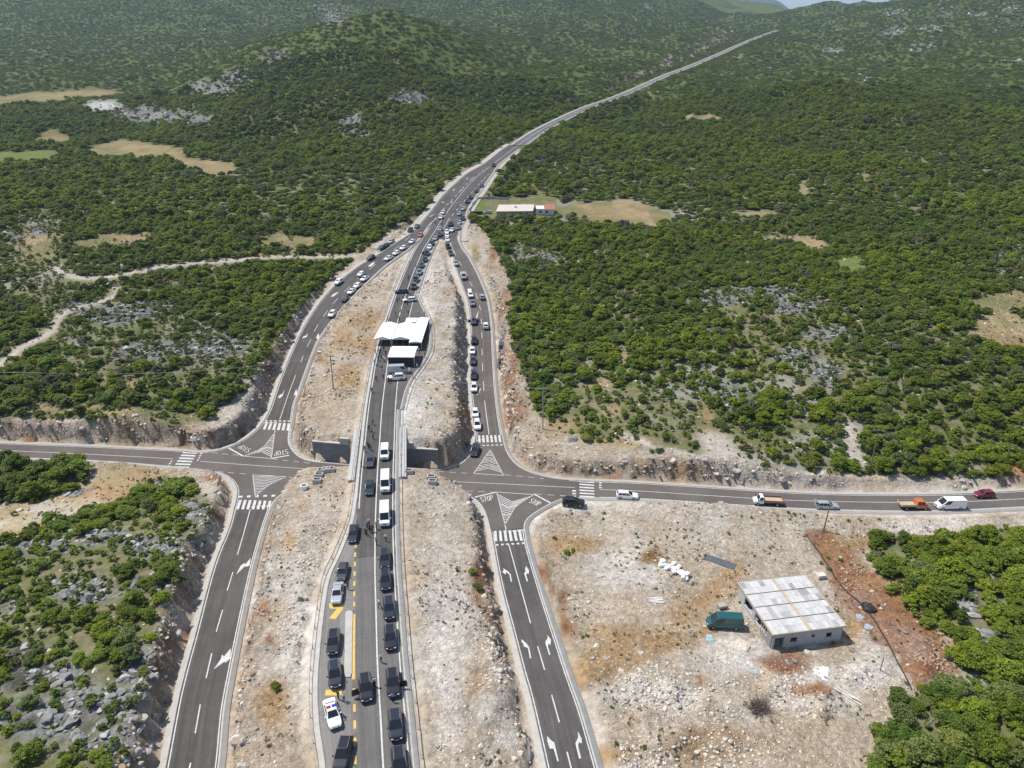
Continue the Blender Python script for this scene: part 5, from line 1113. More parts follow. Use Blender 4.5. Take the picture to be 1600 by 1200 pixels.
CARS = [  # px, py, road, heading (deg added; 180 = towards the camera), kind, colour, label, extras
 # near, by the lay-by
 (536, 1176, 'main', 168, 'suv', 'black', 'black SUV cut by the lower picture edge in the lay-by, below the police car', ()),
 (519, 1114, 'main', 192, 'sedan', 'white', 'white police sedan with red and blue roof light bar in the lay-by', ('light_bar',)),
 (523, 1052, 'main', 184, 'suv', 'navy', 'black SUV in the lay-by just above the police sedan', ()),
 (521, 1002, 'main', 178, 'suv', 'black', 'black SUV beside the upper half of the pale concrete island', ()),
 (527, 926, 'main', 176, 'sedan', 'silver', 'silver sedan with bright sunroof beside the yellow zigzag marking', ()),
 (535, 893, 'main', 174, 'hatch', 'charcoal', 'dark grey hatchback in the lay-by directly behind the silver sedan', ()),
 (552, 833, 'main', 176, 'sedan', 'navy', 'dark sedan at the top of the lay-by beside a group of people', ()),
 (571, 1073, 'main', 182, 'suv', 'black', 'black SUV alone in the left lane with its door open', ('door_r',)),
 (624, 1192, 'main', 180, 'suv', 'black', 'black SUV of the right lane queue, cut by the lower picture edge', ()),
 (618, 1131, 'main', 180, 'suv', 'navy', 'black SUV in the right lane queue, second from the lower picture edge', ()),
 (614, 1065, 'main', 180, 'suv', 'black', 'black SUV in the right lane with open door and a man at its bonnet', ('door_l',)),
 (610, 995, 'main', 180, 'suv', 'black', 'black SUV in the right lane level with the top of the concrete island', ()),
 (608, 949, 'main', 180, 'suv', 'navy', 'black SUV in the right lane with a white-shirted man beside it', ()),
 (602, 905, 'main', 180, 'suv', 'black', 'black SUV close behind another black SUV, the lower of the pair below the minibuses', ()),
 (601, 872, 'main', 180, 'suv', 'navy', 'black SUV directly below the white minibuses, upper of a close pair', ()),
 (601, 803, 'main', 180, 'minibus', 'white', 'long white minibus just below the bridge, lower of two', ()),
 (602, 752, 'main', 180, 'minibus', 'white', 'long white minibus on the bridge, upper of two', ()),
 (601, 706, 'main', 180, 'van', 'white', 'short white van standing above the two minibuses on the bridge', ()),
 (578, 719, 'main', 180, 'wagon', 'charcoal', 'dark grey estate car in the left lane beside the white van', ()),
 (577, 761, 'main', 180, 'sedan', 'green', 'dark green sedan in the left lane beside the upper minibus', ()),
 # by the tents
 (624, 577, 'main', -90, 'panel_van', 'silver', 'silver-white panel van parked across the road before the front tent', ()),
 (619, 589, 'main', 92, 'suv', 'white', 'white SUV parked across the road in front of the panel van', ()),
 (640, 468, 'main', 108, 'wagon', 'white', 'white estate car standing aslant across the road above the tents', ()),
 (627, 455, 'main', 96, 'wagon', 'blue', 'blue car with pale roof parked across the left lane above the tents', ()),
 (647, 447, 'main', 180, 'jeep', 'olive', 'boxy olive off-roader at the head of the queue above the tents', ()),
 (650, 436, 'main', 180, 'jeep', 'charcoal', 'dark boxy off-roader second in the queue above the tents', ()),
 (655, 425, 'main', 180, 'suv', 'grey', 'grey SUV third in the queue above the tents', ()),
 (658.5, 414, 'main', 180, 'suv', 'charcoal', 'dark grey SUV fourth in the queue above the tents', ()),
 (664, 405, 'main', 180, 'suv', 'black', 'black SUV fifth in the queue above the tents', ()),
 (667, 395, 'main', 180, 'van', 'navy', 'dark van sixth in the queue above the tents', ('door_r',)),
 (671, 386, 'main', 180, 'hatch', 'white', 'white hatchback in the middle of the upper main road queue', ()),
 (674.5, 380, 'main', 180, 'suv', 'black', 'black SUV close behind the white hatchback in the upper main road queue', ()),
 (680, 372, 'main', 180, 'sedan', 'silver', 'silver sedan ahead of the gore in the upper main road queue', ()),
 (687, 366, 'main', 180, 'suv', 'charcoal', 'charcoal SUV level with the gore tip on the main road', ()),
 (687.5, 358, 'main', 180, 'hatch', 'silver', 'silver hatchback last in the main road queue', ()),
 # gore between main road and right slip road
 (698, 362, 'UR', 180, 'hatch', 'white', 'white hatchback uppermost of those parked on the right gore', ()),
 (698.5, 367.5, 'UR', 180, 'hatch', 'white', 'white hatchback second from the top of the right gore', ()),
 (699, 374, 'UR', 180, 'sedan', 'white', 'white sedan third from the top of the right gore', ()),
 (699.5, 384, 'UR', 180, 'van', 'black', 'black van parked on the right gore below the white cars', ()),
 (704, 395, 'UR', 180, 'suv', 'charcoal', 'charcoal SUV at the lower end of the right gore', ()),
 # right slip road
 (712, 411, 'UR', 180, 'sedan', 'silver', 'silver sedan alone near the top of the right slip road', ()),
 (724, 431, 'UR', 180, 'van', 'silver', 'pale silver van coming down the upper right slip road', ()),
 (735, 460, 'UR', 180, 'wagon', 'white', 'white estate car with raised tailgate on the right slip road', ('tailgate',)),
 (738, 473, 'UR', 180, 'sedan', 'grey', 'grey sedan just below the white estate on the right slip road', ()),
 (753, 463, 'UR', 0, 'wagon', 'silver', 'silver estate car in the right hand lane of the right slip road', ()),
 (740, 501, 'UR', 180, 'suv', 'charcoal', 'dark SUV with both front doors open on the right slip road', ('doors',)),
 (759, 508, 'UR', 0, 'suv', 'white', 'white SUV driving alone in the right hand lane of the right slip road', ()),
 (740.5, 531, 'UR', 180, 'suv', 'black', 'black SUV just above a white car in the right slip road queue', ()),
 (738, 548, 'UR', 180, 'hatch', 'white', 'white hatchback between black cars in the right slip road queue', ()),
 (738.5, 563, 'UR', 180, 'suv', 'charcoal', 'charcoal SUV directly below the white hatchback in the right slip road queue', ()),
 (740, 585, 'UR', 180, 'suv', 'navy', 'dark blue-black SUV in the middle of the right slip road queue', ()),
 (740.5, 605, 'UR', 180, 'suv', 'white', 'black and white SUV under the wires on the right slip road', ()),
 (742.5, 645, 'UR', 180, 'hatch', 'white', 'white hatchback upper of two near the right zebra crossing', ()),
 (745.5, 663, 'UR', 180, 'suv', 'white', 'white SUV nearest the right zebra crossing', ()),
 (742, 703, 'UR', 172, 'suv', 'navy', 'dark SUV turning past the zebra into the right junction', ()),
 (784, 551, 'UR', 180, 'van', 'charcoal', 'charcoal van on the right verge, upper of two under the red bank', ()),
 (782, 568, 'UR', 180, 'suv', 'charcoal', 'dark SUV on the right verge, lower of two under the red bank', ()),
 # upper right lane
 (718, 348, 'far', 180, 'hatch', 'silver', 'silver hatchback beside the garden entrance in the right lane queue', ()),
 (716, 355.5, 'far', 180, 'suv', 'grey', 'grey SUV lowest of the right lane queue above the right slip road', ()),
 (706, 359, 'far', 180, 'sedan', 'white', 'white sedan between the lanes above the right slip road', ()),
 (704, 350, 'far', 180, 'suv', 'black', 'black SUV just above the white sedan between the lanes', ()),
 (723, 341, 'far', 180, 'suv', 'black', 'black SUV beside the garden wall in the right lane', ()),
 (717.5, 334, 'far', 180, 'hatch', 'silver', 'silver hatchback below the garden lawn in the right lane', ()),
 (723.5, 326, 'far', 180, 'wagon', 'silver', 'silver estate car level with the garden lawn', ()),
 (730, 314.5, 'far', 180, 'suv', 'black', 'black SUV lower of a close pair above the garden lawn', ()),
 (735, 308, 'far', 180, 'suv', 'navy', 'dark SUV upper of a close pair above the garden lawn', ()),
 (745, 298, 'far', 180, 'sedan', 'black', 'black sedan third from the far end of the roadside queue', ()),
 (753, 290, 'far', 180, 'hatch', 'charcoal', 'charcoal hatchback at the far end of the roadside queue', ()),
 (771, 258, 'far', 180, 'suv', 'black', 'lone black SUV on the road where it enters the woodland', ()),
 (692, 332, 'far', 180, 'hatch', 'white', 'white hatchback left of the centre line, upper of two', ()),
 (689, 339, 'far', 180, 'sedan', 'white', 'white sedan left of the centre line, lower of two', ()),
 # left slip road
 (651, 353, 'UL', 182, 'sedan', 'grey', 'grey sedan on the left verge at the top of the left slip road', ()),
 (641, 359, 'UL', 182, 'suv', 'black', 'black SUV on the left verge behind the grey sedan', ()),
 (657, 367, 'UL', 185, 'hatch', 'orange', 'bright orange car on the left gore', ()),
 (644, 377, 'UL', 180, 'sedan', 'white', 'white sedan nearest the orange car on the left slip road', ()),
 (630, 387, 'UL', 180, 'hatch', 'white', 'white hatchback second from the orange car on the left slip road', ()),
 (619, 395, 'UL', 180, 'hatch', 'white', 'white hatchback third from the orange car on the left slip road', ()),
 (607, 403, 'UL', 180, 'sedan', 'white', 'white sedan fourth from the orange car on the left slip road', ()),
 (611, 377, 'UL', 180, 'wagon', 'silver', 'silver estate car parked at the dirt track mouth by the dark trees', ()),
 (603, 383, 'UL', 180, 'sedan', 'black', 'black sedan in front of the silver estate at the dirt track mouth', ()),
 (596, 387, 'UL', 176, 'suv', 'black', 'black SUV lowest of three parked at the dirt track mouth', ()),
 (579, 402, 'UL', 180, 'suv', 'charcoal', 'round charcoal SUV alone on the left verge of the left slip road', ()),
 (564, 428, 'UL', 180, 'hatch', 'white', 'white hatchback in the left lane beside a parked white row', ()),
 (569.5, 435, 'UL', 180, 'sedan', 'white', 'white sedan uppermost of the parked row on the left slip road', ()),
 (558, 446, 'UL', 180, 'hatch', 'white', 'white hatchback second of the parked row on the left slip road', ()),
 (549, 455, 'UL', 180, 'sedan', 'white', 'white sedan directly above the dark car of the parked row', ()),
 (539, 467, 'UL', 180, 'hatch', 'black', 'dark hatchback ending the parked row on the left slip road', ()),
 (519, 490, 'UL', 180, 'suv', 'white', 'white SUV alone below the parked row on the left slip road', ()),
 (529, 440, 'UL', 180, 'suv', 'white', 'white SUV alone on the left verge of the left slip road', ()),
 # cross road
 (896, 784, 'cross', 2, 'suv', 'black', 'black SUV on the pale pavement beside the right zebra crossing', ()),
 (980, 773.5, 'cross', 0, 'wagon', 'white', 'white estate car on the cross road behind the black SUV', ()),
 (1292, 789.5, 'cross', 0, 'wagon', 'silver', 'silver car with raised tailgate on the cross road', ('tailgate',)),
 (1485, 787, 'cross', 180, 'panel_van', 'white', 'white delivery van on the cross road beside the orange truck', ()),
 (1538, 771.5, 'cross', 180, 'hatch', 'red', 'dark red hatchback at the right end of the cross road', ()),
]
for px, py, rd, dh, kind, colr, lab, ex in CARS:
    zf = ROADS[rd][1]; p = on(px, py, lambda Y: zf(Y) + KINDS[kind]['H'] * .45); z = float(zf(p[1])) + .05
    dep = proj(p[0], p[1], z)[2]
    if rd in ('UL', 'UR', 'far') and float(hgt(p[0], p[1])) > z + .02: z = float(hgt(p[0], p[1])) + .03
    cat = 'minibus' if kind == 'minibus' and 'minibus' in lab else 'van' if kind in ('van', 'minibus', 'panel_van') else 'SUV' if kind in ('suv', 'jeep') else 'car'
    nm = dict(minibus='minibus', van='van', SUV='suv', car='parked_car')[cat] if kind != 'jeep' else 'off_roader'
    vehicle(kind, colr, (p[0], p[1], z), head(rd, p) + R(dh), dep < 215, nm, lab, cat, None, ex)
def place(px, py, up=.5): return ray_ground(px, py, up)
p = place(1132, 972, .9); vehicle('panel_van', 'teal', (p[0], p[1], hgt(p[0], p[1]) - .02), R(176), True, 'van', 'dark teal panel van parked beside the unfinished concrete house', 'van', None, ())
p = ray_ground(762, 334); vehicle('hatch', 'silver', (p[0], p[1], p[2]), R(170), False, 'parked_car', 'small silver car in the yard of the low house', 'car')
def truck(px, py, rz, colr, label, dbl):
    p = on(px, py, lambda Y: zside(Y) + .8); t = empty('flatbed_truck', (float(p[0]), float(p[1]), float(zside(p[1])) + .04), head('cross', p) + rz); tag(t, label, 'truck'); pm_ = M['paint_' + colr]
    cl = 2.5 if dbl else 1.7; x1 = 2.75
    mb = MB(); loft_body([(x1 + .3, .5, .95, .84), (x1 + .15, .42, 1.08, .93), (x1 - .5, .42, 1.22, .97), (x1 - cl, .42, 1.24, .97)], mb); link('cab', fix(mb.mesh('cab'), .05), [pm_], t)
    c = [(x1 - .45, -.92, 1.2), (x1 - .45, .92, 1.2), (x1 - cl, .92, 1.2), (x1 - cl, -.92, 1.2), (x1 - .95, -.78, 2.05), (x1 - .95, .78, 2.05), (x1 - cl + .1, .78, 2.05), (x1 - cl + .1, -.78, 2.05)]
    mb = MB().add(c, [(0, 1, 5, 4), (1, 2, 6, 5), (2, 3, 7, 6), (3, 0, 4, 7), (4, 5, 6, 7)]); link('cab_roof', fix(mb.mesh('cab_roof'), .06), [pm_], t)
    link('windshield', MB().add(pane((c[0], c[1], c[5], c[4]), .08, .92, .1, .9), [(0, 1, 2, 3)]).mesh('windshield'), [M['glass']], t)
    for q in ((c[1], c[2], c[6], c[5]), (c[3], c[0], c[4], c[7])):
        mb = MB()
        for a, b in (((.12, .48), (.54, .9)) if dbl else ((.15, .85),)): mb.add(pane(q, a, b, .14, .9), [(0, 1, 2, 3)])
        link('side_window', mb.mesh('side_window'), [M['glass']], t)
    bl = x1 - cl - .08 + 2.95; bc = (x1 - cl - .08 - 2.95) / 2; mb = MB(); mb.box((bc, 0, 1.02), (bl, 2.05, .12)); link('flatbed', mb.mesh('flatbed'), [M['plank']], t)
    sm = M['paint_red'] if not dbl else M['plank']; rust = M.get('rust') or mat('rust', (.26, .12, .08), .8, var=.25, scale=3); M['rust'] = rust; sm = rust if not dbl else M['plank']
    for d, c_ in (((bl, .05, .36), (bc, 1.0, 1.26)), ((bl, .05, .36), (bc, -1.0, 1.26)), ((.05, 1.95, .36), (-2.93, 0, 1.26))): link('side_board', MB().box(c_, d).mesh('side_board'), [sm], t)
    link('chassis', MB().box((-.1, 0, .72), (5.4, .9, .3)).mesh('chassis'), [M['black_plastic']], t)
    for x in (x1 - .55, -1.75):
        for s_ in (-1, 1): w = link('wheel', MB().tube([(0, -.12, 0), (0, .12, 0)], .38, 18).mesh('wheel'), [M['tyre']], t, (x, s_ * .85, .38)); link('rim', MB().tube([(0, -.13, 0), (0, .13, 0)], .22, 10).mesh('rim'), [M['rim']], w)
    for s_ in (-1, 1):
        link('headlight', MB().box((x1 + .26, s_ * .68, .92), (.10, .3, .16)).mesh('headlight'), [M['headlight']], t); link('mirror', MB().box((x1 - .5, s_ * 1.08, 1.4), (.12, .2, .26)).mesh('mirror'), [M['black_plastic']], t)
truck(1200, 782.5, R(180), 'white', 'white flatbed truck with rust red side boards on the cross road', False); truck(1427, 789, 0, 'orange', 'orange double cab truck with bare timber bed on the cross road', True)

# ------------------------------------------------------------------ people
SKIN = mat('skin', (.45, .27, .19), .6, var=.05); HAIR = mat('hair', (.03, .02, .015), .7, var=.1)
CLOTH = {k: mat('cloth_' + k, c, .85, var=.08, scale=6) for k, c in dict(black=(.015, .015, .018), navy=(.02, .03, .07), white=(.72, .73, .74), blue=(.22, .33, .52), grey=(.12, .12, .13), red=(.55, .04, .03), khaki=(.24, .2, .13)).items()}
def person_mesh(pose, seed):
    r = random.Random(seed); V = []; E = []; RD = []; TAG = []
    def v(p, rad, t): V.append(p); RD.append(rad); TAG.append(t); return len(V) - 1
    def e(a, b): E.append((a, b))
    st = .22 if pose == 'walk' else .03
    pel = v((0, 0, .96), (.155, .115), 't'); sp = v((0, 0, 1.14), (.145, .105), 'b'); ch = v((.01, 0, 1.34), (.175, .12), 'b'); up = v((0, 0, 1.46), (.10, .085), 'b'); nk = v((.015, 0, 1.54), (.052, .055), 's'); h1 = v((.03, 0, 1.63), (.075, .09), 's'); h2 = v((.025, 0, 1.73), (.07, .085), 'h')
    for a, b in ((pel, sp), (sp, ch), (ch, up), (up, nk), (nk, h1), (h1, h2)): e(a, b)
    nose = v((.115, 0, 1.635), (.018, .018), 's'); e(h1, nose)
    for s_ in (1, -1):
        sh = v((0, s_ * .19, 1.43), (.062, .062), 'b'); e(up, sh)
        if pose == 'phone' and s_ > 0: el = (.10, s_ * .28, 1.18); wr = (.26, s_ * .16, 1.36); hd = (.28, s_ * .11, 1.44)
        elif pose == 'fold': el = (.04, s_ * .30, 1.17); wr = (.24, s_ * .10, 1.14); hd = (.28, s_ * .02, 1.15)
        else: k = -s_ * st * 1.0; el = (k * .5 - .02, s_ * .27, 1.15); wr = (k + .06, s_ * .28, .92); hd = (k + .10, s_ * .275, .83)
        E1_ = v(el, (.047, .047), 'b'); W1 = v(wr, (.034, .034), 'b'); H1 = v(hd, (.03, .04), 's'); e(sh, E1_); e(E1_, W1); e(W1, H1)
        d = Vector(hd) - Vector(wr); d.normalize(); sd = Vector((0, 1, 0)); 
        for f_ in range(4):
            q = Vector(hd) + d * (.075 + .012 * (1.5 - abs(f_ - 1.5))) + sd * (f_ - 1.5) * .02; F1 = v(tuple(q), (.010, .010), 's'); e(H1, F1)
        T_ = v(tuple(Vector(hd) + d * .02 + Vector((.045, 0, .0))), (.011, .011), 's'); e(H1, T_)
        hp = v((0, s_ * .095, .88), (.092, .10), 't'); e(pel, hp); k = s_ * st
        kn = v((k * .55 + .015, s_ * .10, .50), (.062, .066), 't'); an = v((k * 1.1 - .02, s_ * .10, .10), (.042, .046), 't'); toe = v((k * 1.1 + .14, s_ * .115, .045), (.042, .036), 'o'); e(hp, kn); e(kn, an); e(an, toe)
    me = bpy.data.meshes.new('person'); me.from_pydata(V, E, []); o = bpy.data.objects.new('person', me); COL.objects.link(o)
    m = o.modifiers.new('skin', 'SKIN'); m.use_smooth_shade = True; m.branch_smoothing = .4
    for i, sv in enumerate(me.skin_vertices[0].data): sv.radius = RD[i]; sv.use_root = (i == 0)
    s2 = o.modifiers.new('sub', 'SUBSURF'); s2.levels = 1; s2.render_levels = 1
    dg = bpy.context.evaluated_depsgraph_get(); me2 = bpy.data.meshes.new_from_object(o.evaluated_get(dg)); bpy.data.objects.remove(o)
    me2.materials.clear()
    for m_ in (SKIN, CLOTH['white'], CLOTH['black'], HAIR, CLOTH['black']): me2.materials.append(m_)
    VV = np.array(V); slot = dict(s=0, b=1, t=2, h=3, o=4)
    for p in me2.polygons:
        c = np.array(p.center); i = int((((VV - c) ** 2).sum(1) - np.array([(x[0] * .6) ** 2 for x in RD])).argmin()); t = slot[TAG[i]]
        if t == 0 and c[2] > 1.55 and (c[0] < .0 or c[2] > 1.70): t = 3
        p.material_index = t; p.use_smooth = True
    return me2
PM = {k: person_mesh(k, i) for i, k in enumerate(('stand', 'walk', 'phone', 'fold'))}
def person(px, py, zf, pose, top, legs, face, label):
    p = on(px, py, zf) if zf is not None else ray_ground(px, py)[:2]; z = float(zf(p[1])) + .03 if zf is not None else float(hgt(p[0], p[1]))
    o = link('person', PM[pose], (), None, (float(p[0]), float(p[1]), z), R(face)); s = random.uniform(.97, 1.05); o.scale = (s, s, s)
    for i, m_ in ((1, CLOTH[top]), (2, CLOTH[legs])): o.material_slots[i].link = 'OBJECT'; o.material_slots[i].material = m_
    tag(o, label, 'person')
W_, B_, U_, N_, G_ = 'white', 'black', 'blue', 'navy', 'grey'
PEOPLE = [
 (544, 921, 'stand', B_, B_, -90, 'person in black standing on the yellow line beside the grey hatchback'), (543.5, 907, 'fold', B_, B_, 200, '') ,
 (593, 949, 'walk', W_, B_, 20, 'person in white shirt walking beside the black SUV in the right lane'), (596, 1035, 'stand', W_, B_, -80, 'person in white shirt standing alone in the road behind the open-door SUV'),
 (628, 1064, 'stand', N_, B_, 180, 'person in dark suit at the open door of the right lane SUV'), (614, 1097, 'stand', U_, B_, 90, 'person in pale blue shirt at the bonnet of the right lane SUV'),
 (586, 1073, 'walk', W_, B_, -90, 'person in white shirt beside the left lane SUV with open door'), (529, 1093, 'stand', B_, B_, 60, 'person in black by the yellow bar above the police sedan'), (538, 1096, 'stand', W_, B_, 150, 'person in white shirt nearest the police sedan, on the yellow bar'), (532, 1118, 'walk', U_, N_, 0, 'person beside the right door of the police sedan'),
 (570, 834, 'stand', U_, B_, 20, 'person in blue shirt at the left of the group beside the minibus'), (577, 822, 'phone', W_, B_, -60, 'person in white shirt uppermost in the group beside the minibus'), (578, 832, 'fold', B_, B_, 120, 'person in black at the centre of the group beside the minibus'), (582, 831, 'stand', G_, B_, 160, 'person in grey in the group beside the minibus, right of centre'), (588, 827, 'stand', B_, B_, 180, 'person in black standing against the lower minibus'), (574, 826, 'stand', U_, N_, -20, 'person in blue shirt in the group, upper left'),
 (588, 851, 'walk', U_, B_, -100, 'person in pale blue shirt walking on the white line below the minibus'), (603, 846, 'stand', W_, B_, 90, 'person in white shirt right behind the lower minibus'),
 (570, 706, 'stand', B_, B_, -60, 'person in black left of the dark estate on the bridge'), (577, 703, 'stand', B_, B_, 100, 'person in black above the dark estate on the bridge'), (580, 705, 'stand', N_, B_, 200, 'person in navy above the dark estate on the bridge, rightmost'), (575, 699, 'walk', G_, B_, -90, 'person in grey above the dark estate, highest of three'),
 (583, 686, 'walk', U_, B_, -90, 'person in blue shirt walking alone below a pair on the upper bridge'), (577, 674, 'stand', B_, B_, -70, 'person in black in a pair at the top of the bridge'), (581, 676, 'stand', U_, B_, 180, 'person in blue in a pair at the top of the bridge'),
 (565, 730, 'stand', 'red', B_, 0, 'person in red top at the left parapet of the bridge'),
 (581, 614, 'walk', B_, B_, -80, 'person in black walking alone at the left edge below the tents'), (588, 596, 'walk', B_, B_, -90, 'person in black near the left edge, lower of a loose pair below the tents'), (599, 593, 'stand', B_, B_, 90, 'person in black on the centre line left of the white SUV'), (607, 598, 'stand', N_, B_, 150, 'person in navy at the front of the white SUV'),
 (597, 579, 'walk', G_, B_, -60, 'person in grey walking left of the panel van'), (590, 573, 'stand', U_, N_, 30, 'person in blue at the left edge beside the panel van'), (585, 570, 'stand', B_, B_, 0, 'person in black at the guard rail beside the panel van'),
 (591, 564, 'stand', B_, B_, -30, 'person in black left of the front tent'), (599, 564, 'stand', W_, B_, 200, 'person in white left of the front tent'), (601, 566, 'stand', W_, N_, 180, 'person in white and navy beside the front tent corner'), (587, 553, 'stand', B_, B_, 0, 'person in black at the guard rail before the left tent'), (592, 551, 'fold', W_, G_, 90, 'person in white and grey before the left tent'), (595, 553, 'stand', N_, B_, 90, 'person in navy before the left tent'), (600, 549, 'stand', B_, B_, 90, 'person in black under the front of the left tent'),
 (645, 590, 'stand', 'khaki', B_, 180, 'person in khaki on the gravel right of the white SUV'), (652, 577, 'stand', W_, G_, 180, 'person in white at the right guard rail beside the panel van'), (655, 552, 'stand', W_, B_, 180, 'person in white at the right end of the front tent'), (664, 559, 'stand', B_, B_, 180, 'person in black at the curved guard rail right of the front tent'),
 (626, 488, 'walk', W_, B_, -90, 'person in white on the centre line above the middle tent'), (618, 494, 'stand', N_, B_, 0, 'person in navy in the left lane above the left tent'), (638, 493, 'stand', B_, B_, 90, 'person in black in the right lane above the tents'), (654, 492, 'walk', W_, 'khaki', -90, 'person in white on the lay-by above the tents'), (664, 494, 'stand', B_, B_, 180, 'person in black at the guard rail of the upper lay-by'), (606, 500, 'stand', B_, B_, 0, 'person in black at the left guard rail above the left tent'), (624, 502, 'stand', G_, B_, -90, 'person in grey close behind the tent ridge'),
 (630, 480, 'stand', W_, B_, 40, 'person in white left of the slanting white estate'), (633, 476, 'stand', B_, B_, 60, 'person in black just below the slanting white estate'), (637, 478, 'stand', B_, B_, 100, 'person in black beneath the slanting white estate, rightmost'), (630, 468, 'stand', U_, N_, 60, 'person in blue between the two crosswise cars'), (636, 459, 'stand', B_, B_, 100, 'person in black at the boxy off-roader'), (642, 462, 'stand', W_, B_, 120, 'person in white at the front of the boxy off-roader'), (640, 455, 'stand', N_, B_, -60, 'person in navy beside the front of the queue'), (621, 473, 'walk', B_, B_, -80, 'person in black below the blue crosswise car'), (638, 438, 'stand', B_, B_, -90, 'person in black beside the second off-roader'), (639, 433, 'stand', U_, B_, 0, 'person in blue beside the second off-roader'), (650, 419, 'stand', B_, B_, 0, 'person in black beside the fourth vehicle of the upper queue'), (640, 413, 'stand', B_, B_, 0, 'person in black at the left guard rail of the upper main road'),
 (600, 536, 'stand', B_, B_, -90, 'person in black under the front edge of the left tent, leftmost'), (607, 535, 'stand', W_, B_, 90, 'person in white under the front edge of the left tent'), (621, 535, 'stand', G_, B_, -90, 'person in grey under the left half of the middle tent'), (628, 536, 'stand', W_, N_, 60, 'person in white under the ridge of the middle tent'), (636, 536, 'fold', U_, B_, 120, 'person in blue under the right half of the middle tent'), (648, 541, 'stand', W_, B_, 180, 'person in white under the long right tent'), (656, 542, 'stand', B_, B_, 90, 'person in black under the long right tent'),
 (593, 558, 'stand', N_, B_, 40, 'person in navy in the crowd left of the front tent'), (603, 556, 'stand', B_, B_, 120, 'person in black touching the left side of the front tent'), (596, 560, 'fold', U_, B_, -40, 'person in blue in the crowd left of the front tent'), (583, 664, 'stand', B_, B_, 0, 'person in black alone in the left lane above the bridge'), (573, 838, 'stand', B_, B_, 90, 'person in black at the lower edge of the group beside the minibus'), (624, 470, 'stand', G_, B_, 0, 'person in grey below the blue crosswise car'), (645, 470, 'stand', B_, B_, 180, 'person in black right of the slanting white estate'), (632, 462, 'stand', B_, B_, 0, 'person in black between the crosswise cars, beside the person in blue'),
 (680, 350, 'walk', B_, B_, -90, 'person in black on the upper road left of the white sedan'), (691, 353, 'stand', B_, B_, 90, 'person in black on the upper road below the white sedan'),
]
for px, py, pose, top, legs, face, lab in PEOPLE:
    if lab: person(px, py, zmain, pose, top, legs, face, lab)

# ------------------------------------------------------------------ white tents on the road
def tent(corners, zeave, rise, label, axis=0, walls=(), flat=False):
    """corners: front-left, front-right, back-right, back-left eave pixels"""
    z0 = float(zmain(185)); P = [Vector((*at_z(a, b, z0 + zeave), 0)) for a, b in corners]
    c = sum(P, Vector()) / 4; ux = ((P[1] - P[0]) + (P[2] - P[3])); w = ux.length / 2; uy = ((P[3] - P[0]) + (P[2] - P[1])); d = uy.length / 2; rz = math.atan2(ux.y, ux.x)
    zg = float(zmain(c.y)) + .03; t = empty('tent', (c.x, c.y, zg), rz); tag(t, label, 'tent', 'white tents on the main road'); h = zeave + z0 - zg; x, y = w / 2, d / 2; mb = MB(); e = .22
    if flat: V = [(-x, -y, h), (x, -y, h), (x, y, h), (-x, y, h), (-x, 0, h + rise), (x, 0, h + rise)]; F = [(0, 1, 5, 4), (3, 4, 5, 2), (0, 4, 3), (1, 2, 5)]
    else: V = [(-x, -y, h), (x, -y, h), (x, y, h), (-x, y, h), (0, -y, h + rise), (0, y, h + rise)]; F = [(0, 4, 5, 3), (4, 1, 2, 5), (0, 1, 4), (2, 3, 5)]
    mb.add(V, F); b = 6; V2 = [(-x, -y, h - e), (x, -y, h - e), (x, y, h - e), (-x, y, h - e)]
    mb.add(V[:4] + V2, [(0, 4, 5, 1), (1, 5, 6, 2), (2, 6, 7, 3), (3, 7, 4, 0)]); mb.build('canopy', M['canvas'], t)
    for sx in (-1, 1):
        for sy in (-1, 1): link('leg', MB().box((sx * (x - .08), sy * (y - .08), (h - .1) / 2), (.10, .10, h - .1)).mesh('leg'), [M['canvas']], t)
    for wl_, m_ in walls:
        q = dict(front=((-x, -y + .12), (x, -y + .12)), back=((-x, y - .12), (x, y - .12)), left=((-x + .12, -y), (-x + .12, y)), right=((x - .12, -y), (x - .12, y)))[wl_]
        L_ = math.hypot(q[1][0] - q[0][0], q[1][1] - q[0][1]) - .2; link('side_wall_shade_sheet', MB().box(((q[0][0] + q[1][0]) / 2, (q[0][1] + q[1][1]) / 2, (h - .25) / 2), (L_ if wl_ in ('front', 'back') else .04, .04 if wl_ in ('front', 'back') else L_, h - .25)).mesh('side_wall_shade_sheet'), [M[m_]], t)  # the black sheets paint in the shade under and before the canopy
    return t, c, w, d, rz, zg
tent([(588, 529.5), (615, 530), (618.5, 506), (593, 506)], 2.5, .75, 'white gable tent over the left lane, leftmost of the tents', walls=(('back', 'tent_shade_dark_cover'),))
tent([(616, 529.5), (643, 530), (648, 506), (619.5, 506)], 2.5, .75, 'white gable tent over the right lane, between two other tents', walls=(('back', 'tent_shade_dark_cover'),))
tent([(642.5, 535), (662.5, 535), (667, 497), (649, 497)], 2.75, .35, 'long white tent on the right, beside the curved guard rail', walls=(('back', 'tent_shade_dark_cover'), ('left', 'tent_shade_dark_cover')))
tent([(633.5, 503), (650, 503), (652, 496.5), (635.5, 496.5)], 2.9, .3, 'small white tent at the rear, beside the long right tent', flat=True)
tent([(607.5, 557.5), (649.5, 558), (651, 541), (611, 541)], 2.9, .45, 'wide white tent in front with a black sheet painting its front shade', flat=True, walls=(('front', 'tent_shade_dark_cover'), ('left', 'canvas')))
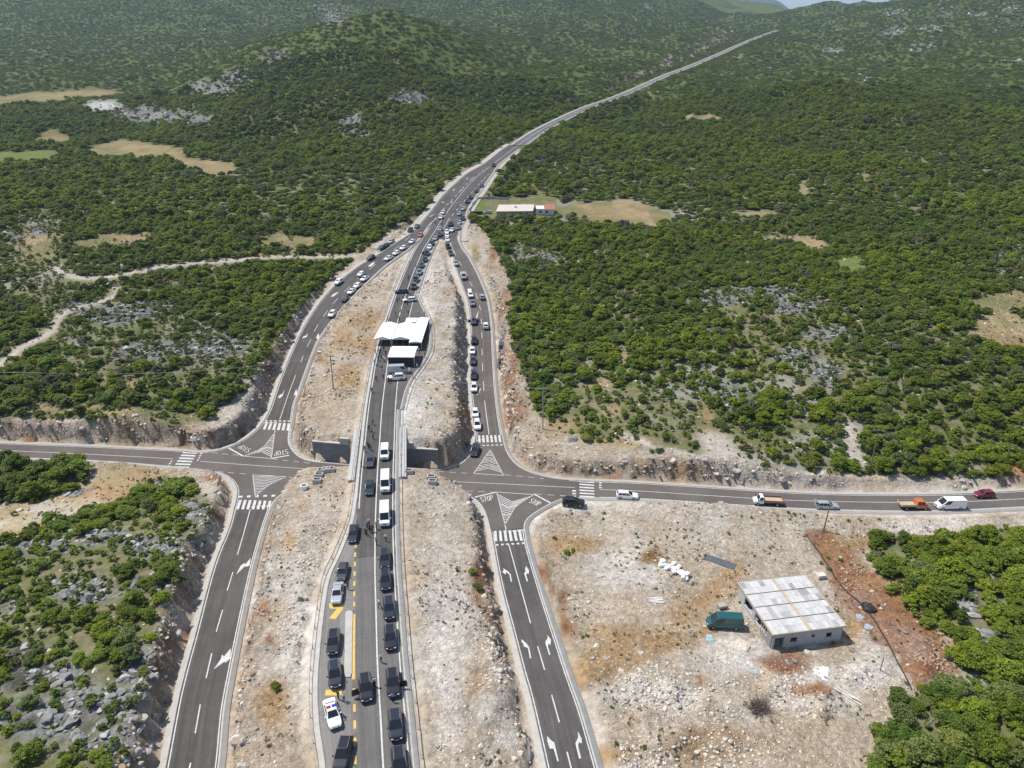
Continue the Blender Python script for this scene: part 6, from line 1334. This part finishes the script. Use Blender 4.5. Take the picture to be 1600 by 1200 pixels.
# ------------------------------------------------------------------ poles and wires
def pole(base, top, label, arms=1, mkey='wood', tilt=True, thick=.15):
    p = ray_ground(*base); r = ray(*top); dep = p[1] / r[1]; hgt_ = CAMZ + r[2] * dep - p[2]; x2 = r[0] * dep
    t = empty('utility_pole', tuple(map(float, p))); tag(t, label, 'pole'); lean = float(np.clip(x2 - p[0], -.6, .6))
    MB().tube([(0, 0, -.5), (lean, 0, hgt_)], [thick, thick * .68], 10).build('shaft', M[mkey], t)
    if arms:
        MB().box((lean, .12, hgt_ - .35), (2.2, .12, .14)).build('crossarm', M[mkey], t)
        for k in (-.95, 0, .95): MB().tube([(lean + k, .12, hgt_ - .28), (lean + k, .12, hgt_ - .05)], [.05, .035], 8).build('insulator', M['canvas'], t)
    return Vector((p[0] + lean, p[1], p[2] + hgt_ - .1))
q1 = pole((54, 641), (40, 581), 'wooden power pole above the left cross road cutting'); q2 = pole((521, 608), (516, 555), 'dark bare pole on the gravel left of the tents'); q3 = pole((848, 672), (848.5, 606), 'grey power pole with crossarm above the right junction', mkey='steel', thick=.17)
q4 = pole((1359, 737), (1373, 671), 'leaning wooden pole above the cross road opposite the trucks'); q5 = pole((1570, 724), (1581, 690), 'short wooden pole above the cross road near the right edge', arms=0); q6 = pole((1286, 831), (1297, 789), 'wooden pole on the red dirt below the silver car', arms=0)
def wire(a, b, sag, label, r=.016, mk='wire_bright', offs=((-.9, 0), (0, 0), (.9, 0))):
    o = a.copy(); t = empty('power_line', o); tag(t, label, 'power line')
    for dx, dz in offs:
        P = []
        for i in range(25):
            s = i / 24; q = a.lerp(b, s) - o; P.append((q.x + dx, q.y, q.z + dz - sag * 4 * s * (1 - s)))
        MB().tube(P, r, 5).build('wire', M[mk], t)
wire(q1, q2, 2.2, 'thin wires from the left pole across the left slip road'); wire(q2, q3, 2.0, 'thin wires over the main road behind the white SUV'); wire(q1, q1 + Vector((-60, 6, 2)), 1.5, 'thin wires leaving the left pole towards the picture edge')
wire(q3, q4, 3.0, 'wires over the woodland edge right of the junction pole', .02, 'wire'); wire(q4, q5, 1.0, 'wires between the two poles facing the trucks', .02, 'wire')

# ------------------------------------------------------------------ unfinished house and its yard
zr = -1.15; RC = [Vector((*at_z(a, b, zr), 0)) for a, b in [(1206, 992), (1321, 979), (1259, 897), (1154, 910)]]
c = sum(RC, Vector()) / 4; ux = (RC[1] - RC[0] + RC[2] - RC[3]) / 2; uy = (RC[3] - RC[0] + RC[2] - RC[1]) / 2; rzh = math.atan2(ux.y, ux.x); wx, wy = ux.length, uy.length; zg = float(hgt(c.x, c.y)) - .1; H_ = zr - zg
hs = empty('unfinished_house', (c.x, c.y, zg), rzh); tag(hs, 'unfinished grey block house with patchwork concrete roof slab on the gravel plot', 'house')
M['block'] = mat('block', (.42, .42, .42), .9, var=.12, scale=2, bump=.15)
x, y = wx / 2 - .35, wy / 2 - .35; th = .25; ht = H_ - .22
def wall_open(p0, p1, ops, name='wall'):
    """block wall with openings (s0, s1, z0, z1)"""
    L_ = math.hypot(p1[0] - p0[0], p1[1] - p0[1]); a = math.atan2(p1[1] - p0[1], p1[0] - p0[0]); mb = MB(); xs = sorted({0, L_, *[o[0] for o in ops], *[o[1] for o in ops]})
    for i in range(len(xs) - 1):
        m_ = (xs[i] + xs[i + 1]) / 2; seg = [(0, ht)]
        for o in ops:
            if o[0] < m_ < o[1]: seg = [s for s in ((0, o[2]), (o[3], ht)) if s[1] - s[0] > .02]
        for z0, z1 in seg: mb.box((p0[0] + math.cos(a) * m_, p0[1] + math.sin(a) * m_, (z0 + z1) / 2), (xs[i + 1] - xs[i], th, z1 - z0), 0, a)
    return mb.build(name, M['block'], hs)
wall_open((-x, -y), (x, -y), [(.3, 1.9, .1, 2.3), (3.0, 4.2, 1.0, 2.0), (6.6, 7.2, 1.5, 2.1), (wx - 3.4, wx - 2.4, 1.1, 2.1)]); wall_open((x, -y + th), (x, y - th), [(3, 4.4, 1, 2.1)])
wall_open((-x, y), (x, y), [(2, 3.4, 1, 2.1)]); wall_open((-x, y - th), (-x, -y + th), [(2.2, 5.0, .9, 2.4), (6.0, wy - 2.6, .9, 2.4)])
MB().box((0, 0, .02), (wx - .3, wy - .3, .24)).build('foundation', M['concrete'], hs); MB().box((0, 0, H_ - .1), (wx, wy, .2)).build('roof_slab', M['concrete'], hs)
# formwork panels on the slab
tones = [mat('panel_%d' % i, (c_, c_ * .985, c_ * .95), .9, var=.14, scale=1.5) for i, c_ in enumerate((.54, .50, .46, .38, .30))]
mb = MB(); r = random.Random(4); nr = 4
for j in range(nr):
    y0 = -wy / 2 + .12 + j * (wy - .24) / nr; y1 = y0 + (wy - .24) / nr - .14
    for half in (0, 1):
        x0 = -wx / 2 + .12 if half == 0 else .45; x1_ = -.15 if half == 0 else wx / 2 - .12; n = 7
        for i in range(n):
            for k in (0, 1):
                xa = x0 + i * (x1_ - x0) / n; xb_ = xa + (x1_ - x0) / n - .03; ya = y0 + k * (y1 - y0) / 2; yb_ = ya + (y1 - y0) / 2 - .02; mb.box(((xa + xb_) / 2, (ya + yb_) / 2, H_ + .02), (xb_ - xa, yb_ - ya, .04), r.choices(range(5), [5, 5, 3, 1.3, .9])[0])
mb.build('roof_panels', tones, hs)
mb = MB()
for j in range(1, nr): mb.box((0, -wy / 2 + .12 + j * (wy - .24) / nr - .08, H_ + .06), (wx - .2, .09, .12))
mb.build('roof_batten', M['wood'], hs); mb = MB(); mb.box((.15, 0, H_ + .045), (.44, wy - .2, .07)); mb.build('centre_plank', M['plank'], hs)
for s_, d_, c_ in ((0, (wx + .06, .06, .3), (0, -wy / 2 - .03, H_ - .08)), (1, (wx + .06, .06, .3), (0, wy / 2 + .03, H_ - .08)), (2, (.06, wy, .3), (-wx / 2 - .03, 0, H_ - .08)), (3, (.06, wy, .3), (wx / 2 + .03, 0, H_ - .08))): MB().box(c_, d_).build('edge_board', M['plank'], hs)
for i in range(6): MB().tube([(-wx / 2 + .05, -wy / 2 + .5 + i * .62, .1), (-wx / 2 + .05, -wy / 2 + .5 + i * .62, H_ - .2)], .06, 6).build('prop', M['plank'], hs)
for i in range(9): a = -wx / 2 + .2 + i * .45; MB().box((a, wy / 2 + .75, H_ - .05), (.09, 1.5, .07)).build('joist', M['plank'], hs)
def blob(name, px, py, rad, mkey, label, cat, squash=.35, seed=1, n=5, rough_=.35):
    p = ray_ground(px, py); r = random.Random(seed); bm = bmesh.new()
    for i in range(n):
        a = r.uniform(0, 6.28); q = r.uniform(0, rad * .6) if i else 0; s = rad * r.uniform(.35, .6); m_ = Matrix.Translation((math.cos(a) * q, math.sin(a) * q * .7, s * squash * .5)) @ Matrix.Rotation(r.uniform(0, 3), 4, 'Z') @ Matrix.Diagonal((s * r.uniform(.8, 1.4), s, s * squash, 1))
        bmesh.ops.create_icosphere(bm, subdivisions=3, radius=1, matrix=m_)
    for v in bm.verts: v.co += Vector((r.uniform(-1, 1), r.uniform(-1, 1), r.uniform(-1, 1))) * rad * .06 * rough_ * 2
    me = bpy.data.meshes.new(name); bm.to_mesh(me); bm.free(); return tag(link(name, me, [M[mkey]], None, tuple(map(float, p))), label, cat)
M['tarp_teal'] = mat('tarp_teal', (.30, .42, .42), .5, var=.35, scale=3, bump=.3); M['tarp_blue'] = mat('tarp_blue', (.33, .40, .46), .5, var=.35, scale=3, bump=.3); M['mesh_sheet'] = mat('mesh_sheet', (.10, .11, .125), .8, var=.2, scale=6, bump=.2); M['plastic_white'] = mat('plastic_white', (.78, .77, .75), .35, var=.08, scale=2, bump=.2)
blob('crumpled_tarp', 1110, 1000, 1.2, 'tarp_teal', 'crumpled pale teal tarpaulin in front of the teal van', 'tarpaulin', .3, 3); blob('rubbish_heap', 1355, 956, 1.6, 'black_plastic', 'heap of black plastic sheeting on the red dirt right of the house', 'rubbish heap', .5, 4, 7, .8)
blob('crumpled_tarp', 1343, 966, .9, 'tarp_blue', 'crumpled grey-blue tarpaulin touching the black plastic heap', 'tarpaulin', .35, 5); blob('crumpled_tarp', 1357, 981, .9, 'tarp_blue', 'crumpled grey-blue tarpaulin a little below the black plastic heap', 'tarpaulin', .35, 6); blob('crumpled_tarp', 1178, 1052, .8, 'tarp_teal', 'small crumpled teal tarpaulin beside the plank pile', 'tarpaulin', .3, 7)
blob('sand_heap', 1150, 1010, 2.2, 'stone_pale', 'flat heap of pale sand in front of the unfinished house', 'sand heap', .10, 9, 7, .5); blob('plastic_sheet', 1287, 1054, 2.3, 'plastic_white', 'flat shiny white plastic sheet on the ground below the house', 'plastic sheet', .05, 8, 3, .15)
# mesh sheet lying on the ground
a, b, c2, d2 = [ray_ground(*q) for q in [(1098, 876), (1147, 893), (1150, 884), (1101, 866)]]; t = MB(); n = 12; V = []
for i in range(n + 1):
    for j in range(5): q = (a + (b - a) * i / n) * (1 - j / 4) + (d2 + (c2 - d2) * i / n) * (j / 4); V.append((q[0] - a[0], q[1] - a[1], float(hgt(q[0], q[1])) - a[2] + .10 + .04 * math.sin(i * 1.9 + j)))
t.add(V, [(i * 5 + j, (i + 1) * 5 + j, (i + 1) * 5 + j + 1, i * 5 + j + 1) for i in range(n) for j in range(4)]); o = t.build('mesh_sheet', M['mesh_sheet'], None, tuple(map(float, a))); so_ = o.modifiers.new('thick', 'SOLIDIFY'); so_.thickness = .05; tag(o, 'dark grey steel mesh sheet lying on the gravel behind the house', 'mesh sheet')
# heap of white sacks: each a thing
r = random.Random(12)
bm = bmesh.new(); bmesh.ops.create_cube(bm, size=1); bmesh.ops.subdivide_edges(bm, edges=bm.edges, cuts=2, use_grid_fill=True)
for v in bm.verts: v.co = v.co.normalized() * .5 * .35 + v.co * .65; v.co *= (1 + r.uniform(-.06, .06))
sack = bpy.data.meshes.new('sack'); bm.to_mesh(sack); bm.free(); sack.materials.append(M['plastic_white']); [setattr(p_, 'use_smooth', True) for p_ in sack.polygons]
for i in range(30):
    u = i / 29; bx = 1037 + 36 * u + r.uniform(-7, 7); by = 880 + 26 * u + r.uniform(-6, 6); p = ray_ground(bx, by); o = link('sack', sack, (), None, (float(p[0]), float(p[1]), float(p[2]) + .25 + (.3 if i % 3 == 0 else 0)), r.uniform(0, 3)); o.scale = (1.1, .75, .55); o.rotation_euler.x = r.uniform(-.2, .2)
    tag(o, 'white plastic sack in the scattered heap behind the teal van', 'sack', 'white sacks heaped behind the teal van')
def planks(px, py, L_, n, rz, label, mkey='plank', jit=.25, w=.2):
    p = ray_ground(px, py); t = empty('plank_pile', (float(p[0]), float(p[1]), float(p[2]) + .06), rz); tag(t, label, 'plank pile'); r = random.Random(int(px))
    for i in range(n): MB().box((r.uniform(-.3, .3), (i - n / 2) * w * 1.25, .05 + .05 * (i % 3)), (L_ * r.uniform(.8, 1.05), w, .05), 0, r.uniform(-jit, jit)).build('plank', M[mkey], t)
M['board_pale'] = mat('board_pale', (.62, .58, .52), .8, var=.15, scale=3)
planks(1200, 1056, 4.6, 5, R(-52), 'pile of long pale planks leaning towards the house front'); planks(1192, 1074, 1.7, 5, R(-35), 'short stack of yellowish battens below the long planks', jit=.06); planks(1024, 939, 2.6, 6, R(8), 'small pile of whitish boards on the gravel left of the teal van', 'board_pale', .1); planks(1325, 1090, 3.6, 3, R(-45), 'few pale boards on stones near the lower thicket', 'board_pale', .12)
p = ray_ground(1282, 903); t = empty('block_pallet', (float(p[0]), float(p[1]), float(p[2])), .2); tag(t, 'pallet of pale blocks behind the right corner of the house', 'block pallet'); MB().box((0, 0, .07), (1.6, 1.1, .14)).build('pallet', M['plank'], t); mb = MB()
for i in range(4):
    for j in range(2):
        for k in range(3): mb.box((-.57 + i * .38, -.26 + j * .52, .25 + k * .22), (.36, .5, .2))
mb.build('blocks', M['board_pale'], t)
p = ray_ground(1127, 952); t = empty('mixing_tub', (float(p[0]), float(p[1]), float(p[2])), .3); tag(t, 'grey steel mortar tub between teal van and house', 'tub'); mb = MB(); mb.box((0, 0, .3), (1.4, 1.0, .6), taper=1.15); mb.build('tub', M['steel'], t); MB().box((0, 0, .59), (1.35, .95, .05)).build('mortar', M['verge'], t)
pth = [ray_ground(*q) for q in [(1258, 838), (1285, 872), (1315, 918), (1345, 945), (1372, 985), (1395, 1025), (1412, 1056), (1424, 1078)]]; o0 = pth[0]
S = smooth([q[:2] for q in pth], 1.2); tag(MB().tube([(s[0] - o0[0], s[1] - o0[1], float(hgt(*s)) - o0[2] + .10) for s in S], .11, 7).build('black_pipe', M['black_plastic'], None, tuple(map(float, o0))), 'long black plastic pipe across the red dirt right of the house', 'pipe')
p = ray_ground(1375, 1048); tag(MB().tube([(0, 0, -.3), (0, 0, 2.6)], .07, 8).build('marker_post', M['wood'], None, tuple(map(float, p))), 'thin dark upright post on the gravel right of the house', 'post')
# dry leafless bush
p = ray_ground(1186, 1112); t = empty('dry_bush', tuple(map(float, p))); tag(t, 'dry purplish brown leafless bush among pale stones below the house', 'bush'); r = random.Random(3); mb = MB()
for i in range(260):
    a = r.uniform(0, 6.28); e_ = r.uniform(.15, 1.3); L_ = r.uniform(1.2, 2.6); b = Vector((r.uniform(-1.0, 1.0), r.uniform(-1.0, 1.0), 0)); d = Vector((math.cos(a) * math.cos(e_), math.sin(a) * math.cos(e_), math.sin(e_) * .8)) * L_
    mb.tube([b, b + d * .6, b + d + Vector((0, 0, -.15))], [.035, .022, .008], 3, cap=False)
M['twig'] = mat('twig', (.17, .125, .115), .9, var=.25, scale=2); mb.build('twigs', M['twig'], t)

# ------------------------------------------------------------------ low house by the road, its garden
def gbox(par, p0, p1, p2, z0, z1, name, m):
    """box over the ground triangle p0 (corner), p1, p2"""
    o = Vector(par.location); a = Vector(p0[:2]).to_3d(); u = Vector(p1[:2]).to_3d() - a; v = Vector(p2[:2]).to_3d() - a; V = []
    for z in (z0, z1):
        for q in (a, a + u, a + u + v, a + v): V.append((q.x - o.x, q.y - o.y, z))
    me = MB().add(V, [(3, 2, 1, 0), (4, 5, 6, 7), (0, 1, 5, 4), (1, 2, 6, 5), (2, 3, 7, 6), (3, 0, 4, 7)]).mesh(name); fix(me); return link(name, me, [m], par)
M['plaster'] = mat('plaster', (.66, .65, .62), .85, var=.08, scale=1); M['roof_pink'] = mat('roof_pink', (.56, .48, .43), .85, var=.15, scale=1.2); M['tile_red'] = mat('tile_red', (.38, .17, .11), .8, var=.2, scale=3); M['wall_grey'] = mat('wall_grey', (.33, .33, .32), .9, var=.15, scale=1)
g0 = ray_ground(776, 340); dpt = g0[1]; sc_ = proj(*g0)[2] / FPX
h1 = empty('low_house', tuple(map(float, g0))); tag(h1, 'low grey house with flat pinkish roof beside the distant road', 'house'); B = [(g0[0], g0[1]), (g0[0] + 56 * sc_, g0[1] + 1), (g0[0] + 1, g0[1] + 16)]
gbox(h1, *B, -1, 2.7, 'wall', M['wall_grey']); gbox(h1, (B[0][0] - .3, B[0][1] - .3), (B[1][0] + .3, B[1][1] - .3), (B[2][0] - .3, B[2][1] + .3), 2.705, 2.95, 'roof', M['roof_pink']); MB().box((9, 9, 3.4), (1.2, 1.2, 1.0)).build('chimney', M['plaster'], h1)
for i in range(4): MB().box((3 + i * 4, -.02 + i * .2, 1.5), (1.3, .1, 1.1)).build('window', M['glass'], h1)
g1 = ray_ground(838, 336); h2 = empty('small_house', tuple(map(float, g1))); tag(h2, 'small white house with red roof right of the low grey house', 'house'); B = [(g1[0], g1[1]), (g1[0] + 28 * sc_, g1[1] + .5), (g1[0] + .5, g1[1] + 8)]
gbox(h2, *B, -1, 2.6, 'wall', M['plaster']); wq = 28 * sc_; mb = MB(); mb.add([(wq * .45, -.4, 2.6), (wq + .4, -.2, 2.6), (wq + .6, 8.3, 2.6), (wq * .45, 8.3, 2.6), (wq * .45, 4, 4.3), (wq + .5, 4, 4.3)], [(0, 1, 5, 4), (3, 4, 5, 2), (0, 4, 3), (1, 2, 5)]); mb.build('roof', M['tile_red'], h2); mb = MB(); mb.box((wq * .22, 4, 2.72), (wq * .45, 8.4, .22)); mb.build('flat_roof', M['plaster'], h2)
for i in range(2): MB().box((2 + i * 3, .02, 1.4), (1.0, .1, 1.0)).build('window', M['glass'], h2)
def garden_wall(pts, label, h=1.3, m='plaster'):
    P = [ray_ground(*q) for q in pts]; o = Vector(P[0]); t = MB()
    for a, b in zip(P[:-1], P[1:]):
        L_ = math.hypot(b[0] - a[0], b[1] - a[1]); zt = (a[2] + b[2]) / 2; t.box(((a[0] + b[0]) / 2 - o.x, (a[1] + b[1]) / 2 - o.y, zt - o.z + h / 2 - .4), (L_ + .2, .25, h + .8), 0, math.atan2(b[1] - a[1], b[0] - a[0]))
    tag(t.build('garden_wall', M[m], None, tuple(o)), label, 'wall')
garden_wall([(733, 331), (738, 322), (746, 312)], 'pale garden wall along the road beside the small lawn'); garden_wall([(746, 312), (770, 311), (795, 313)], 'grey garden wall behind the small lawn', m='wall_grey')
for px_c, lb in ((740, 'dark covered trailer left in the yard entrance'), (749, 'dark covered trailer right in the yard entrance')):
    p = ray_ground(px_c, 335.5); t = empty('trailer', tuple(map(float, p)), .1); tag(t, lb, 'trailer'); MB().box((0, 0, .95), (3.4, 1.7, 1.1), taper=.92).build('cover', M['tent_shade_dark_cover'], t); MB().box((0, 0, .36), (3.5, 1.6, .1)).build('bed', M['steel'], t)
    for s_ in (-1, 1): MB().tube([(0, s_ * .9 - .1, .32), (0, s_ * .9 + .1, .32)], .32, 12).build('wheel', M['tyre'], t)

# ------------------------------------------------------------------ summer haze
hb = MB(); hb.box((0, 7900, 420), (16000, 16200, 1000))
hm = bpy.data.materials.new('haze'); hm.use_nodes = True; hn = hm.node_tree.nodes; hn.remove(hn['Principled BSDF'])
pv = hn.new('ShaderNodeVolumePrincipled'); pv.inputs['Color'].default_value = (.60, .78, 1, 1); pv.inputs['Density'].default_value = 0.8e-4; pv.inputs['Anisotropy'].default_value = .2
hm.node_tree.links.new(pv.outputs[0], hn['Material Output'].inputs['Volume'])
ho = hb.build('haze', hm); tag(ho, kind='stuff')
